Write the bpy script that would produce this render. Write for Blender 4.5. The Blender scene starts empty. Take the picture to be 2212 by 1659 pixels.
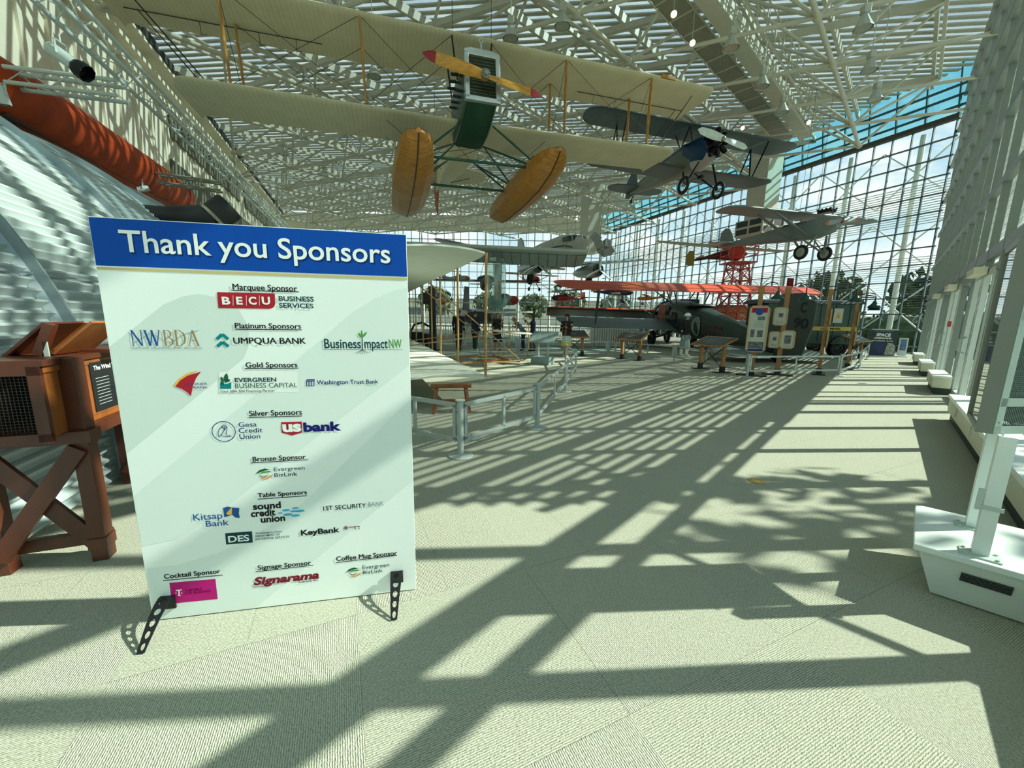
import bpy, math, random
from mathutils import Vector, Matrix, Euler
random.seed(7)
R = math.radians
C = bpy.context.scene.collection
SC = bpy.context.scene

# ---------------------------------------------------------------- camera
EYE = 1.46
PITCH, ROLL, FPX = R(9.8), R(1.0), 830.0
_f = Vector((0, math.cos(PITCH), -math.sin(PITCH)))
_r0 = Vector((1, 0, 0)); _u0 = _r0.cross(_f)
_r = _r0 * math.cos(ROLL) + _u0 * math.sin(ROLL)
_u = _u0 * math.cos(ROLL) - _r0 * math.sin(ROLL)
EYEP = Vector((0, 0, EYE))
cam_d = bpy.data.cameras.new('camera'); cam = bpy.data.objects.new('camera', cam_d); C.objects.link(cam)
cam_d.sensor_fit = 'HORIZONTAL'; cam_d.sensor_width = 36.0; cam_d.lens = 36.0 * FPX / 2212.0
cam_d.clip_start = 0.05; cam_d.clip_end = 600
cam.matrix_world = Matrix(((_r.x, _u.x, -_f.x, 0), (_r.y, _u.y, -_f.y, 0), (_r.z, _u.z, -_f.z, EYE), (0, 0, 0, 1)))
SC.camera = cam
# ---------------------------------------------------------------- light
SUN_AZ, SUN_EL = R(86), R(36.4)
SUN = Vector((math.cos(SUN_EL) * math.sin(SUN_AZ), math.cos(SUN_EL) * math.cos(SUN_AZ), math.sin(SUN_EL)))
sun_d = bpy.data.lights.new('sun', 'SUN'); sun = bpy.data.objects.new('sun', sun_d); C.objects.link(sun)
sun_d.energy = 9.5; sun_d.angle = R(0.55); sun_d.color = (1.0, 0.93, 0.83)
sun.rotation_euler = SUN.to_track_quat('Z', 'Y').to_euler()
sun.location = (30, 2, 30)
world = bpy.data.worlds.new('sky'); SC.world = world; world.use_nodes = True
_n = world.node_tree.nodes; _l = world.node_tree.links; _n.clear()
wo = _n.new('ShaderNodeOutputWorld'); wb = _n.new('ShaderNodeBackground')
tc = _n.new('ShaderNodeTexCoord'); mp = _n.new('ShaderNodeMapping'); mp.inputs['Scale'].default_value = (2.2, 2.2, 5.0)
nz = _n.new('ShaderNodeTexNoise'); nz.inputs['Scale'].default_value = 2.6; nz.inputs['Detail'].default_value = 7; nz.inputs['Roughness'].default_value = 0.6
cr = _n.new('ShaderNodeValToRGB'); cr.color_ramp.elements[0].position = 0.44; cr.color_ramp.elements[1].position = 0.60
sx = _n.new('ShaderNodeSeparateXYZ'); gr = _n.new('ShaderNodeValToRGB')
gr.color_ramp.elements[0].position = 0.0; gr.color_ramp.elements[0].color = (0.78, 0.92, 0.92, 1)
gr.color_ramp.elements[1].position = 0.55; gr.color_ramp.elements[1].color = (0.24, 0.52, 0.78, 1)
mx = _n.new('ShaderNodeMix'); mx.data_type = 'RGBA'; mx.inputs['B'].default_value = (0.98, 1.0, 0.97, 1)
_l.new(tc.outputs['Generated'], mp.inputs['Vector']); _l.new(mp.outputs['Vector'], nz.inputs['Vector'])
_l.new(nz.outputs['Fac'], cr.inputs['Fac']); _l.new(tc.outputs['Generated'], sx.inputs['Vector'])
_l.new(sx.outputs['Z'], gr.inputs['Fac']); _l.new(cr.outputs['Color'], mx.inputs['Factor'])
_l.new(gr.outputs['Color'], mx.inputs['A']); _l.new(mx.outputs['Result'], wb.inputs['Color'])
_l.new(wb.outputs['Background'], wo.inputs['Surface'])
wb.inputs['Strength'].default_value = 1.08
SC.view_settings.view_transform = 'Standard'; SC.view_settings.look = 'None'
SC.view_settings.gamma = 1.0; SC.view_settings.use_curve_mapping = False
SC.view_settings.exposure = 0.1
SC.cycles.max_bounces = 10; SC.cycles.transparent_max_bounces = 24; SC.cycles.diffuse_bounces = 5
SC.cycles.caustics_reflective = False; SC.cycles.caustics_refractive = False
SC.cycles.sample_clamp_indirect = 6.0
SC.cycles.use_denoising = True

# ---------------------------------------------------------------- measuring
def ray(px, py):
    return _f + _r * ((px - 1106) / FPX) - _u * ((py - 829.5) / FPX)
def floor_at(px, py, z=0.0):
    d = ray(px, py); return EYEP + d * ((z - EYE) / d.z)
def at_y(px, py, y):
    d = ray(px, py); return EYEP + d * (y / d.y)
def over(px, py, P):
    d = ray(px, py); s = math.hypot(P[0], P[1]) / math.hypot(d.x, d.y); return EYEP + d * s
def on_plane(px, py, P, N):
    d = ray(px, py); N = Vector(N); return EYEP + d * ((Vector(P) - EYEP).dot(N) / d.dot(N))
# ---------------------------------------------------------------- materials
MATS = {}
def mat(name, col, rough=0.6, metal=0.0, var=0.08, scale=6.0, bump=0.0, emit=0.0, col2=None, coords='Object', spec=0.5, stretch=(1, 1, 1), detail=4):
    if name in MATS: return MATS[name]
    m = bpy.data.materials.new(name); m.use_nodes = True
    n, l = m.node_tree.nodes, m.node_tree.links
    b = n['Principled BSDF']; b.inputs['Roughness'].default_value = rough; b.inputs['Metallic'].default_value = metal
    b.inputs['Specular IOR Level'].default_value = spec
    t = n.new('ShaderNodeTexCoord'); mp = n.new('ShaderNodeMapping'); mp.inputs['Scale'].default_value = stretch
    z = n.new('ShaderNodeTexNoise')
    z.inputs['Scale'].default_value = scale; z.inputs['Detail'].default_value = detail
    l.new(t.outputs[coords], mp.inputs['Vector']); l.new(mp.outputs['Vector'], z.inputs['Vector'])
    r = n.new('ShaderNodeValToRGB'); r.color_ramp.elements[0].position = 0.3; r.color_ramp.elements[1].position = 0.7
    c2 = col2 or tuple(c * (1 - var) for c in col); c1 = col if col2 else tuple(min(1, c * (1 + var)) for c in col)
    r.color_ramp.elements[0].color = (*c2, 1); r.color_ramp.elements[1].color = (*c1, 1)
    l.new(z.outputs['Fac'], r.inputs['Fac']); l.new(r.outputs['Color'], b.inputs['Base Color'])
    if bump:
        bp = n.new('ShaderNodeBump'); bp.inputs['Strength'].default_value = bump; bp.inputs['Distance'].default_value = 0.01
        l.new(z.outputs['Fac'], bp.inputs['Height']); l.new(bp.outputs['Normal'], b.inputs['Normal'])
    if emit:
        b.inputs['Emission Color'].default_value = (*col, 1); b.inputs['Emission Strength'].default_value = emit
    MATS[name] = m; return m
def glass(name, tint, gloss=0.08, rough=0.02, graze=.55, milk=0.0):
    if name in MATS: return MATS[name]
    m = bpy.data.materials.new(name); m.use_nodes = True
    n, l = m.node_tree.nodes, m.node_tree.links; n.clear()
    o = n.new('ShaderNodeOutputMaterial'); tr = n.new('ShaderNodeBsdfTransparent'); gl = n.new('ShaderNodeBsdfGlossy')
    z = n.new('ShaderNodeTexNoise'); z.inputs['Scale'].default_value = 0.6
    r = n.new('ShaderNodeValToRGB'); r.color_ramp.elements[0].color = (*[t * 0.96 for t in tint], 1); r.color_ramp.elements[1].color = (*tint, 1)
    l.new(z.outputs['Fac'], r.inputs['Fac']); l.new(r.outputs['Color'], tr.inputs['Color'])
    gl.inputs['Roughness'].default_value = rough; gl.inputs['Color'].default_value = (0.9, 1, 0.97, 1)
    fr = n.new('ShaderNodeLayerWeight'); fr.inputs['Blend'].default_value = 0.5
    pw = n.new('ShaderNodeMath'); pw.operation = 'POWER'; pw.inputs[1].default_value = 4.0; l.new(fr.outputs['Facing'], pw.inputs[0])
    ma = n.new('ShaderNodeMath'); ma.operation = 'MULTIPLY_ADD'; ma.inputs[1].default_value = graze; ma.inputs[2].default_value = gloss * .5; l.new(pw.outputs['Value'], ma.inputs[0])
    mix = n.new('ShaderNodeMixShader')
    body_ = tr.outputs['BSDF']
    if milk:
        tl_ = n.new('ShaderNodeBsdfTranslucent'); tl_.inputs['Color'].default_value = (0.9, 0.95, 0.9, 1); m2 = n.new('ShaderNodeMixShader'); m2.inputs['Fac'].default_value = milk
        l.new(tr.outputs['BSDF'], m2.inputs[1]); l.new(tl_.outputs['BSDF'], m2.inputs[2]); body_ = m2.outputs['Shader']
    l.new(ma.outputs['Value'], mix.inputs['Fac']); l.new(body_, mix.inputs[1]); l.new(gl.outputs['BSDF'], mix.inputs[2])
    l.new(mix.outputs['Shader'], o.inputs['Surface'])
    MATS[name] = m; return m

# ---------------------------------------------------------------- mesh building
class MB:
    def __init__(s): s.v = []; s.f = []; s.mi = []; s.cur = 0
    def add(s, vs, fs):
        b = len(s.v); s.v += [tuple(p) for p in vs]; s.f += [tuple(i + b for i in f) for f in fs]; s.mi += [s.cur] * len(fs); return s
    def box(s, c, d, M=None, taper=1.0):
        c = Vector(c); M = M or Matrix.Identity(3)
        vs = []
        for z in (-.5, .5):
            k = taper if z > 0 else 1.0
            for x, y in ((-.5, -.5), (.5, -.5), (.5, .5), (-.5, .5)):
                vs.append(c + M @ Vector((x * d[0] * k, y * d[1] * k, z * d[2])))
        return s.add(vs, [(3, 2, 1, 0), (4, 5, 6, 7), (0, 1, 5, 4), (1, 2, 6, 5), (2, 3, 7, 6), (3, 0, 4, 7)])
    def bar(s, a, b, w, h=None, up=(0, 0, 1)):
        a, b = Vector(a), Vector(b); d = b - a; L = d.length
        if L < 1e-6: return s
        d.normalize(); up = Vector(up)
        if abs(d.dot(up)) > .98: up = Vector((0, 1, 0)) if abs(d.y) < .9 else Vector((1, 0, 0))
        x = d.cross(up).normalized(); z = x.cross(d)
        M = Matrix((x, d, z)).transposed()
        return s.box((a + b) / 2, (w, L, h or w), M)
    def ring(s, c, x, y, r, n, ry=None):
        ry = r if ry is None else ry
        return [Vector(c) + x * (r * math.cos(2 * math.pi * i / n)) + y * (ry * math.sin(2 * math.pi * i / n)) for i in range(n)]
    def loft(s, rings, cap=True, close=False):
        n = len(rings[0]); vs = [p for q in rings for p in q]; fs = []
        m = len(rings)
        for k in range(m if close else m - 1):
            a, b = k * n, ((k + 1) % m) * n
            for i in range(n): fs.append((a + i, a + (i + 1) % n, b + (i + 1) % n, b + i))
        if cap and not close: fs.append(tuple(range(n - 1, -1, -1))); fs.append(tuple(range((m - 1) * n, m * n)))
        return s.add(vs, fs)
    def tube(s, a, b, r, r2=None, n=8, cap=True):
        a, b = Vector(a), Vector(b); d = b - a
        if d.length < 1e-6: return s
        d.normalize(); up = Vector((0, 0, 1)) if abs(d.z) < .95 else Vector((1, 0, 0))
        x = d.cross(up).normalized(); y = x.cross(d) * -1
        return s.loft([s.ring(a, x, y, r, n), s.ring(b, x, y, r if r2 is None else r2, n)], cap)
    def path(s, pts, r, n=8, flat=None):
        pts = [Vector(p) for p in pts]; rings = []
        up = Vector((0, 0, 1))
        for i, p in enumerate(pts):
            d = (pts[min(i + 1, len(pts) - 1)] - pts[max(i - 1, 0)]).normalized()
            u = up if abs(d.dot(up)) < .95 else Vector((0, 1, 0.01))
            x = d.cross(u).normalized(); y = x.cross(d) * -1
            q = r[i] if isinstance(r, (list, tuple)) else r
            rings.append(s.ring(p, x, y, q, n, q * flat if flat else None))
        return s.loft(rings)
    def lathe(s, prof, c=(0, 0, 0), axis=(0, 0, 1), n=16, cap=True, sx=1, sy=1):
        c = Vector(c); d = Vector(axis).normalized(); up = Vector((0, 0, 1)) if abs(d.z) < .95 else Vector((1, 0, 0))
        x = d.cross(up).normalized(); y = d.cross(x)
        return s.loft([s.ring(c + d * h, x, y, max(r, 1e-4) * sx, n, max(r, 1e-4) * sy) for r, h in prof], cap)
    def torus(s, c, axis, Rr, r, n=24, m=8):
        c = Vector(c); d = Vector(axis).normalized(); up = Vector((0, 0, 1)) if abs(d.z) < .95 else Vector((1, 0, 0))
        x = d.cross(up).normalized(); y = d.cross(x); rings = []
        for i in range(n):
            a = 2 * math.pi * i / n; e = x * math.cos(a) + y * math.sin(a)
            rings.append([c + e * (Rr + r * math.cos(2 * math.pi * j / m)) + d * (r * math.sin(2 * math.pi * j / m)) for j in range(m)])
        return s.loft(rings, False, True)
    def prism(s, poly, O, X, Y, t):
        """poly 2-D in frame (O, X, Y); extruded by vector t"""
        O, X, Y, t = Vector(O), Vector(X), Vector(Y), Vector(t); n = len(poly)
        a = [O + X * p[0] + Y * p[1] for p in poly]; b = [p + t for p in a]
        return s.add(a + b, [tuple(range(n - 1, -1, -1)), tuple(range(n, 2 * n))] + [(i, (i + 1) % n, n + (i + 1) % n, n + i) for i in range(n)])
    def ball(s, c, r, n=12, m=8, sc=(1, 1, 1)):
        rings = []
        for k in range(m + 1):
            t = math.pi * k / m; rings.append([Vector(c) + Vector((sc[0] * max(math.sin(t), 1e-3) * r * math.cos(2 * math.pi * i / n), sc[1] * max(math.sin(t), 1e-3) * r * math.sin(2 * math.pi * i / n), -sc[2] * r * math.cos(t))) for i in range(n)])
        return s.loft(rings)
    def quad(s, *p): return s.add(p, [tuple(range(len(p)))])
    def build(s, name, m, parent=None, smooth=False, kind=None, bevel=0):
        me = bpy.data.meshes.new(name); me.from_pydata(s.v, [], s.f)
        for q in (m if isinstance(m, (list, tuple)) else [m]): me.materials.append(q)
        if s.cur: me.polygons.foreach_set('material_index', s.mi)
        me.update()
        if smooth:
            me.polygons.foreach_set('use_smooth', [True] * len(me.polygons))
            try: me.set_sharp_from_angle(angle=R(40))
            except Exception: pass
        o = bpy.data.objects.new(name, me); C.objects.link(o)
        if parent is not None: o.parent = parent
        if kind: o['kind'] = kind
        if bevel:
            b = o.modifiers.new('bevel', 'BEVEL'); b.width = bevel; b.segments = 2; b.limit_method = 'ANGLE'
        return o
def tag(o, label, cat, group=None):
    o['label'] = label; o['category'] = cat
    if group: o['group'] = group
    return o
def thing(name, label, cat, loc=(0, 0, 0), rot=(0, 0, 0), group=None, scale=1.0, order='XYZ'):
    o = bpy.data.objects.new(name, None); C.objects.link(o); o.location = loc
    o.rotation_mode = order; o.rotation_euler = rot; o.scale = (scale,) * 3; o.empty_display_size = .1
    return tag(o, label, cat, group)
def children(o): return [c for c in bpy.data.objects if c.parent == o]
KIDS = {}
def dup(root, loc, rot, label=None, group=None, scale=None):
    def cp(o, par):
        c = o.copy(); C.objects.link(c)
        if par: c.parent = par
        for k in KIDS.setdefault(o.name, children(o)): cp(k, c)
        return c
    r = cp(root, None); r.location = loc; r.rotation_euler = rot
    if scale: r.scale = (scale,) * 3
    if label: r['label'] = label
    if group: r['group'] = group
    return r
def frame3(x, y, z): return Matrix((Vector(x), Vector(y), Vector(z))).transposed()

# hall axes: HU runs along the far and left walls, HV across; the right wall runs along WD
HU = Vector((math.sin(R(-21.4)), math.cos(R(-21.4)), 0)); HV = Vector((HU.y, -HU.x, 0))
W0 = Vector((4.74, 3.71, 0)); WD = Vector((math.sin(R(43.9)), math.cos(R(43.9)), 0)); WN = Vector((WD.y, -WD.x, 0))
def UV(u, v, z=0): return HU * u + HV * v + Vector((0, 0, z))
def WP(s, z=0, off=0.0): return W0 + WD * s + WN * off + Vector((0, 0, z))
UP = Vector((0, 0, 1))
# ================================================================ the hall
VF, VL, YE, ZT, ZR = 25.33, -7.8, 44.2, 10.65, 12.3
GO = 0.35                                    # the glass of the right wall stands this far behind the cabinet fronts
cA = WP((VF - W0.dot(HV)) / WD.dot(HV), 0, GO); S_A = (cA - W0).dot(WD)
S_L = (VL - WP(0, 0, GO).dot(HV)) / WD.dot(HV); cL = WP(S_L, 0, GO)
U_B = 37.6; cB = UV(U_B, VF); cD = Vector(((VL - YE * HV.y) / HV.x, YE, 0)); cB = Vector((cB.x, YE, 0))
U_A = cA.dot(HU); U_L = cL.dot(HU)
white_metal = mat('painted white metal', (0.62, 0.68, 0.64), 0.4, 0, 0.04)
grey_metal = mat('satin grey aluminium', (0.40, 0.44, 0.42), 0.42, 0.25, 0.06)
beam_paint = mat('cream truss paint', (0.54, 0.525, 0.42), 0.5, 0, 0.05)
dark_mullion = mat('dark blue grey mullion', (0.10, 0.16, 0.18), 0.5, 0.2, 0.1)

def carpet_mat():
    m = bpy.data.materials.new('ribbed carpet tile'); m.use_nodes = True
    n, l = m.node_tree.nodes, m.node_tree.links; b = n['Principled BSDF']; b.inputs['Roughness'].default_value = 0.95
    b.inputs['Specular IOR Level'].default_value = 0.1
    t = n.new('ShaderNodeTexCoord'); mp = n.new('ShaderNodeMapping'); mp.inputs['Rotation'].default_value = (0, 0, R(-24))
    l.new(t.outputs['Object'], mp.inputs['Vector'])
    def wave(rot, sc):
        w = n.new('ShaderNodeTexWave'); w.wave_type = 'BANDS'; w.bands_direction = rot; w.inputs['Scale'].default_value = sc
        w.inputs['Distortion'].default_value = 3.2; w.inputs['Detail'].default_value = 3; w.inputs['Detail Scale'].default_value = 2.6
        l.new(mp.outputs['Vector'], w.inputs['Vector']); return w
    wx, wy = wave('X', 40), wave('Y', 40)
    ck = n.new('ShaderNodeTexChecker'); ck.inputs['Scale'].default_value = 1.09; ck.inputs['Color1'].default_value = (1, 1, 1, 1); ck.inputs['Color2'].default_value = (0, 0, 0, 1)
    l.new(mp.outputs['Vector'], ck.inputs['Vector'])
    mx = n.new('ShaderNodeMix'); mx.data_type = 'FLOAT'
    l.new(ck.outputs['Fac'], mx.inputs['Factor']); l.new(wx.outputs['Fac'], mx.inputs['A']); l.new(wy.outputs['Fac'], mx.inputs['B'])
    nz = n.new('ShaderNodeTexNoise'); nz.inputs['Scale'].default_value = 120; nz.inputs['Detail'].default_value = 3; l.new(t.outputs['Object'], nz.inputs['Vector'])
    ad = n.new('ShaderNodeMath'); ad.operation = 'MULTIPLY_ADD'; ad.inputs[1].default_value = 0.50; l.new(mx.outputs['Result'], ad.inputs[0]); l.new(nz.outputs['Fac'], ad.inputs[2])
    r = n.new('ShaderNodeValToRGB'); e = r.color_ramp.elements
    e[0].position = 0.38; e[0].color = (0.235, 0.25, 0.19, 1); e[1].position = 1.0; e[1].color = (0.56, 0.58, 0.47, 1)
    l.new(ad.outputs['Value'], r.inputs['Fac'])
    n2 = n.new('ShaderNodeTexNoise'); n2.inputs['Scale'].default_value = 0.7; l.new(t.outputs['Object'], n2.inputs['Vector'])
    r2 = n.new('ShaderNodeValToRGB'); r2.color_ramp.elements[0].color = (0.9, 0.9, 0.9, 1); r2.color_ramp.elements[1].color = (1, 1, 1, 1); l.new(n2.outputs['Fac'], r2.inputs['Fac'])
    mu = n.new('ShaderNodeMix'); mu.data_type = 'RGBA'; mu.blend_type = 'MULTIPLY'; mu.inputs['Factor'].default_value = 1
    l.new(r.outputs['Color'], mu.inputs['A']); l.new(r2.outputs['Color'], mu.inputs['B'])
    # thin seams between the tiles
    br = n.new('ShaderNodeTexBrick'); br.offset = 0.5; br.inputs['Scale'].default_value = 1.09; br.inputs['Mortar Size'].default_value = 0.0022
    br.inputs['Brick Width'].default_value = 1.0; br.inputs['Row Height'].default_value = 1.0
    br.inputs['Color1'].default_value = br.inputs['Color2'].default_value = (1, 1, 1, 1); br.inputs['Mortar'].default_value = (0.74, 0.74, 0.74, 1)
    l.new(mp.outputs['Vector'], br.inputs['Vector'])
    m3 = n.new('ShaderNodeMix'); m3.data_type = 'RGBA'; m3.blend_type = 'MULTIPLY'; m3.inputs['Factor'].default_value = 1
    l.new(mu.outputs['Result'], m3.inputs['A']); l.new(br.outputs['Color'], m3.inputs['B']); l.new(m3.outputs['Result'], b.inputs['Base Color'])
    bp = n.new('ShaderNodeBump'); bp.inputs['Strength'].default_value = 0.7; bp.inputs['Distance'].default_value = 0.006
    l.new(ad.outputs['Value'], bp.inputs['Height']); l.new(bp.outputs['Normal'], b.inputs['Normal'])
    return m
b = MB(); b.quad(cL, cA, cB, cD); b.build('floor', carpet_mat(), kind='structure')

# ---- left wall: tall cream panels with reveals
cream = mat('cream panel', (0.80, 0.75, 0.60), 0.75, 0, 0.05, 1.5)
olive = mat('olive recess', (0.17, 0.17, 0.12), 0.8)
b = MB(); u0, u1 = U_L, cD.dot(HU)
b.box(UV((u0 + u1) / 2, VL - .15, ZR / 2), (u1 - u0, .3, ZR), frame3(HU, HV * -1, UP))
wl = b.build('wall_left', cream, kind='structure')
b = MB()
k = u0 + .4
while k < u1:
    b.box(UV(k, VL + .03, 5.8), (.16, .1, 11.6), frame3(HU, HV * -1, UP)); k += 1.15
b.build('panel_rib', cream, wl, kind='structure')
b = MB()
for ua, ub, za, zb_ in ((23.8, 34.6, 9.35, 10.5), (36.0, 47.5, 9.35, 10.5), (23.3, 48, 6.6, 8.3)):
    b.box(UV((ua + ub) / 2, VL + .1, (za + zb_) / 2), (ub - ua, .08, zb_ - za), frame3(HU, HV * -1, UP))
b.build('recess_shade', olive, wl, kind='structure')  # raised dark slabs; the shade of the wall recesses is put into their colour
b = MB()
for z, o in ((11.2, .35), (11.75, .6), (10.6, .2)): b.box(UV((u0 + u1) / 2, VL + o / 2, z), (u1 - u0, o, .16), frame3(HU, HV * -1, UP))
b.build('trim_1', cream, kind='structure')
b = MB(); k = u0 + 3
while k < u1 - 1:
    b.box(UV(k, VL + .35, 11.98), (1.0, .6, .34), frame3(HU, HV * -1, UP)); k += 1.45
b.build('trim_2', mat('dark cornice block', (0.05, 0.05, 0.045), 0.8), kind='structure')

# ---- right wall: sill cabinets are things; glass, mullions, transoms, outer louvres
b = MB()
ss = [-14.6 + 0]; s = -2.70 - 1.35 * 8
mull = []
while s < S_A - .2:
    mull.append(s); s += 1.35
for s in mull:
    near = s < 6
    b.box(WP(s, ZR / 2, GO), (.085, .10, ZR), frame3(WD, WN, UP))
wgrey = mat('window wall grey', (0.22, 0.25, 0.225), 0.45, 0.1, 0.06)
wr = b.build('wall_right', wgrey, kind='structure')
b = MB(); Lr = S_A - S_L; sm = (S_A + S_L) / 2
for z0, z1, d in ((2.64, 2.84, .07), (3.98, 4.12, .10), (5.5, 5.64, .12), (7.0, 7.14, .2), (8.5, 8.64, .2), (10.0, 10.14, .2), (11.5, 11.64, .2)):
    b.box(WP(sm, (z0 + z1) / 2, GO - .01), (Lr, d, z1 - z0), frame3(WD, WN, UP))
b.build('transom', wgrey, wr, kind='structure')
b = MB(); b.box(WP((S_L + 3.2) / 2, 2.375, GO + .02), (3.2 - S_L, .05, .10), frame3(WD, WN, UP))
b.box(WP((3.2 + S_A) / 2, 2.42, GO + .02), (S_A - 3.2, .16, .1), frame3(WD, WN, UP))
b.build('door_header', wgrey, wr, kind='structure')
b = MB(); b.box(WP((S_L + 3.15) / 2, .2, GO + .06), (3.15 - S_L, .12, .4), frame3(WD, WN, UP))
b.box(WP((3.15 + S_A) / 2, .05, GO + .06), (S_A - 3.15, .12, .1), frame3(WD, WN, UP))
b.build('sill_wall', white_metal, wr, kind='structure')
pane = glass('greenish window glass', (0.84, 0.96, 0.90), 0.05, graze=.22)
b = MB(); b.quad(WP(S_L, 0.1, GO + .08), WP(S_A, 0.1, GO + .08), WP(S_A, ZR, GO + .08), WP(S_L, ZR, GO + .08))
b.build('window_1', pane, kind='structure')
lou = mat('louvre blade', (0.60, 0.64, 0.60), 0.5, 0.1)
b = MB(); z = 2.98
while z < 9.9:
    b.box(WP((.19 + S_A) / 2, z, GO + .55), (S_A - .19, .105, .014), frame3(WD, WN, UP)); z += .178
s = .3
while s < S_A:
    b.box(WP(s, 6.4, GO + .55), (.03, .06, 7), frame3(WD, WN, UP)); s += 2.7
b.build('louvre', lou, wr, kind='structure')
# lattice bracing outside the bay beside the first louvres
b = MB()
for a, c in (((.15, 3.0), (1.4, 4.1)), ((.15, 4.1), (1.4, 3.0)), ((-.2, 3.6), (1.9, 3.0)), ((-3.0, .6), (-1.0, 2.6))):
    b.bar(WP(a[0], a[1], GO + .35), WP(c[0], c[1], GO + .35), .06, .05)
b.build('brace', grey_metal, wr, kind='structure')
# doors in the right wall between the cabinets
dn = 0
for s0 in (4.05, 8.1, 12.2):
    dn += 1; b = MB()
    for q in (0, 1):
        a = s0 + q * 1.0
        for zz in (.06, 2.32): b.box(WP(a + .48, zz + .04, GO - .04), (.9, .07, .12), frame3(WD, WN, UP))
        for e in (.05, .91): b.box(WP(a + e, 1.2, GO - .04), (.1, .07, 2.3), frame3(WD, WN, UP))
    d = b.build('door_%d' % dn, white_metal, kind='structure')
    b = MB()
    for q in (.86, 1.1): b.path([WP(s0 + q, .95, GO - .12), WP(s0 + q, 1.0, GO - .2), WP(s0 + q, 1.2, GO - .2), WP(s0 + q, 1.25, GO - .12)], .015, 6)
    b.build('door_handle', grey_metal, d, kind='structure')
    b = MB(); b.box(WP(s0 + .98, 2.40, GO - .17), (.9, .16, .12), frame3(WD, WN, UP)); b.build('door_closer', cream, d, kind='structure')

# ---- far glass wall and its sloped rooflight strip
fm = frame3(HU, HV, UP)
b = MB(); nu = int((U_B - U_A) / .757)
for i in range(nu + 1): b.box(UV(U_A + .1 + i * .757, VF, ZT / 2), (.045, .11, ZT), fm)
wf = b.build('wall_far', dark_mullion, kind='structure')
b = MB(); z = ZT
while z > .3:
    b.box(UV((U_A + U_B) / 2, VF - .01, z), (U_B - U_A, .12, .05 if z < ZT else .12), fm); z -= .79
b.build('transom', dark_mullion, wf, kind='structure')
fp = glass('clear window glass', (0.90, 0.98, 0.96), 0.05)
b = MB(); b.quad(UV(U_A, VF + .03, 0), UV(U_B, VF + .03, 0), UV(U_B, VF + .03, ZT), UV(U_A, VF + .03, ZT)); b.build('window_2', fp, kind='structure')
b = MB()
for z0, z1 in ((6.3, 8.22), (3.92, 4.75)):
    z = z0
    while z < z1: b.box(UV((U_A + U_B) / 2, VF + .32, z), (U_B - U_A, .07, .022), fm); z += .115
z = 2.3
while z < 3.9: b.box(UV((U_A + U_B) / 2, VF + .32, z), (U_B - U_A, .03, .01), fm); z += .115
b.build('louvre', lou, wf, kind='structure')
b = MB()
u = U_A + 1.6; sgn = 1
while u < U_B:
    b.tube(UV(u, VF + .9, -.2), UV(u, VF + .9, ZT), .12, n=10)
    for zc in (2.3, 5.3, 8.9):
        for du in (-1.5, 1.5):
            for dz in (-1.4, 1.4): b.tube(UV(u, VF + .9, zc), UV(u + du, VF + .95, zc + dz), .035, n=6)
    u += 3.03
b.build('outer_column', mat('white steel tube', (0.72, 0.76, 0.70), 0.5), wf, kind='structure')
V2 = VF - .35
teal = glass('teal rooflight glass', (0.34, 0.74, 0.76), 0.06)
b = MB(); b.quad(UV(U_A - 1, VF, ZT + .06), UV(U_B, VF, ZT + .06), UV(U_B, V2 - .05, ZR + .5), UV(U_A - 1, V2 - .05, ZR + .5)); b.build('window_3', teal, kind='structure')
b = MB(); i = 0; nrm = (HV * (ZR - ZT) + UP * .35).normalized(); sl = (HV * -.35 + UP * (ZR - ZT)).normalized()
u = U_A - 1
while u < U_B:
    b.bar(UV(u, VF, ZT), UV(u, V2 - .05, ZR + .45), .06, .12, nrm); u += 1.1
for t in (.27, .52, .76): b.bar(UV(U_A - 1, VF - .35 * t, ZT + (ZR - ZT) * t), UV(U_B, VF - .35 * t, ZT + (ZR - ZT) * t), .05, .1)
b.build('trim_3', mat('dark blue rafter', (0.02, 0.09, 0.13), 0.5), kind='structure')
b = MB(); b.box(UV((U_A + U_B) / 2, VF - .05, ZT + .02), (U_B - U_A, .3, .2), fm); b.build('trim_4', mat('dark brown fascia', (0.05, 0.05, 0.04), 0.7), kind='structure')
# ---- end glass wall
X0, X1 = cD.x, cB.x
b = MB(); i = 0; x = X0
while x < X1: b.box((x, YE, ZT / 2), (.05, .12, ZT)); x += .9
we = b.build('wall_end', dark_mullion, kind='structure')
b = MB(); z = ZT
while z > .3: b.box(((X0 + X1) / 2, YE, z), (X1 - X0, .13, .05)); z -= .85
b.build('transom', dark_mullion, we, kind='structure')
b = MB(); b.quad((X0, YE + .04, 0), (X1, YE + .04, 0), (X1, YE + .04, ZT), (X0, YE + .04, ZT)); b.build('window_4', fp, kind='structure')
b = MB(); x = X0 + 1
while x < X1: b.tube((x, YE + .8, -.2), (x, YE + .8, ZT), .13, n=8); x += 3.6
b.build('outer_column', MATS['white steel tube'], we, kind='structure')
b = MB(); b.box(((X0 + X1) / 2, YE, (ZT + ZR) / 2), (X1 - X0, .2, ZR - ZT)); b.build('trim_5', cream, kind='structure')
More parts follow.
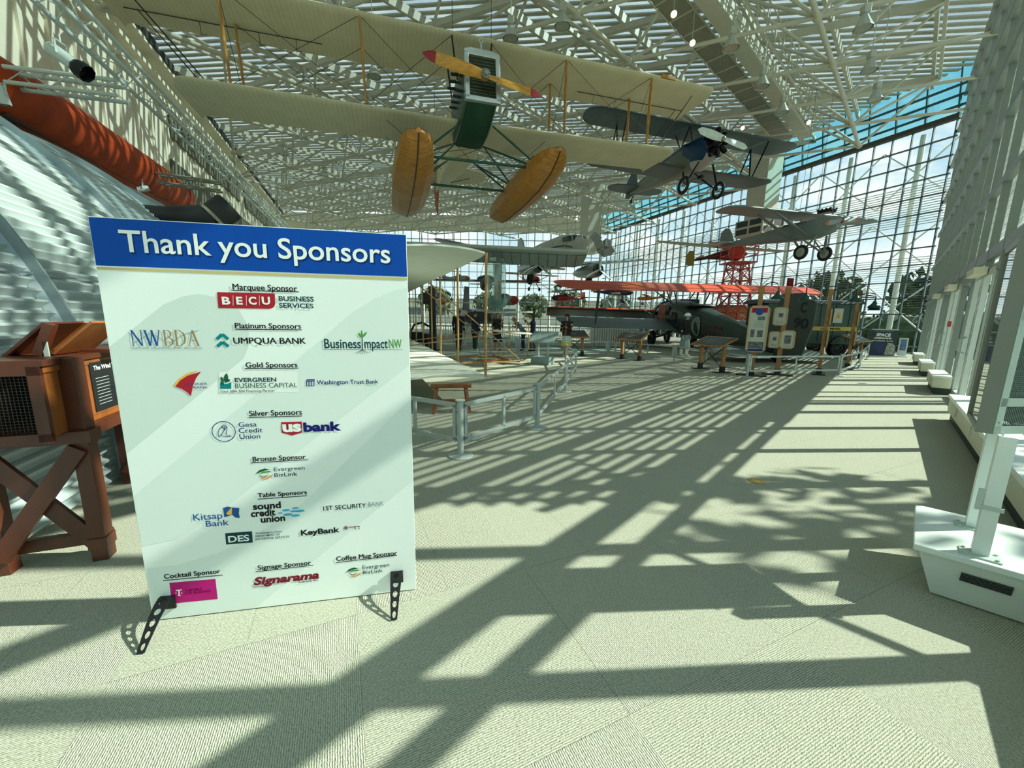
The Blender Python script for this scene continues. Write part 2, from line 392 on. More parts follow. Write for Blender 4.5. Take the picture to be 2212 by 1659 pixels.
# ================================================================ roof: slats, glass, space frame
poly = [cL, UV(U_A - 1.4, V2), UV((YE - HV.y * V2) / HU.y, V2), cD]
def clip_line(P, D, pl):
    """the stretch of the line P + t D inside the convex polygon pl"""
    t0, t1 = -1e9, 1e9; n = len(pl); c = sum(pl, Vector()) / n
    for i in range(n):
        a, e = pl[i], pl[(i + 1) % n] - pl[i]; N = Vector((-e.y, e.x, 0))
        if e.length < 1e-6: continue
        if (c - a).dot(N) < 0: N = -N
        den = D.dot(N); q = (P - a).dot(N)
        if abs(den) < 1e-9:
            if q < 0: return None
            continue
        t = -q / den
        if den > 0: t0 = max(t0, t)
        else: t1 = min(t1, t)
    return (t0, t1) if t1 > t0 else None
def inside(p, pl, m=0.0):
    n = len(pl); c = sum(pl, Vector()) / n
    for i in range(n):
        a, e = pl[i], pl[(i + 1) % n] - pl[i]
        if e.length < 1e-6: continue
        N = Vector((-e.y, e.x, 0)).normalized()
        if (c - a).dot(N) < 0: N = -N
        if (p - a).dot(N) < m: return False
    return True
DA = Vector((math.sin(R(46)), math.cos(R(46)), 0)); DC = Vector((math.sin(R(113)), math.cos(R(113)), 0)); DD = (DA - DC).normalized()
SD = Vector((math.sin(R(96)), math.cos(R(96)), 0)); SN = Vector((-SD.y, SD.x, 0))
roof_slat = mat('grey roof slat', (0.42, 0.42, 0.33), 0.6, 0, 0.06)
b = MB(); k = -14.0
while k < 52:
    q = clip_line(SN * k, SD, poly)
    if q: b.bar(SN * k + SD * q[0] + UP * 12.5, SN * k + SD * q[1] + UP * 12.5, .155, .05)
    k += .36
ceil = b.build('ceiling', roof_slat, kind='structure')
b = MB(); k = -60.0
while k < 60:
    N = Vector((-DA.y, DA.x, 0)); q = clip_line(N * k, DA, poly)
    if q: b.bar(N * k + DA * q[0] + UP * 12.28, N * k + DA * q[1] + UP * 12.28, .11, .30)
    k += 2.88 * math.sin(R(67))
b.build('purlin', beam_paint, ceil, kind='structure')
sky_glass = glass('rooflight glass', (0.30, 0.42, 0.43), 0.06, milk=.13)
b = MB(); b.quad(*[p + UP * 12.75 for p in poly]); b.build('rooflight', sky_glass, ceil, kind='structure')
# space frame: a skew grid of pyramids
L, LC = 2.88, 5.2; zb, zt = 10.05, 11.95; off = DA * (L / 2) + DC * (LC / 2)
O = Vector((10.6, 14.6, 0))
def node(i, j): return O + DA * (L * i) + DC * (LC * j)
bb, bt, bd, bj = MB(), MB(), MB(), MB()
for i in range(-24, 28):
    for j in range(-16, 14):
        p = node(i, j)
        if inside(p, poly, .2):
            P = p + UP * zb; near = (p - Vector((0, 8, 0))).length < 26; n = 10 if near else 6
            for d, r in ((DA * L, .075), (DC * LC, .060)):
                if inside(p + d, poly, -.6): bb.tube(P, P + d, r, n=n, cap=False)
            for dd in (off, off - DA * L, off - DC * LC, off - DA * L - DC * LC):
                if inside(p + dd, poly, -.3): bd.tube(P, p + dd + UP * zt, .050, n=n, cap=False)
            bj.ball(P, .13, 10, 6)
        t = p + off
        if inside(t, poly, .1):
            T = t + UP * zt
            if inside(t + DC * LC, poly, -.6): bt.bar(T, T + DC * LC, .16, .20)
            if inside(t + DA * L, poly, -.6): bt.bar(T, T + DA * L, .10, .14)
sf = bb.build('trim_6', beam_paint, smooth=True, kind='structure')
bd.build('web_tube', beam_paint, sf, True, kind='structure'); bt.build('top_chord', beam_paint, sf, kind='structure')
bj.build('node', beam_paint, sf, True, kind='structure')
# ---- heater cabinets along the right wall, each its own thing
cab_paint = mat('cream cabinet paint', (0.60, 0.60, 0.47), 0.55, 0, 0.04)
cab_top = mat('pale cabinet top', (0.70, 0.76, 0.72), 0.35, 0, 0.03)
cab_base = mat('black kick base', (0.02, 0.035, 0.03), 0.6)
CABS = [(-6.2, 3.05, 'long cream sill cabinet with pale top behind the framed display stand'),
        (6.15, 7.75, 'cream heater cabinet just past the pair of doors, nearest of the separate boxes'),
        (10.15, 11.75, 'cream heater cabinet second of the separate boxes along the glass wall'),
        (14.3, 15.9, 'cream heater cabinet third of the separate boxes, smallest toward the banner')]
for s0, s1, lab in CABS:
    M = frame3(WD, WN, UP); c = (s0 + s1) / 2; w = s1 - s0; d = GO - .085
    t = thing('heater_cabinet', lab, 'cabinet', WP(c, 0, d / 2)); inv = t.matrix_basis.inverted()
    lo = lambda s, z, o: WP(s, z, o) - t.location
    b = MB(); b.box(lo(c, .245, d / 2), (w, d, .21), M); b.build('body', cab_paint, t, bevel=.006)
    b = MB(); b.box(lo(c, .07, d / 2 + .02), (w - .03, d - .04, .14), M); b.build('kick_base', cab_base, t)
    b = MB(); b.box(lo(c, .375, d / 2 - .01), (w + .03, d + .02, .05), M); b.build('top', cab_top, t, bevel=.005)
    q = s0 + .5
    while q < s1:
        if q > -1.5: b = MB(); b.box(lo(q, .26, -.008), (.02, .014, .11), M); b.build('latch', white_metal, t)
        q += 1.3
# ================================================================ sponsor board
SB0 = floor_at(331, 1342); SB1 = floor_at(899, 1274.5)
SXv = (SB1 - SB0).normalized(); SYv = UP.copy(); SNv = Vector((SXv.y, -SXv.x, 0))          # SNv faces the viewer
SW, SH = (SB1 - SB0).length, 1.822
sign = thing('sponsor_sign', 'tall white printed thank-you board with a blue heading, standing on two black perforated feet', 'sign', SB0)
def loc2(px, py):
    P = on_plane(px, py, SB0, SNv) - SB0; return P.dot(SXv), P.z
def Z1(x, y): return 190 + x * .32550, 460 + y * .32550
def Z2(x, y): return 270 + x * .33146, 880 + y * .33146
def S3(a, z, d=0.0): return SXv * a + UP * z + SNv * d
board_white = mat('white printed board', (0.87, 0.95, 0.92), 0.5, 0, 0.015, 2, spec=.3)
b = MB(); b.box(S3(SW / 2, SH / 2 + .006, -.006), (SW, .012, SH), frame3(SXv, SNv * -1, UP)); b.build('panel', board_white, sign)
INKS = dict(blue=(0.003, 0.070, 0.40), gold=(0.62, 0.50, 0.22), black=(0.012, 0.014, 0.016), white=(0.88, 0.93, 0.90), shadow=(0.004, 0.03, 0.16),
            red=(0.46, 0.02, 0.035), teal=(0.0, 0.24, 0.25), navy=(0.01, 0.035, 0.17), deepnavy=(0.012, 0.012, 0.16), tan=(0.36, 0.23, 0.10), green=(0.10, 0.33, 0.05),
            darkgreen=(0.015, 0.12, 0.06), grey=(0.30, 0.36, 0.37), darkteal=(0.01, 0.055, 0.07), orange=(0.78, 0.30, 0.05), yellow=(0.82, 0.52, 0.08), purple=(0.12, 0.05, 0.25),
            magenta=(0.52, 0.015, 0.20), darkmag=(0.20, 0.0, 0.09), cyan=(0.06, 0.45, 0.70), maroon=(0.22, 0.012, 0.03), tone=(0.70, 0.80, 0.76), tone2=(0.765, 0.865, 0.83), pale=(0.88, 0.94, 0.90), kblue=(0.02, 0.10, 0.34))
def ink(k): return mat('ink ' + k, INKS[k], 0.6, 0, 0.02, 3, spec=.12)
PEN = [0.0]
def patch(name, pts, k, d=.0010, parent=None):
    """a flat printed patch on the board; pts are in board metres"""
    if sum(pts[i][0] * pts[(i + 1) % len(pts)][1] - pts[(i + 1) % len(pts)][0] * pts[i][1] for i in range(len(pts))) < 0: pts = pts[::-1]
    b = MB(); b.quad(*[S3(x, y, d) for x, y in pts]); return b.build(name, ink(k), parent or sign)
def pp(Z, *pts): return [loc2(*Z(*p)) for p in pts]
def stroke(b, pts, w, d=.0016):
    for (x0, y0), (x1, y1) in zip(pts, pts[1:]):
        L = math.hypot(x1 - x0, y1 - y0) or 1; nx, ny = -(y1 - y0) / L * w / 2, (x1 - x0) / L * w / 2
        q = [(x0 - nx, y0 - ny), (x1 - nx, y1 - ny), (x1 + nx, y1 + ny), (x0 + nx, y0 + ny)]
        b.quad(*[S3(x, y, d) for x, y in q])
def disc(b, c, r, ry=None, n=24, d=.0016):
    b.quad(*[S3(c[0] + r * math.cos(2 * math.pi * i / n), c[1] + (ry or r) * math.sin(2 * math.pi * i / n), d) for i in range(n)])
# raw glyph meshes come from Blender's own built-in font
_TX = {}
def glyphs(s, bold=0.0, shear=0.0):
    key = (s, bold, shear)
    if key not in _TX:
        cu = bpy.data.curves.new('lettering', 'FONT'); cu.body = s; cu.offset = bold; cu.shear = shear; cu.resolution_u = 4; cu.fill_mode = 'FRONT'
        o = bpy.data.objects.new('lettering', cu); C.objects.link(o)
        bpy.context.view_layer.update(); dg = bpy.context.evaluated_depsgraph_get()
        me = bpy.data.meshes.new_from_object(o.evaluated_get(dg))
        _TX[key] = ([tuple(v.co) for v in me.vertices], [tuple(p.vertices) for p in me.polygons])
        bpy.data.objects.remove(o); bpy.data.curves.remove(cu); bpy.data.meshes.remove(me)
    return _TX[key]
def cap_of(bold, lower=False):
    v, _ = glyphs('x' if lower else 'H', bold); return max(p[1] for p in v) - min(p[1] for p in v)
def write(mb, s, O, X, Y, width, height, bold=0.0, shear=0.0, xh=False):
    """letters of s with baseline from O along X, given width and cap height, in the plane X, Y"""
    v, f = glyphs(s, bold, shear); lo = min(p[0] for p in v); w = max(p[0] for p in v) - lo; base = min(p[1] for p in glyphs('H', bold)[0])
    kx, ky = width / w, height / cap_of(bold, xh)
    mb.add([O + X * ((p[0] - lo) * kx) + Y * ((p[1] - base) * ky) for p in v], f)
def text(s, Z, bl, br, top, k, bold=0.0, shear=0.0, name='lettering', d=.0020, xh=False, parent=None, mb=None):
    a0, z0 = loc2(*Z(*bl)); a1, _ = loc2(*Z(*br)); z1 = loc2(*Z(*top))[1]
    b = mb or MB(); write(b, s, S3(a0, z0, d), SXv, UP, a1 - a0, z1 - z0, bold, shear, xh)
    if mb is None: return b.build(name, ink(k), parent or sign)
def heading(s, Z, bl, br, top, u0, u1):
    b = MB(); text(s, Z, bl, br, top, 'black', 0, mb=b); text(s, Z, (bl[0] + 2.4, bl[1]), (br[0] + 2.4, br[1]), (top[0] + 2.4, top[1]), 'black', 0, mb=b, d=.0021); text(s, Z, (bl[0] + 1.2, bl[1] + 1.2), (br[0] + 1.2, br[1] + 1.2), (top[0] + 1.2, top[1] + 1.0), 'black', 0, mb=b, d=.0022); stroke(b, pp(Z, u0, u1), .0035); return b.build('heading', ink('black'), sign)
# faint printed ribbons
px = lambda *p: [tuple(map(lambda q: q, loc2(*a))) for a in p]
def clipx(pts): return [(min(max(x, .002), SW - .002), min(max(y, .012), SH)) for x, y in pts]
patch('ribbon_print', clipx(px((238, 748), (300, 700), (353, 658), (395, 640), (430, 635), (475, 643), (515, 668), (537, 705), (538, 745), (526, 775), (271, 981), (255, 900))), 'tone', .0004)
patch('ribbon_print', clipx(px((287, 1072), (375, 1000), (710, 720), (760, 675), (810, 645), (850, 628), (887, 622), (889, 789), (613, 1000), (470, 1110), (380, 1165), (305, 1180))), 'tone2', .0005)
patch('ribbon_print', clipx(px((318, 1228), (380, 1222), (470, 1195), (560, 1150), (640, 1100), (893, 862), (896, 1039), (555, 1314), (332, 1338))), 'tone2', .0004)
# blue heading band, gold rule, heading
z0 = loc2(212, 580)[1]; hd = patch('header_band', [(0.0015, z0 + .012), (SW - .0015, z0 + .012), (SW - .0015, SH + .003), (0.0015, SH + .003)], 'blue')
patch('gold_rule', [(0.0015, z0 - .004), (SW - .0015, z0 - .004), (SW - .0015, z0 + .006), (0.0015, z0 + .006)], 'gold')
o = text('Thank you Sponsors', lambda x, y: (Z1(x, y)[0] + 3.5, Z1(x, y)[1] + 4), (222, 258), (2008, 337), (222, 112), 'shadow', .012, name='lettering_shadow', d=.0014)
text('Thank you Sponsors', Z1, (222, 258), (2008, 337), (222, 112), 'white', .012, name='title')
heading('Marquee Sponsor', Z1, (962, 508), (1388, 514), (962, 470), (952, 514), (1400, 524))
lg = patch('logo', pp(Z1, (857, 525), (1240, 535), (1243, 605), (1236, 622), (1222, 633), (1200, 636), (866, 632)), 'red')
for s, x0, x1 in (('B', 893, 948), ('E', 988, 1030), ('C', 1070, 1122), ('U', 1157, 1212)): text(s, Z1, (x0, 608), (x1, 611), (x0, 556), 'white', .035, parent=lg, name='letter')
b = MB()
for x in (964, 1052, 1138): stroke(b, pp(Z1, (x, 548), (x + 1, 614)), .0016)
b.build('divider', ink('white'), lg)
b = MB(); text('BUSINESS', Z1, (1268, 584), (1500, 588), (1268, 551), '', .02, mb=b); text('SERVICES', Z1, (1270, 629), (1498, 632), (1270, 598), '', .02, mb=b); b.build('logo_lettering', ink('darkteal'), sign)
heading('Platinum Sponsors', Z1, (977, 763), (1413, 769), (977, 730), (975, 771), (1420, 776))
# slim serif capitals drawn stroke by stroke (strokes in a unit box)
SER = dict(N=[((.14, 0), (.14, 1), .07), ((.14, 1), (.86, 0), .15), ((.86, 0), (.86, 1), .07), ((0, 1), (.22, 1), .035), ((.02, 0), (.27, 0), .035), ((.73, 1), (1, 1), .035)],
           W=[((.08, 1), (.32, 0), .13), ((.32, 0), (.52, .95), .06), ((.48, 1), (.72, 0), .13), ((.72, 0), (.94, 1), .06), ((0, 1), (.2, 1), .035), ((.4, 1), (.58, 1), .035), ((.84, 1), (1, 1), .035)],
           B=[((.2, 0), (.2, 1), .15), ((.05, 1), (.55, 1), .05), ((.05, 0), (.6, 0), .05), ((.2, .53), (.6, .53), .05), ((.55, 1), (.78, .86), .1), ((.78, .9), (.76, .66), .14), ((.78, .68), (.55, .53), .1), ((.6, .53), (.9, .4), .1), ((.88, .42), (.88, .14), .15), ((.9, .16), (.6, 0), .1)],
           D=[((.18, 0), (.18, 1), .15), ((.03, 1), (.5, 1), .05), ((.03, 0), (.5, 0), .05), ((.48, 1), (.8, .8), .08), ((.78, .84), (.92, .5), .14), ((.92, .5), (.78, .16), .14), ((.8, .2), (.48, 0), .08)],
           A=[((.1, 0), (.48, 1), .06), ((.48, 1), (.86, 0), .16), ((.26, .36), (.68, .36), .04), ((0, 0), (.24, 0), .035), ((.7, 0), (1, 0), .035)])
for wd, k, xs in (('NW', 'kblue', (292, 382, 498)), ('BDA', 'tan', (505, 580, 665, 752))):
    b = MB()
    for i, ch in enumerate(wd):
        (ax, az), (bx, _) = loc2(*Z1(xs[i], 882)), loc2(*Z1(xs[i + 1] - 6, 882)); tz = loc2(*Z1(xs[i], 779))[1]
        for p, q, w in SER[ch]: stroke(b, [(ax + p[0] * (bx - ax), az + p[1] * (tz - az)), (ax + q[0] * (bx - ax), az + q[1] * (tz - az))], w * (bx - ax), .0018)
    b.build('logo', ink(k), sign)
text('NORTHWEST BUSINESS DEVELOPMENT ASSOCIATION', Z1, (295, 904), (757, 904), (295, 889), 'grey', 0, name='logo_lettering')
b = MB(); stroke(b, pp(Z1, (308, 862), (420, 796), (500, 848), (548, 865), (640, 805), (735, 780)), .0022, .0013); b.build('logo_line', ink('grey'), sign)
b = MB(); stroke(b, pp(Z1, (856, 838), (892, 805), (932, 838)), .0135); stroke(b, pp(Z1, (860, 886), (894, 856), (934, 886)), .0135); b.build('logo', ink('teal'), sign)
b = MB()
for q in (0, 1.6, 3.2): text('UMPQUA BANK', Z1, (967 + q, 867), (1446 + q, 868), (967, 827), '', 0, mb=b, d=.002 + q * .00005)
b.build('logo_lettering', ink('black'), sign)
b = MB(); text('Business', Z1, (1570, 898), (1812, 898), (1570, 835), '', .012, mb=b); text('mpact', Z1, (1836, 898), (1990, 898), (1836, 835), '', .012, mb=b); b.build('logo_lettering', ink('darkteal'), sign)
b = MB(); stroke(b, pp(Z1, (1820, 822), (1820, 912)), .0045); stroke(b, pp(Z1, (1570, 908), (2088, 908)), .0012)
for dx in (-45, -28, -12, 4, 18, 34, 48): stroke(b, pp(Z1, (1820, 905), (1820 + dx * .7, 925), (1820 + dx, 938 - abs(dx) * .2)), .0012)
b.build('logo_stem', ink('darkteal'), sign)
b = MB()
def leaf(b, Z, p, q, w):
    (x0, y0), (x1, y1) = loc2(*Z(*p)), loc2(*Z(*q)); L = math.hypot(x1 - x0, y1 - y0); nx, ny = -(y1 - y0) / L, (x1 - x0) / L
    A = [(x0 + (x1 - x0) * t + nx * w * math.sin(math.pi * t) ** .8, y0 + (y1 - y0) * t + ny * w * math.sin(math.pi * t) ** .8) for t in (0, .25, .5, .75, 1)]
    B = [(x0 + (x1 - x0) * t - nx * w * math.sin(math.pi * t) ** .8, y0 + (y1 - y0) * t - ny * w * math.sin(math.pi * t) ** .8) for t in (.75, .5, .25)]
    b.quad(*[S3(x, y, .0017) for x, y in A + B])
for q, w in (((1790, 795), .005), ((1815, 775), .004), ((1852, 788), .005)): leaf(b, Z1, (1819, 828), q, w)
b.build('logo_leaf', ink('green'), sign); text('NW', Z1, (1997, 898), (2083, 898), (1997, 838), 'green', .012, name='logo_lettering')
heading('Gold Sponsors', Z1, (1048, 1025), (1390, 1025), (1048, 992), (1042, 1033), (1398, 1030))
patch('logo', pp(Z1, (567, 1143), (610, 1095), (660, 1064), (727, 1046), (720, 1056), (660, 1080), (615, 1112), (585, 1150)), 'yellow', .0013)
patch('logo', pp(Z1, (580, 1152), (612, 1112), (660, 1080), (752, 1053), (722, 1090), (700, 1140), (684, 1216), (660, 1190), (625, 1168)), 'red', .0015)
b = MB(); text('BANNER', Z1, (650, 1143), (795, 1143), (650, 1128), '', 0, mb=b, d=.0024); text('BANK', Z1, (703, 1166), (798, 1166), (703, 1151), '', 0, mb=b, d=.0024); b.build('logo_lettering', ink('purple'), sign)
patch('logo_ground', pp(Z1, (868, 1056), (1390, 1050), (1395, 1190), (872, 1194)), 'pale', .0008)
lg = patch('logo', pp(Z1, (878, 1128), (900, 1136), (930, 1132), (952, 1120), (952, 1167), (877, 1167)), 'teal', .0012)
b = MB()
for p, q, w in (((912, 1130), (922, 1062), .009), ((900, 1125), (882, 1085), .006), ((915, 1120), (945, 1105), .007), ((905, 1140), (880, 1118), .006)): leaf(b, Z1, p, q, w)
b.build('logo_leaf', ink('darkgreen'), sign)
text('EVERGREEN', Z1, (976, 1123), (1252, 1122), (976, 1095), 'darkteal', .025, name='logo_lettering'); text('BUSINESS CAPITAL', Z1, (979, 1163), (1390, 1158), (979, 1132), 'darkgreen', 0, name='logo_lettering')
text('Your SBA 504 Financing Partner', Z1, (880, 1192), (1245, 1190), (880, 1176), 'black', 0, .25, name='logo_lettering')
b = MB()
for a, c in (((1450, 1108), (1505, 1106)), ((1449, 1116), (1506, 1114))): stroke(b, pp(Z1, a, c), .0045)
for x in (1452, 1467, 1482, 1500): stroke(b, pp(Z1, (x, 1118), (x, 1148)), .0035)
stroke(b, pp(Z1, (1450, 1148), (1503, 1148)), .002); b.build('logo', ink('deepnavy'), sign)
text('Washington Trust Bank', Z1, (1520, 1138), (1927, 1135), (1520, 1110), 'navy', .012, name='logo_lettering'); text('Member FDIC', Z1, (1845, 1146), (1922, 1145), (1845, 1139), 'grey', 0, name='logo_lettering')
heading('Silver Sponsors', Z1, (1072, 1347), (1420, 1340), (1072, 1313), (1070, 1357), (1422, 1347))
c = loc2(*Z1(902, 1450)); r = (loc2(*Z1(979, 1450))[0] - c[0]); b = MB(); T = [(c[0] + r * math.cos(k / 40 * 2 * math.pi), c[1] + r * math.sin(k / 40 * 2 * math.pi)) for k in range(41)]; stroke(b, T, .0032)
ow = lambda *q: [(c[0] + x * r, c[1] + y * r) for x, y in q]
for q in ([(-.5, -.5), (-.5, -.1), (-.35, .25), (-.15, .42), (-.1, .55), (.05, .66), (.2, .62), (.32, .45), (.3, .2), (.25, 0), (.15, -.25), (.3, -.45)], [(-.5, -.5), (-.3, -.42), (-.1, -.45), (.1, -.5), (.62, -.52)], [(-.3, -.42), (-.05, -.05), (.05, .18)], [(-.12, .4), (.1, .25), (.3, .42)], [(.05, .3), (.1, .12), (.16, .3)], [(.35, -.5), (.55, -.38)]): stroke(b, ow(*q), .0026)
for x in (-.0, .2):
    T = ow(*[(x + .09 * math.cos(k / 10 * 6.284), .45 + .09 * math.sin(k / 10 * 6.284)) for k in range(11)]); stroke(b, T, .0018)
b.build('logo', ink('navy'), sign)
b = MB()
for s, bl, br, tp in (('Gesa', (1002, 1420), (1122, 1416), (1002, 1390)), ('Credit', (1003, 1460), (1160, 1457), (1003, 1429)), ('Union', (1008, 1500), (1145, 1499), (1008, 1469))): text(s, Z1, bl, br, tp, '', 0.004, mb=b)
b.build('logo_lettering', ink('navy'), sign)
lg = patch('logo', pp(Z1, (1282, 1388), (1420, 1384), (1420, 1458), (1354, 1477), (1287, 1458)), 'red'); text('us', Z1, (1294, 1455), (1418, 1450), (1294, 1402), 'white', .045, xh=True, parent=lg, name='letter')
text('bank', Z1, (1432, 1453), (1683, 1441), (1432, 1390), 'deepnavy', .045, name='logo_lettering')
heading('Bronze Sponsor', Z2, (834, 351), (1178, 337), (834, 322), (823, 361), (1192, 340))
def bizlink(ox, oy, k):
    q = lambda x, y: Z2(ox + x * k, oy + y * k - x * k * .04)
    for col, p in (('darkgreen', ((0, 36), (25, 10), (60, 0), (95, 8), (60, 14), (30, 24))), ('green', ((20, 34), (50, 20), (98, 16), (98, 26), (60, 28))), ('orange', ((35, 62), (60, 66), (118, 38), (100, 60), (60, 72), (40, 68))), ('tan', ((20, 38), (50, 52), (95, 40), (60, 60), (35, 54)))):
        patch('logo', [loc2(*q(*a)) for a in p], col, .0014)
bizlink(850, 400, 1.0)
b = MB(); text('Evergreen', Z2, (972, 415), (1172, 406), (972, 392), '', .004, mb=b); text('BizLink', Z2, (975, 452), (1125, 446), (975, 428), '', .004, mb=b); b.build('logo_lettering', ink('darkteal'), sign)
heading('Table Sponsors', Z2, (866, 585), (1185, 570), (866, 559), (866, 598), (1187, 575))
b = MB(); text('Kitsap', Z2, (448, 737), (637, 727), (448, 695), '', 0.004, mb=b); text('Bank', Z2, (530, 777), (678, 768), (530, 740), '', 0.004, mb=b); b.build('logo_lettering', ink('kblue'), sign)
lg = patch('logo', pp(Z2, (640, 655), (670, 645), (698, 652), (746, 656), (742, 688), (748, 720), (718, 717), (700, 700), (648, 716)), 'kblue', .0012); patch('logo_wedge', pp(Z2, (660, 690), (698, 648), (698, 697), (675, 702)), 'yellow', .0016, lg)
b = MB()
for s, bl, br, tp in (('sound', (836, 668), (1018, 657), (836, 638)), ('credit', (823, 715), (982, 706), (823, 684)), ('union', (887, 752), (1046, 744), (887, 722))): text(s, Z2, bl, br, tp, '', .03, mb=b, xh=True)
b.build('logo_lettering', ink('black'), sign)
b = MB()
for x, y, w in ((1012, 688, 16), (1050, 670, 26), (1110, 656, 22), (1060, 698, 30), (1100, 676, 24), (1142, 674, 30), (1112, 704, 30)): disc(b, loc2(*Z2(x, y)), w * .33146 * SW / 590, w * .33146 * SW / 590 * .3, 14)
b.build('logo', ink('cyan'), sign)
text('1ST SECURITY', Z2, (1293, 672), (1572, 648), (1293, 644), 'black', .01, name='logo_lettering'); text('BANK', Z2, (1586, 646), (1688, 637), (1586, 617), 'grey', 0, name='logo_lettering')
lg = patch('logo', pp(Z2, (653, 820), (828, 807), (833, 880), (660, 893)), 'darkteal'); text('DES', Z2, (676, 880), (813, 868), (676, 838), 'white', .025, parent=lg, name='letter')
b = MB()
for s, bl, br, tp in (('Washington State', (850, 826), (1025, 812), (850, 815)), ('DEPARTMENT OF', (852, 846), (1010, 834), (852, 833)), ('ENTERPRISE SERVICES', (853, 865), (1072, 849), (853, 853))): text(s, Z2, bl, br, tp, '', .006, mb=b)
b.build('logo_lettering', ink('darkteal'), sign)
text('KeyBank', Z2, (1148, 834), (1400, 813), (1148, 799), 'black', .035, name='logo_lettering')
b = MB(); kc = loc2(*Z2(1440, 784)); kr = .0052
for dx, dy in ((0, 1), (1, 0), (0, -1), (-1, 0)):
    T = [(kc[0] + dx * kr + kr * .9 * math.cos(k / 12 * 6.284), kc[1] + dy * kr + kr * .9 * math.sin(k / 12 * 6.284)) for k in range(13)]; stroke(b, T, .0026)
stroke(b, pp(Z2, (1458, 781), (1532, 774)), .0035); stroke(b, pp(Z2, (1500, 776), (1500, 796)), .0035); stroke(b, pp(Z2, (1524, 774), (1526, 794)), .0035); b.build('logo', ink('maroon'), sign)
heading('Cocktail Sponsor', Z2, (257, 1115), (622, 1087), (257, 1087), (248, 1128), (638, 1092))
lg = patch('logo', pp(Z2, (290, 1143), (590, 1117), (605, 1248), (308, 1277)), 'magenta')
b = MB(); stroke(b, pp(Z2, (333, 1192), (370, 1188)), .006); stroke(b, pp(Z2, (352, 1190), (355, 1226)), .006); stroke(b, pp(Z2, (343, 1227), (366, 1225)), .003)
for x in (332, 369): stroke(b, pp(Z2, (x, 1206), (x + 4, 1211)), .004)
b.build('letter', ink('white'), lg)
b = MB(); text('T-MOBILE', Z2, (393, 1201), (505, 1191), (393, 1184), '', .01, mb=b); text('FOR BUSINESS', Z2, (393, 1219), (562, 1206), (393, 1204), '', .01, mb=b); b.build('lettering', ink('darkmag'), lg)
heading('Signage Sponsor', Z2, (867, 1057), (1212, 1025), (867, 1030), (853, 1070), (1227, 1028))
text('Signarama', Z2, (840, 1160), (1268, 1116), (840, 1108), 'maroon', .04, .22, name='logo_lettering')
b = MB(); stroke(b, pp(Z2, (835, 1171), (905, 1164)), .004); stroke(b, pp(Z2, (960, 1152), (1005, 1148)), .002); b.build('logo_line', ink('grey'), sign)
text('Redmond, WA', Z2, (1133, 1144), (1262, 1131), (1133, 1133), 'darkteal', .008, name='logo_lettering')
heading('Coffee Mug Sponsor', Z2, (1377, 1000), (1772, 959), (1377, 972), (1377, 1011), (1772, 963))
bizlink(1440, 1045, .86)
b = MB(); text('Evergreen', Z2, (1548, 1054), (1722, 1035), (1548, 1031), '', .004, mb=b); text('BizLink', Z2, (1550, 1086), (1680, 1071), (1550, 1064), '', .004, mb=b); b.build('logo_lettering', ink('darkteal'), sign)
# perforated bent feet
foot_black = mat('black powder-coated steel', (0.006, 0.007, 0.009), 0.45, 0.2)
for ac, wtop in ((.075, .062), (1.125, .062)):
    prof = [(.012, .125), (.05, .115), (.095, .090), (.14, .055), (.185, .018), (.20, .004)]      # outward, up
    cum = [0]
    for p, q in zip(prof, prof[1:]): cum.append(cum[-1] + math.hypot(q[0] - p[0], q[1] - p[1]))
    def at(t, u, th):
        t = min(max(t, 0), .9999) * cum[-1]; i = max(k for k in range(len(cum) - 1) if cum[k] <= t); f = (t - cum[i]) / (cum[i + 1] - cum[i])
        x = prof[i][0] + (prof[i + 1][0] - prof[i][0]) * f; z = prof[i][1] + (prof[i + 1][1] - prof[i][1]) * f
        w = wtop * (1 - .52 * t / cum[-1]); dx, dz = prof[i + 1][0] - prof[i][0], prof[i + 1][1] - prof[i][1]; L = math.hypot(dx, dz)
        return S3(ac + u * w / 2, z + th * dx / L, x - th * dz / L)
    b = MB(); nh = 5
    for th in (0, .004):
        for h in range(nh):
            t0, t1 = h / nh, (h + 1) / nh; n = 16; oc, inn = [], []
            for i in range(n):
                a = 2 * math.pi * i / n; cx, cy = math.cos(a), math.sin(a); m = max(abs(cx), abs(cy))
                oc.append(at((t0 + t1) / 2 + cy / m * (t1 - t0) / 2, cx / m, th)); inn.append(at((t0 + t1) / 2 + cy * (t1 - t0) * .33, cx * .50, th))
            b.add(oc + inn, [(i, (i + 1) % n, n + (i + 1) % n, n + i) for i in range(n)])
    for u in (-1, 1):
        for k in range(10): b.quad(at(k / 10, u, 0), at((k + 1) / 10, u, 0), at((k + 1) / 10, u, .004), at(k / 10, u, .004))
    ft = b.build('foot', foot_black, sign)
    b = MB(); b.box(S3(ac, .095, .005), (wtop, .008, .065), frame3(SXv, SNv * -1, UP)); b.box(S3(ac, .03, -.10), (wtop * .7, .16, .004), frame3(SXv, SNv * -1, UP)); b.build('clamp', foot_black, ft)
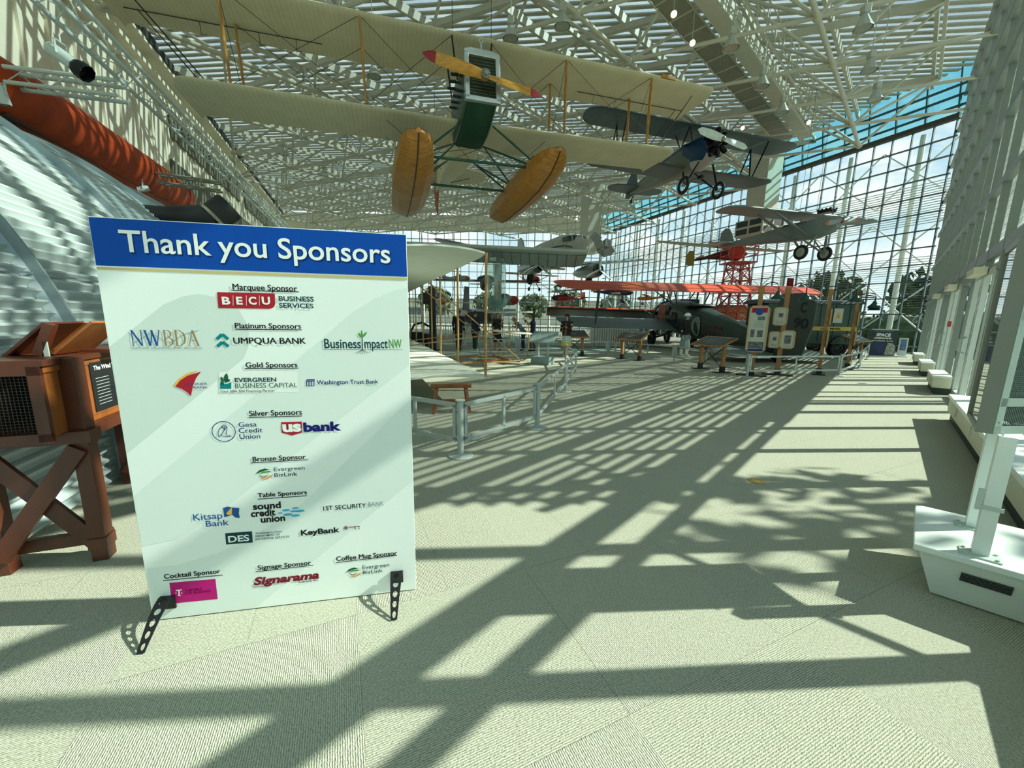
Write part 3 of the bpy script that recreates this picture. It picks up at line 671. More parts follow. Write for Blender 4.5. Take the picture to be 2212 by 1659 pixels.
# ================================================================ framed display stand at the right
kw = mat('white kiosk laminate', (0.66, 0.74, 0.71), 0.35, 0, 0.03)
kg = mat('grey green kiosk metal', (0.17, 0.19, 0.16), 0.4, 0.2, 0.05)
kl = mat('pale green kiosk frame', (0.42, 0.52, 0.46), 0.4, 0.1, 0.04)
KA = Vector((.725, .69, 0)).normalized(); KB = Vector((.745, -.667, 0)).normalized()
KL = Vector((2.176, 1.897, 0)); zt = .30
kio = thing('display_stand', 'tall framed display case on two white posts and a white wedge base by the window', 'display stand', KL)
def KP(a, c, z=0): return KA * a + KB * c + UP * z
def kpoly(i, lab=None): return [(i, i), (.672 - i, i), (.672 - i, .44 - i), (.58 - i, .53 - i), (i, .53 - i)]
b = MB(); lo = [KP(a, c, .01) for a, c in kpoly(.10)]; hi = [KP(a, c, zt - .035) for a, c in kpoly(.022)]; b.loft([lo, hi]); b.build('base', kw, kio)
b = MB(); lo = [KP(a, c, zt - .035) for a, c in kpoly(0)]; hi = [KP(a, c, zt) for a, c in kpoly(0)]; b.loft([lo, hi]); b.build('base_top', kw, kio, bevel=.005)
b = MB(); n0 = KP(.085, .2, .15)
for k in range(6): b.box(KP(.036 + k * .0028, .27, .200 - k * .009), (.17, .012, .004), frame3(KB, KA, UP))
b.build('vent_grille', mat('dark vent slot', (0.05, 0.06, 0.06), 0.5), kio)
for a, c in ((.085, .235), (.48, .235)):
    b = MB(); b.box(KP(a, c, .615), (.018, .058, .63), frame3(KA, KB, UP)); b.box(KP(a + .022, c - .024, .615), (.05, .012, .63), frame3(KA, KB, UP)); p = b.build('post', kw, kio)
    b = MB(); b.box(KP(a, c, zt + .004), (.10, .14, .008), frame3(KA, KB, UP))
    for dx in (-.035, .035):
        for dy in (-.055, .055): b.tube(KP(a + dx, c + dy, zt + .005), KP(a + dx, c + dy, zt + .016), .007, n=6)
    b.build('foot_plate', kl, p)
b = MB(); b.box(KP(.07, .19, .60), (.014, .02, .11), frame3(KA, KB, UP)); b.box(KP(.075, .235, .56), (.012, .08, .02), frame3(KA, KB, UP)); b.build('latch', kl, kio)
# display case: corner strip, glazed face along KA, perforated face along KB
E0 = floor_at(2122, 932, .93) - KL; E0 = Vector((E0.x - .04, E0.y, 0)); zb0, zt0 = .93, 1.875
cs = (KA * .5 - KB * -.5).normalized()
b = MB(); b.box(E0 + UP * (zb0 + zt0) / 2 + KB * .028, (.02, .056, zt0 - zb0), frame3(KA, KB, UP)); b.build('case_edge', kg, kio)
G0 = E0 - KB * .0
b = MB(); b.box(G0 + KA * .24 + UP * (zb0 + zt0) / 2 + KB * .012, (.46, .01, zt0 - zb0 - .06), frame3(KA, KB, UP))
b.build('glazed_panel', mat('glossy dark poster glass', (0.16, 0.18, 0.16), 0.03, 0, 0.3, 3, spec=1.0), kio)
b = MB()
for z in (zb0 + .015, zt0 - .015): b.box(G0 + KA * .24 + UP * z + KB * .012, (.46, .022, .03), frame3(KA, KB, UP))
b.box(G0 + KA * .475 + UP * (zb0 + zt0) / 2 + KB * .012, (.02, .022, zt0 - zb0), frame3(KA, KB, UP)); b.build('panel_frame', kg, kio)
KX = Vector((.996, .085, 0)).normalized(); KY = Vector((-KX.y, KX.x, 0)); Q0 = E0 + KB * .05; b = MB(); WQ = .42
for c in (.02, WQ - .02): b.box(Q0 + KX * c + UP * (zb0 + zt0) / 2, (.025, .04, zt0 - zb0), frame3(KY, KX, UP))
for z in (zb0 + .02, zt0 - .02, zb0 + .16, zt0 - .09, zb0 + .58): b.box(Q0 + KX * WQ / 2 + UP * z, (.025, WQ - .01, .04), frame3(KY, KX, UP))
for z in (zb0 + .06, zt0 - .055): b.tube(Q0 + KX * .02 + UP * z - KY * .012, Q0 + KX * .02 + UP * z - KY * .02, .007, n=8)
b.build('case_frame', kl, kio)
b = MB(); z = zb0 + .18; pm = frame3(KY, KX, UP)
while z < zt0 - .1: b.box(Q0 + KX * WQ / 2 + UP * z, (.002, WQ - .05, .0045), pm); z += .010
c = .045
while c < WQ - .04: b.box(Q0 + KX * c + UP * (zb0 + zt0) / 2, (.002, .0045, zt0 - zb0 - .06), pm); c += .010
b.build('perforated_sheet', mat('perforated green grey sheet', (0.12, 0.18, 0.16), 0.5, 0.3), kio)

b = MB(); e0, e1 = G0 + KA * .47, Q0 + KX * WQ; b.bar(e0 + UP * (zb0 + zt0) / 2, e1 + UP * (zb0 + zt0) / 2, .02, zt0 - zb0 - .02); b.build('case_shade_panel', kg, kio)  # unseen solid side, added to close the case and shade the carpet

# ================================================================ wooden trestle with a box and flared hood
wood = mat('dark red brown varnished wood', (0.085, 0.022, 0.009), 0.42, 0, 0.35, 5, 0.05, stretch=(1, 1, .25))
wood2 = mat('worn orange brown wood', (0.25, 0.080, 0.018), 0.42, 0, 0.4, 6, 0.05, stretch=(1, 1, .4))
T0 = floor_at(237, 1206); T0.z = 0
tr = thing('wind_tunnel_model', 'dark wooden trestle carrying a long box with mesh end and open hood', 'wooden apparatus', T0)
fx = frame3(HV, HU, UP)
def TP(x, y, z): return HV * x + HU * y + UP * z
TW, TL = .46, 1.30
for x, y, h in ((-.035, .03, 1.205), (-TW + .01, .03, 1.205), (-.035, TL, 1.15), (-TW + .01, TL, 1.15)):
    b = MB(); b.box(TP(x, y, h / 2), (.075, .085, h), fx); b.box(TP(x, y + .0, .11), (.088, .10, .07), fx); b.build('leg', wood, tr, bevel=.004)
for y in (.03, TL):
    b = MB(); b.box(TP(-TW / 2, y - .02, .765), (TW + .06, .10, .07), fx); b.build('cross_rail', wood, tr, bevel=.003)
    b = MB(); b.box(TP(-TW / 2, y + .04, .12), (TW, .04, .075), fx); b.build('cross_rail', wood, tr, bevel=.003)
    for s in (0, 1):
        b = MB(); x0, x1 = (-TW + .02, -.04) if s else (-.04, -TW + .02)
        b.bar(TP(x0, y - .052 + s * .03, .70), TP(x1, y - .052 + s * .03, .10), .025, .085, (0, 0, 1)); b.build('brace', wood, tr)
for x in (-.04, -TW + .01):
    b = MB(); b.box(TP(x, TL / 2, .77), (.05, TL, .06), fx); b.build('side_rail', wood, tr)
BX = [(-.40, -.06), (0, 0)]
b = MB(); bx0, bx1, bz0, bz1, by0, by1 = -TW + .055, -.085, .80, 1.155, -.13, TL + .1
b.box(TP(bx1, (by0 + by1) / 2, (bz0 + bz1) / 2), (.03, by1 - by0, bz1 - bz0), fx); b.box(TP(bx0, (by0 + by1) / 2, (bz0 + bz1) / 2), (.03, by1 - by0, bz1 - bz0), fx)
b.box(TP((bx0 + bx1) / 2, (by0 + by1) / 2, bz0), (bx1 - bx0, by1 - by0, .03), fx); b.box(TP((bx0 + bx1) / 2, (by0 + by1) / 2, bz1), (bx1 - bx0 + .05, by1 - by0, .03), fx)
b.box(TP((bx0 + bx1) / 2, by1 - .02, (bz0 + bz1) / 2), (bx1 - bx0, .03, bz1 - bz0), fx); b.build('box', wood2, tr)
b = MB()
for x in (bx0, bx1): b.box(TP(x, by0 - .012, (bz0 + bz1) / 2), (.05, .025, bz1 - bz0 + .04), fx)
for z in (bz0, bz1): b.box(TP((bx0 + bx1) / 2, by0 - .012, z), (bx1 - bx0 + .05, .025, .05), fx)
b.build('mesh_frame', wood, tr)
b = MB(); k = bx0
while k < bx1: b.box(TP(k, by0 + .004, (bz0 + bz1) / 2), (.004, .003, bz1 - bz0), fx); k += .0155
k = bz0
while k < bz1: b.box(TP((bx0 + bx1) / 2, by0 + .006, k), (bx1 - bx0, .003, .004), fx); k += .0155
b.build('mesh_screen', mat('black wire mesh', (0.02, 0.02, 0.02), 0.5, 0.5), tr)
b = MB(); b.box(TP(-.068, .62, 1.0), (.006, .9, .33), fx); b.box(TP(-.02, .62, 1.0), (.004, .5, .001), fx); sd = b.build('side_panel', wood2, tr)
b = MB(); b.box(TP(-.061, .40, 1.0), (.006, .34, .30), fx); lb = b.build('label_plate', mat('black label plate', (0.012, 0.014, 0.016), 0.4), tr)
b = MB(); write(b, 'The Wind Tunnel', TP(-.0575, .26, 1.10), HU, UP, .30, .028, .02); b.build('label_lettering', ink('white'), lb)
b = MB()
for k in range(9): b.box(TP(-.0578, .33, 1.05 - k * .02), (.001, .13, .004), fx)
b.build('label_text_line', ink('grey'), lb)
b = MB(); b.box(TP(-TW / 2, .35, 1.19), (TW * .8, 1.0, .03), fx); b.box(TP(-TW / 2 + .12, .62, 1.212), (.30, .6, .02), fx); b.build('top_board', wood, tr)
# flared hood standing open on the top: four boards, wide at the top
def board(pts, m, nm, th=.014):
    b = MB(); N = (pts[1] - pts[0]).cross(pts[2] - pts[0]).normalized() * th; n = len(pts)
    b.add(pts + [p + N for p in pts], [tuple(range(n - 1, -1, -1)), tuple(range(n, 2 * n))] + [(i, (i + 1) % n, n + (i + 1) % n, n + i) for i in range(n)]); return b.build(nm, m, tr)
HT = on_plane(97, 700, T0 + HU * .12, HU) - T0; HR = on_plane(200, 698, T0 + HU * .12, HU) - T0; HB = on_plane(118, 766, T0 + HU * .12, HU) - T0; HL = on_plane(5, 776, T0 + HU * .12, HU) - T0
d = HU * .34
hz = HU * .0
board([HL, HT, HT + d, HL + d], wood, 'hood_board'); board([HB, HR, HR + d, HB + d], wood2, 'hood_board'); board([HL + d, HB + d, HR + d, HT + d], wood2, 'hood_board')
b = MB(); b.bar(HB + HV * -.06, HT + (HR - HT) * .12, .05, .04); b.build('hood_post', wood, tr)
b = MB(); b.box(HB + UP * .03 + HV * -.02 - HU * .02, (.02, .01, .09), fx); b.build('hinge', kl, tr)

# ================================================================ corrugated arched hut
hut_m = mat('pale blue white corrugated steel', (0.47, 0.56, 0.56), 0.42, 0.1, 0.06, 3)
HC_V, HC_Z, HRAD = -6.35, .1, 4.3; hu0, hu1 = -2.2, 12.5
hut = thing('quonset_hut', 'large arched hut of pale corrugated metal sheets with curved flanged ribs beside the left wall', 'hut', UV(4.2, HC_V))
O_ = UV(4.2, HC_V)
def HP(u, a, r): return UV(u, HC_V + r * math.cos(a), HC_Z + r * math.sin(a)) - O_
a0, a1, NP = -.02, R(98), 84
ribs_u = [-.6, 1.8, 4.2, 6.6, 9.0, 11.4]
b = MB(); prev = None; edges = [hu0] + ribs_u + [hu1]
for q, (ua, ub) in enumerate(zip(edges, edges[1:])):
    lo, hi = [], []
    for k in range(NP * 5 + 1):
        a = a0 + (a1 - a0) * k / (NP * 5); ph = (k % 5) / 5
        r = HRAD + .024 * max(-1, min(1, 1.7 * math.sin(2 * math.pi * ph)))
        lo.append(HP(ua, a, r)); hi.append(HP(ub, a, r))
    n = len(lo); b.add(lo + hi, [(i, i + 1, n + i + 1, n + i) for i in range(n - 1)])
b.build('sheeting', hut_m, hut, True)
for ur in ribs_u:
    b = MB(); rings = []
    for k in range(61):
        a = a0 + (a1 - a0) * k / 60
        rings.append([HP(ur - .05, a, HRAD - .02), HP(ur + .05, a, HRAD - .02), HP(ur + .05, a, HRAD + .03), HP(ur + .012, a, HRAD + .10), HP(ur - .012, a, HRAD + .10), HP(ur - .012, a, HRAD + .03)])
    b.loft(rings); b.build('rib', mat('grey blue steel flange', (0.30, 0.38, 0.40), 0.4, 0.3), hut)
b = MB()
for aa in (R(22), R(52)): b.add([HP(u, aa, HRAD + .034) for u in (hu0, hu1)] + [HP(u, aa + .004, HRAD + .04) for u in (hu0, hu1)], [(0, 1, 3, 2)])
b.build('lap_seam', MATS['grey blue steel flange'], hut)

# ================================================================ things along the left wall
tube_o = mat('orange red fabric hull', (0.42, 0.05, 0.006), 0.6, 0, 0.3, 2, spec=.25)
p0 = on_plane(-60, 160, UV(0, -7.0), HV); p1 = on_plane(398, 432, UV(0, -7.0), HV)
th = thing('aircraft_hull', 'long orange red rounded hull stretched along the left wall above the hut', 'aircraft hull', (p0 + p1) / 2)
o_ = th.location.copy(); dv = (p1 - p0); b = MB(); rings = []
for t, k in ((0, .9), (.15, 1), (.5, 1), (.8, .98), (.93, .9), (.985, .72), (1.0, .5)):
    c = p0 + dv * t - o_; rings.append(b.ring(c, HV, UP, .66 * k, 24, .68 * k))
b.loft(rings); b.build('hull', tube_o, th, True)
b = MB(); b.loft([b.ring(p0 + dv * .88 - o_, HV, UP, .645, 24, .665), b.ring(p0 + dv * .89 - o_, HV, UP, .66, 24, .68), b.ring(p0 + dv * .90 - o_, HV, UP, .645, 24, .665)], False)
b.build('hoop', mat('dark red seam', (0.22, 0.02, 0.005), 0.5), th)
b = MB(); b.box((p0 + p1) / 2 - o_ + HV * -.12 - UP * .56, (.80, dv.length * .96, .14), frame3(HV, dv.normalized(), HV.cross(dv.normalized()))); b.build('underside_shade', mat('dark maroon underside shade', (0.06, 0.012, 0.008), 0.6), th)  # added board; the dark red shading below the hull is put into its colour
b = MB(); c = UV(9.5, -7.55, 3.75); b.box(c, (11, .06, 2.2), frame3(HU, HV * -1, UP)); mu = b.build('wall_mural', mat('navy blue mural', (0.012, 0.045, 0.09), 0.6), bevel=0)
tag(mu, 'dark blue mural panel with white patches on the left wall below the orange hull', 'mural')
b = MB()
for u in (5.6, 10.8): b.box(UV(u, -7.50, 3.9), (2.1, .03, 1.7), frame3(HU, HV * -1, UP))
b.build('white_patch', ink('white'), mu)
b = MB()
for k, u in enumerate((10.2, 10.8, 11.4)): b.bar(UV(u - .2, -7.47, 3.2), UV(u + .2, -7.47, 4.5), .03, .2, HV)
b.build('red_letter', ink('red'), mu)
# black air hose with a tan band
q1 = at_y(462, 470, 7.6); q0 = at_y(360, 468, 7.2); q2 = at_y(497, 446, 7.75)
du = thing('black_duct', 'fat black cylinder with a tan strap and a flat end pointing right above the sign', 'duct', q1)
b = MB(); b.path([q0 - HV * .35 - q1, q0 - q1, (q1 - q0) * .55 + q0 - q1, Vector((0, 0, 0))], [.16, .17, .20, .235], 18); b.path([Vector((0, 0, 0)), q2 - q1 - (q2 - q1) * .1, q2 - q1], [.25, .255, .235], 22); b.build('tube', mat('black rubber', (0.008, 0.010, 0.009), 0.55), du, True)
b = MB(); dd = (q2 - q1).normalized(); b.lathe([(.236, -.03), (.262, -.025), (.262, .025), (.236, .03)], (0, 0, 0), dd, 24, False); b.build('strap', mat('tan strap', (0.30, 0.29, 0.20), 0.6), du, True)
b = MB(); b.lathe([(.06, 0), (.06, .012)], q2 - q1 + UP * .08, dd, 14); b.build('end_label', ink('pale'), du)
# lighting trusses
def box_truss(name, label, A, Bp, w, up=UP, rt=.042, pitch=.42, mats=white_metal):
    t = thing(name, label, 'lighting truss', A); d = (Bp - A); Ln = d.length; d.normalize(); x = d.cross(up).normalized(); y = x.cross(d)
    cor = [x * (sx * w / 2) + y * (sy * w / 2) for sx, sy in ((-1, -1), (1, -1), (1, 1), (-1, 1))]
    for c in cor: bb = MB(); bb.tube(c, c + d * Ln, rt, n=8); bb.build('chord', mats, t, True)
    bb = MB(); k = 0
    while k * pitch < Ln - pitch:
        for i in range(4):
            a, e = cor[i], cor[(i + 1) % 4]
            if k % 2: a, e = e, a
            bb.tube(a + d * (k * pitch), e + d * ((k + 1) * pitch), .011, n=5, cap=False)
        k += 1
    bb.build('lacing', mats, t, True); return t
TV = -4.3
m0 = on_plane(60, -60, UV(0, TV), HV); m1 = on_plane(650, 527, UV(0, TV), HV)
main = box_truss('lighting_truss', 'long silver lighting truss running toward the far end high above the hut', m0, m1, .34)
j1 = on_plane(277, 196, UV(0, TV), HV); j2 = on_plane(492, 403, UV(0, TV), HV)
box_truss('lighting_truss', 'short silver cross truss nearer the viewer, joining the long truss above the orange hull', j1 - Vector((2.25, .1, -.14)), j1 - Vector((.12, 0, .02)), .28)
box_truss('lighting_truss', 'short cross truss farther along carrying a lit lamp in front of the orange hull', j2 - HV * 2.0, j2 - HV * .2 - UP * .05, .28, mats=mat('grey green truss paint', (0.30, 0.34, 0.27), 0.5))
def can_lamp(label, P, aim, L=.34, r=.085, lit=False, snoot=True):
    t = thing('spot_lamp', label, 'spotlight', P, group=None); aim = aim.normalized()
    b = MB(); b.lathe([(r * .8, -L * .5), (r, -L * .4), (r, L * .5)], (0, 0, 0), aim, 16); b.build('housing', white_metal, t, True)
    b = MB(); s = aim.cross(UP).normalized(); b.bar(s * r * 1.1, s * r * 1.1 + UP * r * 2, .012, .03); b.bar(-s * r * 1.1, -s * r * 1.1 + UP * r * 2, .012, .03); b.bar(s * r * 1.1 + UP * r * 2, -s * r * 1.1 + UP * r * 2, .03, .012); b.tube(UP * r * 2, UP * (r * 2 + .12), .012); b.build('yoke', white_metal, t)
    if snoot:
        b = MB(); b.lathe([(r * 1.05, L * .48), (r * 1.35, L * .6), (r * 1.35, L * .95)], (0, 0, 0), aim, 8, False); b.build('barn_door', foot_black, t)
    b = MB(); b.lathe([(r * .85, L * .505), (r * .85, L * .51)], (0, 0, 0), aim, 14); b.build('lens', mat('warm lit lens', (1.0, 0.75, 0.42), 0.3, emit=6.0) if lit else mat('dark lens', (0.03, 0.03, 0.035), 0.1), t)
    return t
can_lamp('white can lamp with black barn doors hanging under the long truss', on_plane(135, 122, UV(0, TV), HV) , Vector((.75, .15, -.55)), .40, .10)
can_lamp('white can lamp partly outside the picture below the nearer cross truss', on_plane(2, 205, UV(0, TV - 1.5), HV), Vector((0, 0.2, -1)), .30, .09, snoot=False)
can_lamp('small lit lamp under the farther cross truss, glowing warm', on_plane(310, 408, UV(0, TV - 1.6), HV), Vector((-.8, -.5, -.3)), .26, .08, lit=True, snoot=False)

# ================================================================ floor medallion
P = floor_at(1635, 1040); b = MB(); b.lathe([(.072, 0.0), (.072, .004), (.060, .006)], (0, 0, 0), UP, 28); md = b.build('floor_medallion', mat('brass', (0.50, 0.38, 0.12), 0.35, 0.7), smooth=True); md.location = P
tag(md, 'small round brass plate set in the carpet', 'floor plate')
b = MB(); b.torus((0, 0, .006), UP, .045, .003, 24, 6); b.build('raised_ring', MATS['brass'], md)
# ================================================================ post and panel barriers
bar_m = mat('silver barrier paint', (0.42, 0.49, 0.47), 0.42, 0.25, 0.05)
POSTS = [(995, 985), (1160, 924), (1221, 846), (1243, 806), (1222, 783)]
def barrier_post(P, label, group=None):
    t = thing('barrier_post', label, 'barrier post', P, group=group)
    b = MB(); b.tube((0, 0, .012), (0, 0, .60), .033, n=20); b.build('tube', bar_m, t, True)
    b = MB(); b.lathe([(.128, 0), (.132, .006), (.128, .014), (.05, .022), (.036, .03)], (0, 0, 0), UP, 28); bs = b.build('base', bar_m, t, True)
    for a in (0.6, 2.7, 4.8): b = MB(); b.tube((.10 * math.cos(a), .10 * math.sin(a), .014), (.10 * math.cos(a), .10 * math.sin(a), .024), .008, n=8); b.build('bolt', bar_m, bs)
    b = MB(); b.lathe([(.036, .595), (.052, .600), (.052, .612), (.03, .617)], (0, 0, 0), UP, 24); b.build('cap', bar_m, t, True)
    return t
def barrier_panel(A, B_, label, group=None, ends=(.055, .055)):
    d = B_ - A; Ln = d.length; d.normalize(); A2, B2 = A + d * ends[0], B_ - d * ends[1]; n = Vector((d.y, -d.x, 0))
    t = thing('crowd_barrier', label, 'barrier panel', A2); W = (B2 - A2).length
    b = MB()
    for z in (.17, .55): b.bar(UP * z, d * W + UP * z, .022, .045)
    b.build('rail', bar_m, t)
    for x in (.02, W / 2, W - .02): b = MB(); b.bar(d * x + UP * .17, d * x + UP * .55, .022, .04, d); b.build('upright', bar_m, t)
    b = MB()
    for z in (.22, .50):
        b.tube(d * -.028 + UP * z, d * .02 + UP * z, .010, n=8); b.tube(d * (W - .02) + UP * z, d * (W + .028) + UP * z, .010, n=8)
    b.build('hinge_pin', bar_m, t); return t
PP = [floor_at(*q) for q in POSTS]
plab = ['silver barrier post on a round base nearest the sponsor sign', 'silver barrier post second from the sponsor sign along the rail', 'silver barrier post third from the sponsor sign where the rail runs back', 'silver barrier post fourth from the sponsor sign, just before the info pedestal', 'silver barrier post farthest back in the rail beside the woman in the skirt']
for P, lab in zip(PP, plab): barrier_post(P, lab)
left = PP[0] + (floor_at(893, 962) - PP[0]).normalized() * 1.25
barrier_panel(PP[0], left, 'silver barrier panel partly hidden behind the sponsor sign')
nl = ['silver barrier panel between the first and second posts from the sign', 'silver barrier panel between the second and third posts from the sign', 'silver barrier panel between the third and fourth posts from the sign', 'silver barrier panel behind the fourth post, shortest in view']
for a, c, lab in zip(PP, PP[1:], nl): barrier_panel(a, c, lab)
# barrier round the mail plane
Q = [floor_at(1613, 815), floor_at(1812, 812), floor_at(1855, 797), floor_at(1873, 772)]
ql = ['barrier post in front of the tall framed poster stand', 'barrier post at the right front corner of the mail plane enclosure', 'barrier post on the right side rail past the corner', 'barrier post at the far end of the right side rail near the banner']
for P, lab in zip(Q, ql): barrier_post(P, 'silver ' + lab)
for (a, c), lab in zip(zip(Q, Q[1:]), ('long panel across the front of the tailplane', 'panel turning back at the right corner', 'panel running back toward the banner')): barrier_panel(a, c, 'silver barrier ' + lab)
S = [floor_at(1456, 782), floor_at(1345, 771), floor_at(1213 + 100, 768), floor_at(1118, 762), floor_at(1060, 762)]
barrier_panel(Q[0], S[0], 'silver barrier panel running left behind the slanted reading desk')
for P, lab in zip(S, ('between the middle and right reading desks', 'beside the middle reading desk', 'right of the woman in the skirt', 'behind the tilted info pedestal', 'behind the small canard wings')): barrier_post(P, 'silver barrier post ' + lab)
for (a, c), lab in zip(zip(S, S[1:]), ('before the main wheel of the mail plane', 'right of the woman in the skirt', 'behind the woman in the skirt', 'behind the small canard wings')): barrier_panel(a, c, 'thin silver barrier panel ' + lab)
# grey info pedestal
P = floor_at(1172, 786); pe = thing('info_pedestal', 'grey tilted reading panel on two posts and a block base behind the barrier', 'information stand', P)
ang = Matrix.Rotation(R(-28), 3, 'Z')
b = MB(); b.box((0, 0, .12), (.62, .5, .24), ang); b.build('base', mat('grey green pedestal', (0.22, 0.30, 0.29), 0.5), pe, bevel=.008)
for x in (-.17, .17): b = MB(); b.tube(ang @ Vector((x, 0, .24)), ang @ Vector((x, 0, .80)), .035, n=14); b.build('post', bar_m, pe, True)
b = MB(); M2 = ang @ Matrix.Rotation(R(32), 3, 'X'); b.box((0, 0, .86), (.86, .62, .03), M2); b.build('reading_panel', MATS['grey green pedestal'], pe, bevel=.005)
b = MB(); b.box(Vector((0, 0, .86)) + M2 @ Vector((0, 0, .018)), (.78, .54, .004), M2); b.build('printed_sheet', mat('grey printed sheet', (0.20, 0.28, 0.27), 0.4, 0, .2, 9), pe)
# saw horse under the near wing
A = floor_at(975, 888); sh = thing('saw_horse', 'reddish brown wooden saw horse holding up the white near wing tip', 'saw horse', A)
d = (floor_at(1020, 886) - floor_at(942, 888)).normalized(); n = Vector((d.y, -d.x, 0)); b = MB(); b.box((0, 0, .40), (.62, .10, .05), frame3(d, n, UP)); b.build('beam', wood2, sh, bevel=.004)
for sx in (-1, 1):
    for sy in (-1, 1): b = MB(); b.bar(d * (.22 * sx) + UP * .39, d * (.27 * sx) + n * (.16 * sy), .05, .04); b.build('leg', wood2, sh)
    b = MB(); b.bar(d * (.245 * sx) + n * .075 + UP * .16, d * (.245 * sx) - n * .075 + UP * .16, .03, .06); b.build('stretcher', wood2, sh)
b = MB(); b.bar(d * -.24 + UP * .15, d * .24 + UP * .15, .03, .07); b.build('stretcher', wood2, sh)
# ================================================================ aircraft
AF = [(0, 0), (.02, .028), (.10, .062), (.30, .085), (.60, .062), (1, .004), (1, -.004), (.6, -.012), (.30, -.022), (.10, -.026), (.02, -.018)]
def wing(b, secs, th=1.0):
    b.loft([[Vector((x, y - f * c, z + (k * th * c) - inc * f)) for f, k in AF] for x, y, c, z, inc in secs]); return b
def secs(half, y, c, z, dih=0, inc=0, tip=.45, rake=0.0, both=True, inner=0.0, mid=6, taper=1.0, zc=None):
    """wing sections from tip to tip: rounded tip of length tip, dihedral per metre, TE drop inc"""
    S = []
    for t in (0.02, .12, .3, .55, .8, 1.0):
        k = math.sqrt(max(0, 1 - (1 - t) ** 2)); x = half - tip * t; cc = c * (taper + (1 - taper) * (1 - x / half))
        S.append((x, y - cc * (.32 * (1 - k)) - rake * 0, cc * max(.10, k if rake == 0 else (.86 + .14 * k)), z + dih * x, inc * max(.1, k)))
    for i in range(1, mid): x = (half - tip) * (1 - i / mid); cc = c * (taper + (1 - taper) * (1 - x / half)); S.append((x, y, cc, z + dih * x, inc))
    if not both: return S + [(inner, y, c, z + dih * inner, inc)]
    return S + [(0, y, c, z, inc)] + [(-x, *r) for x, *r in S[::-1]]
def strut(root, name, a, c, r, m, flat=2.2):
    b = MB(); a, c = Vector(a), Vector(c); d = (c - a).normalized(); y = Vector((0, 1, 0)) - d * d.y; y.normalize(); x = d.cross(y); Ln = (c - a).length
    b.loft([b.ring(a, x, y, r * .7, 10, r * flat * .7), b.ring(a + d * Ln * .5, x, y, r, 10, r * flat), b.ring(c, x, y, r * .7, 10, r * flat * .7)]); return b.build(name, m, root, True)
def wires(root, pts, r=.006, m=None, name='rigging_wire'):
    b = MB()
    for a, c in pts: b.tube(a, c, r, n=4, cap=False)
    return b.build(name, m or mat('dark wire', (0.03, 0.03, 0.03), 0.5, 0.3), root)
def hang(root, locs, top=10.05, r=.007, lean=(0, 0)):
    """hanging cables from points on the aircraft straight up to the roof frame"""
    bpy.context.view_layer.update(); Mi = root.matrix_world.inverted()
    for l in locs:
        w = root.matrix_world @ Vector(l); b = MB(); b.tube(l, Mi @ Vector((w.x + lean[0], w.y + lean[1], top)), r / root.scale.x, n=5); b.build('hanging_cable', mat('dark wire', (0.03, 0.03, 0.03), 0.5, 0.3), root)
def wheel(root, c, R_, w, tyre, disc_m=None, spokes=0, axis=(1, 0, 0)):
    b = MB(); b.torus(c, axis, R_ - w / 2, w / 2, 28, 10); t = b.build('wheel', tyre, root, True)
    b = MB()
    if disc_m: b.lathe([(R_ - w, -w * .22), (R_ * .25, -w * .5), (R_ * .25, w * .5), (R_ - w, w * .22)], c, axis, 24); b.build('wheel_disc', disc_m, t, True)
    else:
        b.lathe([(.05, -w * .6), (.05, w * .6)], c, axis, 12); b.torus(c, axis, R_ - w, .015, 24, 6)
        for k in range(18): a = 2 * math.pi * k / 18; q = Vector((0, math.cos(a), math.sin(a))); b.tube(Vector(c) + q * .05 + Vector((w * .4 * (-1) ** k, 0, 0)), Vector(c) + q * (R_ - w), .005, n=4, cap=False)
        b.build('spoked_rim', mat('steel rim', (0.30, 0.30, 0.27), 0.35, 0.7), t)
    return t
def radial(root, c, r, m, n=9, axis=Vector((0, 1, 0))):
    """round engine: crankcase and n finned cylinders, each its own part"""
    c = Vector(c); b = MB(); b.lathe([(r * .42, -.16), (r * .45, -.05), (r * .40, .08), (r * .2, .2)], c, axis, 18); e = b.build('engine', m, root, True)
    for k in range(n):
        a = 2 * math.pi * k / n + .2; q = Vector((math.cos(a), 0, math.sin(a))); b = MB(); prof = []
        h = r * .4
        for i in range(7): prof += [(r * .15, h + i * r * .075), (r * .19, h + i * r * .075 + .01), (r * .19, h + i * r * .075 + r * .035), (r * .15, h + i * r * .075 + r * .045)]
        b.lathe(prof, c, q, 10); b.box(c + q * (r * .97), (r * .22, r * .3, r * .12), frame3(q.cross(axis), axis, q)); b.build('cylinder', m, e)
    return e
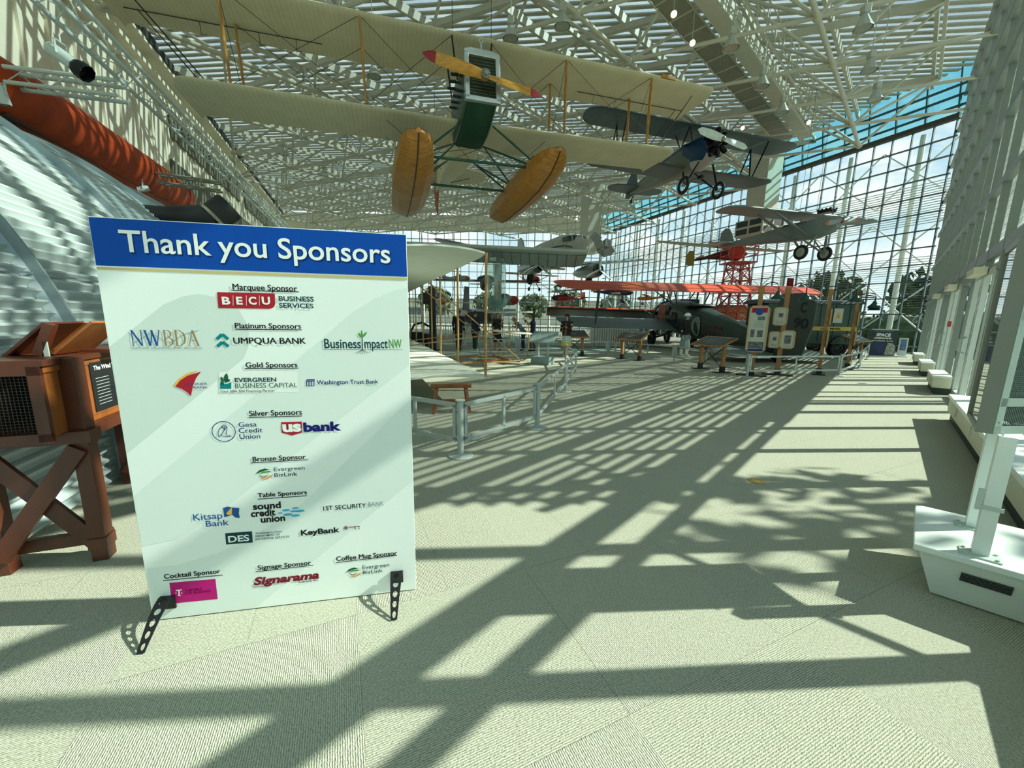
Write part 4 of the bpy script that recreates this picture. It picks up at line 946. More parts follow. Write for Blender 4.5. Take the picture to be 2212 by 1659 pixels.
def prop(root, c, L, ang, m, hub, tipm=None, w=.12, pitch=.35, blades=2, axis_tilt=None):
    """propeller of twisted tapering blades about +Y at c"""
    b = MB(); b.lathe([(.055, -.08), (.10, -.06), (.10, .05), (.05, .08)], c, (0, 1, 0), 16); h = b.build('propeller', hub, root, True)
    for k in range(blades):
        a = ang + 2 * math.pi * k / blades; d = Vector((math.cos(a), 0, math.sin(a))); n = Vector((-d.z, 0, d.x)); Y = Vector((0, 1, 0))
        for (t0, t1, mm, nm) in ((.03, .80 if tipm else 1.0, m, 'blade'), (.80, 1.0, tipm, 'blade_tip')):
            if not mm: continue
            b = MB(); rings = []
            for i in range(9):
                t = t0 + (t1 - t0) * i / 8; ww = w * (.45 + .55 * math.sin(math.pi * min(1, .15 + t * .72))) * (1 if t < .88 else math.sqrt(max(.03, (1.0 - t) / .12)))
                tw = pitch * (1.3 - t); x = n * math.cos(tw) + Y * math.sin(tw); y = Y * math.cos(tw) - n * math.sin(tw)
                rings.append(b.ring(Vector(c) + d * (L * t), x, y, ww, 12, .035 * (1.1 - t * .85)))
            b.loft(rings); b.build(nm, mm, h, True)
    return h
def body(root, name, m, stations, n=20, sq=3.2):
    """fuselage: stations (y, half width, z bottom, z top); superellipse section"""
    b = MB(); rings = []
    for y, w, z0, z1 in stations:
        zc, hh = (z0 + z1) / 2, (z1 - z0) / 2; q = []
        for i in range(n):
            a = 2 * math.pi * i / n; ca, sa = math.cos(a), math.sin(a)
            q.append(Vector((w * math.copysign(abs(ca) ** (2 / sq), ca), y, zc + hh * math.copysign(abs(sa) ** (2 / sq), sa))))
        rings.append(q)
    b.loft(rings); return b.build(name, m, root, True)
def fin(root, name, m, poly, x=0, t=.05, axis='X'):
    b = MB()
    if axis == 'X': b.prism(poly, (x - t / 2, 0, 0), (0, 1, 0), (0, 0, 1), (t, 0, 0))
    else: b.prism(poly, (0, 0, x - t / 2), (1, 0, 0), (0, 1, 0), (0, 0, t))
    return b.build(name, m, root, bevel=t * .3)
def oval(cx, cy, rx, ry, n=20, p=2.0): return [(cx + rx * math.copysign(abs(math.cos(2 * math.pi * i / n)) ** (2 / p), math.cos(2 * math.pi * i / n)), cy + ry * math.copysign(abs(math.sin(2 * math.pi * i / n)) ** (2 / p), math.sin(2 * math.pi * i / n))) for i in range(n)]
def ribbed(name, col, col2, sc=5.5):
    """doped fabric with faint rib lines across the wing"""
    m = mat(name, col, 0.6, 0, 0.05, 2.5)
    n, l = m.node_tree.nodes, m.node_tree.links; t = n['Texture Coordinate']; w = n.new('ShaderNodeTexWave'); w.bands_direction = 'X'; w.inputs['Scale'].default_value = sc / 6.283 * 3.3; w.inputs['Distortion'].default_value = 0
    l.new(t.outputs['Object'], w.inputs['Vector']); r = n.new('ShaderNodeValToRGB'); r.color_ramp.elements[0].position = 0.93; r.color_ramp.elements[0].color = (1, 1, 1, 1); r.color_ramp.elements[1].position = 1.0; r.color_ramp.elements[1].color = (*col2, 1)
    l.new(w.outputs['Fac'], r.inputs['Fac']); mu = n.new('ShaderNodeMix'); mu.data_type = 'RGBA'; mu.blend_type = 'MULTIPLY'; mu.inputs['Factor'].default_value = 1
    b = n['Principled BSDF']; src = b.inputs['Base Color'].links[0].from_socket; l.new(src, mu.inputs['A']); l.new(r.outputs['Color'], mu.inputs['B']); l.new(mu.outputs['Result'], b.inputs['Base Color']); return m
D3 = lambda *a: tuple(R(x) for x in a)

# ---------------------------------------------------------------- hanging floatplane
linen = ribbed('cream doped linen', (0.72, 0.65, 0.44), (.84, .84, .84)); spruce = mat('varnished spruce', (0.46, 0.22, 0.05), 0.4, 0, 0.2, 8)
pgreen = mat('dark green enamel', (0.006, 0.05, 0.022), 0.3, 0, 0.1); fgreen = mat('green tube paint', (0.01, 0.06, 0.035), 0.4)
bw = thing('floatplane', 'large cream fabric biplane on two varnished wooden floats hanging nose-on overhead', 'aeroplane', (-1.112, 11.094, 6.486), D3(1.961, 1.809, 198.588), order='YXZ')
g, ch, bl, sg, xi, xo = 1.909, 1.822, 6.62, .184, 2.657, 5.459
b = MB(); wing(b, secs(7.93, sg, ch, g, tip=.35, rake=1, mid=10), .8); uw = b.build('upper_wing', linen, bw, True)
for s in (1, -1): b = MB(); wing(b, [(s * x, *r) for x, *r in secs(bl, 0, 1.62, 0, dih=.012, tip=.35, rake=1, both=False, inner=.38)], .8); b.build('lower_wing', linen, bw, True)
for s in (1, -1): b = MB(); b.prism([(3.6, -1.29), (7.6, -1.29), (7.6, -1.31), (3.6, -1.31)], (0, sg, g - .035), (s, 0, 0), (0, 1, 0), (0, 0, -.012)); b.build('aileron_gap', mat('dark seam', (0.06, 0.055, 0.04), 0.7), uw)
b = MB(); b.box((-5.95, sg - .03, g + .02), (.5, .10, .09)); b.build('orange_patch', mat('amber fabric patch', (0.42, 0.22, 0.03), 0.6), uw)
body(bw, 'cowl', pgreen, [(.90, .40, -.02, .98), (.5, .42, -.14, 1.0), (-.1, .44, -.30, 1.0), (-.75, .45, -.32, .98)], 24, 7)
body(bw, 'fuselage', linen, [(-.75, .44, -.30, .95), (-2.2, .42, -.22, .9), (-4.5, .28, .12, .85), (-7.0, .06, .5, .8)], 20, 8)
b = MB(); rr = .42
for z in (.045, 1.0): b.box((0, .95, z), (.86, .13, .10))
for x in (-.375, .375): b.box((x, .95, .52), (.11, .13, .98))
rad = b.build('radiator_shell', mat('polished aluminium', (0.62, 0.66, 0.63), 0.28, 0.75, 0.05), bw, bevel=.012)
b = MB(); b.loft([[Vector((x, y, 1.05)) for x, y in ((-.43, .885), (.43, .885), (.43, 1.015), (-.43, 1.015))], [Vector((x, y, 1.11)) for x, y in ((-.26, .9), (.26, .9), (.26, 1.0), (-.26, 1.0))]]); b.build('header_tank', MATS['polished aluminium'], rad, bevel=.01)
b = MB(); b.tube((0, .95, 1.1), (0, .95, 1.26), .025, n=10); b.torus((0, .95, 1.31), (0, 1, 0), .04, .014, 16, 6); b.build('filler_cap', MATS['polished aluminium'], rad, True)
b = MB(); b.box((0, .93, .52), (.65, .03, .90)); core = b.build('radiator_core', mat('dark radiator core', (0.03, 0.045, 0.03), 0.3, 0.4), bw)
b = MB()
for k in range(13): b.box((0, .955, .11 + k * .069), (.64, .012, .010))
b.build('core_fin', mat('dull brass fin', (0.16, 0.16, 0.08), 0.4, 0.5), core)
wprop = mat('yellow varnished wood', (0.56, 0.27, 0.035), 0.32, 0, 0.22, 7, stretch=(1, 1, 6))
prop(bw, (0, 1.20, .44), 1.42, R(9), wprop, mat('laminated wood hub', (0.36, 0.17, 0.03), 0.35, 0, .2, 9), mat('crimson paint', (0.25, 0.006, 0.008), 0.4), .125, .5)
b = MB(); b.lathe([(.105, 0), (.105, .03), (.05, .035), (.05, .07)], (0, 1.26, .44), (0, 1, 0), 18)
for k in range(8): a = k * math.pi / 4; b.lathe([(.014, .03), (.014, .05)], (.08 * math.cos(a), 1.26, .44 + .08 * math.sin(a)), (0, 1, 0), 6)
b.build('hub_plate', mat('steel hub', (0.25, 0.25, 0.2), 0.35, 0.7), bw)
for k in range(4): b = MB(); b.tube((.42, .55 - k * .26, .92 - k * .02), (.62, .52 - k * .26, .92 - k * .02), .035, n=10); b.tube((.42, .50 - k * .26, .42), (.58, .47 - k * .26, .44), .03, n=10); b.build('exhaust_stub', foot_black, bw, True)
for s in (1, -1):
    for x in (xi, xo):
        for y in (.12, 1.22): strut(bw, 'wing_strut', (s * x, sg - y, g - .02), (s * x, -y, .06 + .012 * x), .032, spruce)
    for y in (.1, .95): strut(bw, 'cabane_strut', (s * .40, .1 - y, .95), (s * .52, sg - y, g), .022, foot_black)
    strut(bw, 'tip_brace', (s * 7.3, sg - .5, g - .03), (s * 5.9, -.3, .1), .016, foot_black, 1); strut(bw, 'tip_brace', (s * 7.35, sg - 1.3, g - .03), (s * 5.95, -1.25, .1), .014, foot_black, 1)
W = []
for s in (1, -1):
    for y in (.12, 1.22):
        W += [((s * xi, sg - y, g), (s * .45, -y, .1)), ((s * .5, sg - y, g), (s * xi, -y, .1)), ((s * xo, sg - y, g), (s * xi, -y, .1)), ((s * xi, sg - y, g), (s * xo, -y, .1))]
    W += [((s * xi, sg - .12, g), (s * xi, -1.22, .1)), ((s * xo, sg - .12, g), (s * xo, -1.22, .1)), ((s * 2.2, -.4, -.03), (s * .9, -.2, -1.15)), ((s * 2.2, -1.3, -.03), (s * .9, -1.6, -1.3))]
    for x in (4.2, 5.0, 6.2): W += [((s * x, sg - 1.31, g - .04), (s * x + .02, sg - 1.40, g - .26)), ((s * x - .12, sg - 1.33, g - .27), (s * x + .02, sg - 1.40, g - .26))]
wires(bw, W, .0065)
float_w = mat('amber varnished float planking', (0.40, 0.17, 0.025), 0.35, 0, 0.35, 5, stretch=(1, 6, 1)); maroon_p = mat('maroon float deck', (0.09, 0.008, 0.008), 0.4)
for s in (1, -1):
    X = 1.64 * s; ft = []; b = MB()
    for y, hw, zt_, zk in ((1.75, .06, -1.16, -1.22), (1.6, .24, -1.12, -1.34), (1.2, .38, -1.10, -1.52), (.4, .46, -1.10, -1.68), (-.8, .50, -1.12, -1.74), (-2.3, .48, -1.16, -1.72), (-3.0, .44, -1.2, -1.66)):
        zc = zk + (zt_ - zk) * .35
        ft.append([Vector((X, y, zk)), Vector((X + hw * .6, y, zk + (zc - zk) * .45)), Vector((X + hw, y, zc)), Vector((X + hw * .95, y, zt_)), Vector((X, y, zt_ + .05)), Vector((X - hw * .95, y, zt_)), Vector((X - hw, y, zc)), Vector((X - hw * .6, y, zk + (zc - zk) * .45))])
    b.loft(ft); fl = b.build('float', float_w, bw)
    b = MB(); b.path([r[0] - Vector((0, 0, .005)) for r in ft], .018, 6); b.build('keel_strip', mat('dark keel strip', (0.05, 0.025, 0.01), 0.5), fl)
    b = MB(); b.loft([[p + (p - r[4]) * 0 + Vector((0, 0, .004)) for p in (r[3], r[4], r[5])] for r in ft], False); b.quad(*[Vector((X + dx, .3, -1.10 + dz)) for dx, dz in ((-.2, 0), (.2, 0), (.16, .32), (-.16, .32))]); b.build('deck', maroon_p, fl)
    b = MB(); b.loft([[p + Vector((0, -.004, 0)) for p in ft[-1]], [p * 1 + Vector((0, -.16, .02)) for p in ft[-1]]]); b.build('stern', mat('white float stern', (0.55, 0.54, 0.46), 0.5), fl)
    for a, c in (((s * .40, .35, -.2), (X - s * .25, .7, -1.1)), ((s * .40, -.6, -.3), (X - s * .25, .5, -1.1)), ((s * .40, -.6, -.3), (X - s * .25, -1.1, -1.1)), ((s * .42, -1.9, -.25), (X - s * .25, -1.5, -1.12)), ((s * .42, -1.9, -.25), (X - s * .3, -1.0, -1.12))): strut(bw, 'float_strut', a, c, .026, fgreen, 1.4)
for y in (.55, -1.3): b = MB(); b.tube((-1.55, y, -1.18), (1.55, y, -1.18), .035, n=10); b.build('spreader_bar', fgreen, bw, True)
for a, c in (((.4, -1.9, -.25), (-.4, -.6, -.32)),): wires(bw, [(a, c), ((-.4, -1.9, -.25), (.4, -.6, -.32)), ((1.3, .6, -1.15), (-.4, -.6, -.3)), ((-1.3, .6, -1.15), (.4, -.6, -.3))], .006, name='bracing_wire')
fin(bw, 'stabilizer', linen, oval(0, -6.35, 2.0, .95, 28, 2.6), .98, .05, 'Z'); 
fin(bw, 'rudder', mat('red orange rudder fabric', (0.34, 0.06, 0.008), 0.5, 0, .2), [(-6.95, .95), (-6.95, .1), (-7.25, -.35), (-7.75, .1), (-7.8, .8), (-7.3, 1.2)], 0, .05)
strut(bw, 'tail_brace', (.1, -6.2, .55), (1.3, -6.4, .95), .014, foot_black, 1); strut(bw, 'tail_brace', (-.1, -6.2, .55), (-1.3, -6.4, .95), .014, foot_black, 1)
b = MB(); b.tube((0, -6.6, .5), (0, -6.9, .0), .02); b.build('tail_skid', spruce, bw)
hang(bw, [(.5, .1, g + .1), (-.5, .1, g + .1), (.3, -5.2, .85)])

# ---------------------------------------------------------------- silver and blue biplane with round engine
silver = mat('silver doped fabric', (0.23, 0.27, 0.26), 0.45, 0.15, 0.06, 2); bluep = mat('royal blue paint', (0.008, 0.045, 0.12), 0.35); blk = mat('glossy black enamel', (0.008, 0.009, 0.010), 0.25, 0.2)
tyre = mat('black tyre rubber', (0.012, 0.013, 0.013), 0.7); slate = mat('slate blue grey fabric', (0.085, 0.125, 0.125), 0.5, 0.1, 0.06, 2)
st = thing('biplane', 'slate grey biplane with blue nose, black round engine and white propeller hanging overhead', 'aeroplane', (7.954, 18.791, 8.22), D3(-1.38, -1.76, 193.22), order='YXZ')
g2, sg2, c2 = 1.539, .551, 1.57
b = MB(); wing(b, secs(5.33, sg2, c2, g2, tip=.7, mid=8), .9); b.build('upper_wing', slate, st, True)
for s in (1, -1): b = MB(); wing(b, [(s * x, *r) for x, *r in secs(4.75, 0, c2, 0, dih=.02, tip=.6, both=False, inner=.35)], .9); b.build('lower_wing', slate, st, True)
body(st, 'fuselage', mat('olive silver fuselage fabric', (0.20, 0.22, 0.17), 0.5, 0.1), [(.55, .42, -.12, 1.0), (-.6, .45, -.12, 1.05), (-2.6, .36, .0, .85), (-5.4, .05, .3, .55)], 24, 3)
body(st, 'nose_cowl', bluep, [(1.28, .36, .15, .95), (1.0, .44, .0, 1.02), (.5, .46, -.1, 1.06), (-.2, .46, .35, 1.08)], 24, 3)
body(st, 'decking', bluep, [(-.2, .44, .75, 1.12), (-1.6, .38, .70, 1.02), (-4.5, .14, .5, .72)], 16, 2.2)
b = MB(); b.loft([b.ring((0, 1.25, .30), Vector((1, 0, 0)), Vector((0, 0, 1)), .30, 16, .26), b.ring((0, .4, .02), Vector((1, 0, 0)), Vector((0, 0, 1)), .42, 16, .25)]); b.build('belly_cowl', mat('pinkish white cowl panel', (0.50, 0.46, 0.44), 0.5), st, True)
radial(st, (0, 1.40, .57), .56, blk, 9); prop(st, (0, 1.78, .57), 1.22, R(8), mat('white propeller paint', (0.72, 0.80, 0.76), 0.35), MATS['steel hub'], None, .155, .35)
for s in (1, -1):
    wheel(st, (s * .88, .81, -1.022), .37, .13, tyre)
    strut(st, 'gear_leg', (s * .35, .9, -.05), (s * .82, .82, -1.0), .03, blk); strut(st, 'gear_leg', (s * .3, -.2, -.1), (s * .8, .75, -1.0), .022, blk); strut(st, 'axle_strut', (0, .5, -.5), (s * .82, .81, -1.02), .025, blk)
    for a, c in (((s * 3.576, sg2 - .2, g2), (s * 3.5, -.3, .08)), ((s * 3.55, sg2 - 1.2, g2), (s * 3.5, -.4, .08)), ((s * 3.55, sg2 - 1.2, g2), (s * 3.5, -1.25, .08))): strut(st, 'wing_strut', a, c, .024, blk)
    for a, c in (((s * .6, sg2 - .2, g2), (s * .4, .35, .95)), ((s * .6, sg2 - .2, g2), (s * .42, -.35, 1.0)), ((s * .6, sg2 - 1.2, g2), (s * .42, -.5, 1.0))): strut(st, 'cabane_strut', a, c, .02, blk)
b = MB(); b.box((0, .7, -.55), (.12, .3, .14)); b.build('shock_absorber', blk, st, bevel=.02)
fin(st, 'stabilizer', slate, oval(0, -4.95, 1.65, .75, 24, 2.6), .45, .05, 'Z'); fin(st, 'rudder', slate, [(-4.6, .5), (-4.9, 1.25), (-5.5, 1.5), (-5.95, 1.1), (-5.95, .2), (-5.5, .1)], 0, .05)
b = MB(); b.tube((0, -5.0, .3), (0, -5.25, -.05), .03); b.lathe([(.09, -.04), (.09, .04)], (0, -5.25, -.12), (1, 0, 0), 14); b.build('tail_wheel', blk, st)
wires(st, [((s * 3.5, sg2 - .2, g2), (s * .4, -.2, .1)) for s in (1, -1)] + [((s * .6, sg2 - .2, g2), (s * 3.5, -.3, .1)) for s in (1, -1)], .005, mat('steel wire', (0.4, 0.42, 0.4), 0.4, 0.5))
hang(st, [(.55, sg2 - .3, g2 + .1), (-.55, sg2 - .3, g2 + .1), (0, -3.8, .8)])

# ---------------------------------------------------------------- silver high-wing monoplane
ry = thing('monoplane', 'silver grey high-wing monoplane with a red tipped propeller hanging before the far windows', 'aeroplane', (11.65, 15.83, 5.63), D3(-2.4, 1.2, 197.9), scale=.74, order='YXZ')
b = MB(); wing(b, secs(5.5, 0, 1.7, .0, tip=.9, mid=8), .95); b.build('wing', mat('grey silver wing fabric', (0.20, 0.25, 0.24), 0.45, 0.1, 0.05, 2), ry, True)
body(ry, 'fuselage', silver, [(1.25, .22, -.85, -.42), (.9, .36, -1.08, -.32), (.2, .44, -1.25, -.3), (-1.2, .44, -1.25, -.38), (-3.0, .30, -1.15, -.55), (-5.75, .05, -1.02, -.8)], 20, 5)
b = MB(); b.box((0, .55, .0), (.5, .6, .16)); 
for k in range(4):
    for s in (1, -1): b.tube((s * .1, .25 + k * .2, -.05), (s * .24, .25 + k * .2, .12), .045, n=8)
b.build('engine', blk, ry)
prop(ry, (0, 1.36, -.59), 1.15, R(-9), silver, mat('dark red hub', (0.28, 0.03, 0.02), 0.4), mat('coral red paint', (0.50, 0.06, 0.03), 0.4), .13, .4)
for s in (1, -1):
    for y0, y1 in ((-.25, .05), (-1.15, -.9)): strut(ry, 'lift_strut', (s * 2.6, y0, -.02), (s * .42, y1, -1.12), .05, silver, 2.4)
    wheel(ry, (s * .88, .197, -1.986), .38, .15, tyre, mat('cream wheel cover', (0.40, 0.42, 0.36), 0.5)); strut(ry, 'gear_leg', (s * .38, .5, -1.15), (s * .8, .2, -1.97), .035, silver); strut(ry, 'gear_leg', (s * .38, -.7, -1.2), (s * .8, .18, -1.97), .028, silver); strut(ry, 'axle_strut', (0, .1, -1.25), (s * .8, .19, -1.98), .022, silver)
    for y in (-.2, -1.1): strut(ry, 'cabane_strut', (s * .45, y, -.02), (s * .4, y + .1, -.4), .02, silver, 1)
fin(ry, 'fin', silver, [(-4.9, -.82), (-5.2, -.2), (-5.45, .12), (-5.75, .2), (-6.1, -.05), (-6.15, -.85), (-5.8, -.95)], 0, .05); fin(ry, 'stabilizer', silver, oval(0, -5.4, 1.5, .6, 24, 2.6), -.82, .05, 'Z')
b = MB(); b.box((0, -1.2, -.42), (.5, .7, .14)); b.build('cockpit_coaming', mat('dark cockpit', (0.02, 0.022, 0.02), 0.6), ry, bevel=.04)
hang(ry, [(.6, -.4, .05), (-.6, -.4, .05)], r=.006)

# ---------------------------------------------------------------- green mail biplane standing on the floor
mgreen = mat('mail plane dark green', (0.022, 0.045, 0.035), 0.38, 0.05, 0.1, 2); mgrey = mat('grey green wing fabric', (0.15, 0.20, 0.19), 0.5, 0.05, 0.06, 2); oran = mat('orange red wing fabric', (0.60, 0.075, 0.025), 0.5, 0, 0.12, 2)
ml = thing('mail_biplane', 'dark green mail biplane with an orange top wing standing tail toward the barrier', 'aeroplane', (9.287, 20.355, -.19), D3(5.9, .29, 3.55), order='YXZ')
b = MB(); wing(b, secs(7.2, 1.904, 2.05, 3.42, tip=1.0, inc=.32, mid=10), .95); b.build('upper_wing', oran, ml, True)
for s in (1, -1): b = MB(); wing(b, [(s * x, *r) for x, *r in secs(6.9, 2.283, 2.05, 1.42, dih=.01, tip=1.0, inc=.30, both=False, inner=.5)], .95); b.build('lower_wing', mgrey, ml, True)
body(ml, 'fuselage', mgreen, [(2.9, .62, .95, 2.35), (2.2, .74, .85, 2.55), (1.0, .76, .82, 2.62), (-.8, .72, .85, 2.45), (-3.4, .45, .98, 2.05), (-6.0, .12, 1.12, 1.6)], 24, 2.6)
b = MB(); b.torus((0, 3.0, 1.65), (0, 1, 0), .80, .05, 30, 8); b.build('cowl_ring', mgreen, ml, True)
radial(ml, (0, 3.15, 1.65), .70, blk, 9); prop(ml, (0, 3.6, 1.65), 1.45, R(75), mat('polished blade metal', (0.6, 0.63, 0.62), 0.25, 0.8), MATS['steel hub'], None, .12, .4)
b = MB(); b.box((-.70, 2.1, 1.85), (.12, 1.0, .95)); b.build('engine_bay', mat('amber engine bay', (0.30, 0.075, 0.01), 0.5, 0, .4, 6), ml, bevel=.03)  # the open bay's own orange interior colour
b = MB(); b.box((-.745, 1.45, 2.05), (.06, .4, .5)); b.box((-.74, .6, 1.75), (.05, .5, .55)); b.build('cabin_window', mat('black window', (0.012, 0.014, 0.014), 0.15), ml)
b = MB(); b.lathe([(.50, 0), (.56, .05), (.5, .12), (.36, .10)], (0, -.55, 2.38), (0, .12, 1), 24, True, 1, 1.3); b.build('cockpit_rim', mat('dark leather rim', (0.015, 0.016, 0.016), 0.6), ml, True)
b = MB(); b.quad((-.35, .05, 2.5), (.35, .05, 2.5), (.28, .0, 2.85), (-.28, 0, 2.85)); b.build('windscreen', glass('tinted windscreen', (.6, .7, .66), .1), ml)
def on_side(b, y, z, s=-1, k=0):
    """a point on the left skin of the tapering fuselage"""
    for (ya, wa, za, zc), (yb, wb, zd, ze) in zip([(1.0, .76, .82, 2.62), (-.8, .72, .85, 2.45), (-3.4, .45, .98, 2.05)], [(-.8, .72, .85, 2.45), (-3.4, .45, .98, 2.05), (-6.0, .12, 1.12, 1.6)]):
        if y <= ya and y >= yb:
            f = (ya - y) / (ya - yb); w = wa + (wb - wa) * f; lo = za + (zd - za) * f; hi = zc + (ze - zc) * f; t = abs((z - (lo + hi) / 2) / ((hi - lo) / 2)); return Vector((s * (w * max(0, 1 - t ** 2.6) ** (1 / 2.6) + .03 + k), y, z))
    return Vector((s * .5, y, z))
b = MB(); b.quad(*[on_side(b, -1.55 - .34 * math.cos(a), 1.55 + .46 * math.sin(a)) for a in [i * math.pi / 10 for i in range(20)]]); em = b.build('emblem', mat('pale grey emblem', (0.22, 0.28, 0.25), 0.5), ml)
b = MB()
for a, c in (((-1.55, 1.2), (-1.55, 1.92)), ((-1.35, 1.72), (-1.75, 1.72)), ((-1.45, 1.3), (-1.65, 1.3))): b.bar(on_side(b, *a, k=.006), on_side(b, *c, k=.006), .03, .008, (1, 0, 0))
b.build('emblem_mark', mgreen, em)
def side_text(s, y0, z0, w, h):
    b = MB(); write(b, s, Vector((0, 0, 0)), Vector((1, 0, 0)), UP, w, h, .02); b.v = [tuple(on_side(b, y0 - p[0], z0 + p[2] - p[0] * .03, k=.004)) for p in b.v]; b.f = [f[::-1] for f in b.f]
    return b
b = side_text('U.S. MAIL', -2.1, 1.62, 1.3, .17); c_ = side_text('C.A.M. 3', -2.15, 1.28, 1.1, .17); b.add(c_.v, c_.f); b.build('side_lettering', mat('maroon black letter', (0.13, 0.022, 0.02), 0.5), ml)
rud = fin(ml, 'rudder', mat('rudder green', (0.05, 0.075, 0.062), 0.45), [(-5.2, 1.35), (-5.55, 2.6), (-5.95, 3.28), (-6.9, 3.36), (-7.45, 3.05), (-7.5, 2.4), (-7.3, 1.3), (-6.3, .95), (-5.8, 1.0)], 0, .07)
b = MB(); write(b, 'C', Vector((-.045, -6.85, 2.72)), Vector((0, -1, 0)), UP, .26, .34, .03); write(b, '90', Vector((-.045, -6.70, 2.20)), Vector((0, -1, 0)), UP, .62, .34, .03); b.build('tail_number', mat('black tail letter', (0.008, 0.008, 0.008), 0.5), rud)
for s in (1, -1): fin(ml, 'stabilizer', mgrey, [(s * .1, -4.6), (s * 1.4, -4.75), (s * 2.05, -5.2), (s * 2.15, -5.9), (s * 1.8, -6.5), (s * .9, -6.55), (s * .1, -6.2)], 1.12, .07, 'Z')
for s in (1, -1):
    wheel(ml, (s * 1.2, 2.0, .42), .45, .2, tyre, mat('dark green wheel disc', (0.02, 0.035, 0.03), 0.5)); strut(ml, 'gear_leg', (s * .7, 2.3, 1.0), (s * 1.1, 2.0, .45), .05, mgreen); strut(ml, 'gear_leg', (s * .6, .9, .95), (s * 1.1, 1.95, .45), .05, mgreen)
    for x, y in ((4.6, .25), (4.9, 1.5)): strut(ml, 'wing_strut', (s * x, 1.9 - y, 3.4 - .15 * y), (s * x, 2.25 - y, 1.5 - .14 * y), .035, mgreen, 2)
    for a, c in (((s * 1.0, 1.7, 3.4), (s * .65, 2.2, 2.4)), ((s * 1.0, 1.7, 3.4), (s * .7, 1.2, 2.5)), ((s * 1.0, .5, 3.2), (s * .7, .5, 2.4)), ((s * 2.2, .4, 3.2), (s * .7, -.3, 2.1))): strut(ml, 'cabane_strut', a, c, .03, mgreen, 1.6)
b = MB(); b.tube((0, -5.9, 1.0), (0, -6.35, .86), .05); b.lathe([(.1, -.05), (.1, .05)], (0, -6.3, .84), (1, 0, 0), 14); b.build('tail_wheel', blk, ml)
wires(ml, [((s * 4.7, 1.5, 3.35), (s * .8, 2.0, 1.5)) for s in (1, -1)] + [((s * 1.0, 1.7, 3.35), (s * 4.6, 2.1, 1.5)) for s in (1, -1)] + [((s * 1.8, -5.6, 1.15), (0, -6.4, 2.9)) for s in (1, -1)], .008)
# ================================================================ fabric glider standing at the left, tip toward the viewer
muslin = mat('white muslin', (0.72, 0.76, 0.66), 0.7, 0, 0.04, 3); pole_w = mat('honey coloured pole wood', (0.40, 0.22, 0.07), 0.45, 0, 0.2, 6)
GP = Vector((-.40, 6.25, 0)); gl = thing('fabric_glider', 'white fabric biplane on wooden poles seen along its wing behind the sign', 'aeroplane', GP)
def GG(u, v, z): return HU * u + HV * v + UP * z
def glwing(name, z, curve):
    b = MB(); rings = []; n = 10
    for i, u in enumerate((0, .12, .4, .9, 2, 3.5, 5, 6.2, 7.5, 9, 10.5, 11.5, 12, 12.3)):
        k = 1.0 if .4 <= u <= 11.9 else (.90 if u in (.12, 12) else .80); pts = []
        for t in range(n + 1): f = t / n; pts.append(GG(u, -f * 1.95 * k - (1 - k) * .3, z + curve * (math.sin(math.pi * f ** .8) * .055 - f * .02)))
        rings.append(pts + [p - UP * .028 for p in pts[::-1]])
    b.loft(rings); return b.build(name, muslin, gl, True)
glwing('lower_wing', .50, 1); glwing('upper_wing', 2.46, 1.2)
for i, u in enumerate((.06, 2.0, 3.9, 5.2, 6.9, 8.6, 10.4, 12.1)):
    b = MB(); b.tube(GG(u, -.02, .50), GG(u, -.02, 2.46), .022, n=10); b.build('wing_post', pole_w, gl, True)
    if i > 1: b = MB(); b.tube(GG(u, -1.5, .48), GG(u, -1.5, 2.44), .020, n=8); b.build('wing_post', pole_w, gl, True)
for u in (5.2, 6.9):
    b = MB(); b.bar(GG(u, -1.2, .12), GG(u, 2.7, .10), .035, .05); b.path([GG(u, 2.7, .10), GG(u, 2.95, .18), GG(u, 3.0, .5), GG(u, 3.0, 1.3)], .018, 8); b.build('skid', pole_w, gl)
    b = MB(); b.bar(GG(u, -.1, 2.40), GG(u, 2.75, .15), .03, .035); b.build('outrigger', pole_w, gl); b = MB(); b.bar(GG(u, -1.3, .55), GG(u, 2.6, 1.05), .025, .03); b.build('outrigger', pole_w, gl)
b = MB(); b.bar(GG(5.2, 2.4, .13), GG(6.9, 2.4, .13), .05, .07); b.build('cross_bar', pole_w, gl)
for z in (.98, 1.62):
    b = MB(); pts = oval(0, 0, 1.55, .36, 26, 3.5); b.prism(pts, GG(6.05, 2.62, z), HU, HV, UP * .025); b.build('canard', muslin, gl)
for u in (4.9, 6.05, 7.2): b = MB(); b.tube(GG(u, 2.45, .98), GG(u, 2.45, 1.62), .012, n=6); b.tube(GG(u, 2.8, .98), GG(u, 2.8, 1.62), .012, n=6); b.build('canard_post', pole_w, gl)
wires(gl, [(GG(u, -.02, .52), GG(u2, -.02, 2.44)) for u, u2 in ((.06, 2.0), (2.0, .06), (2.0, 3.9), (3.9, 2.0), (6.9, 8.6), (8.6, 6.9))], .004)
b = MB(); b.bar(floor_at(1030, 783) + UP * .05 - GP, floor_at(1100, 783) + UP * .05 - GP, .12, .10); b.bar(floor_at(1032, 779) + UP * .12 - GP, floor_at(1098, 779) + UP * .12 - GP, .06, .04); ra = b.build('launch_rail', mat('orange pine', (0.42, 0.17, 0.035), 0.5, 0, .2, 6)); ra.location = GP
tag(ra, 'orange wooden launching rail lying on the carpet below the canard', 'rail')
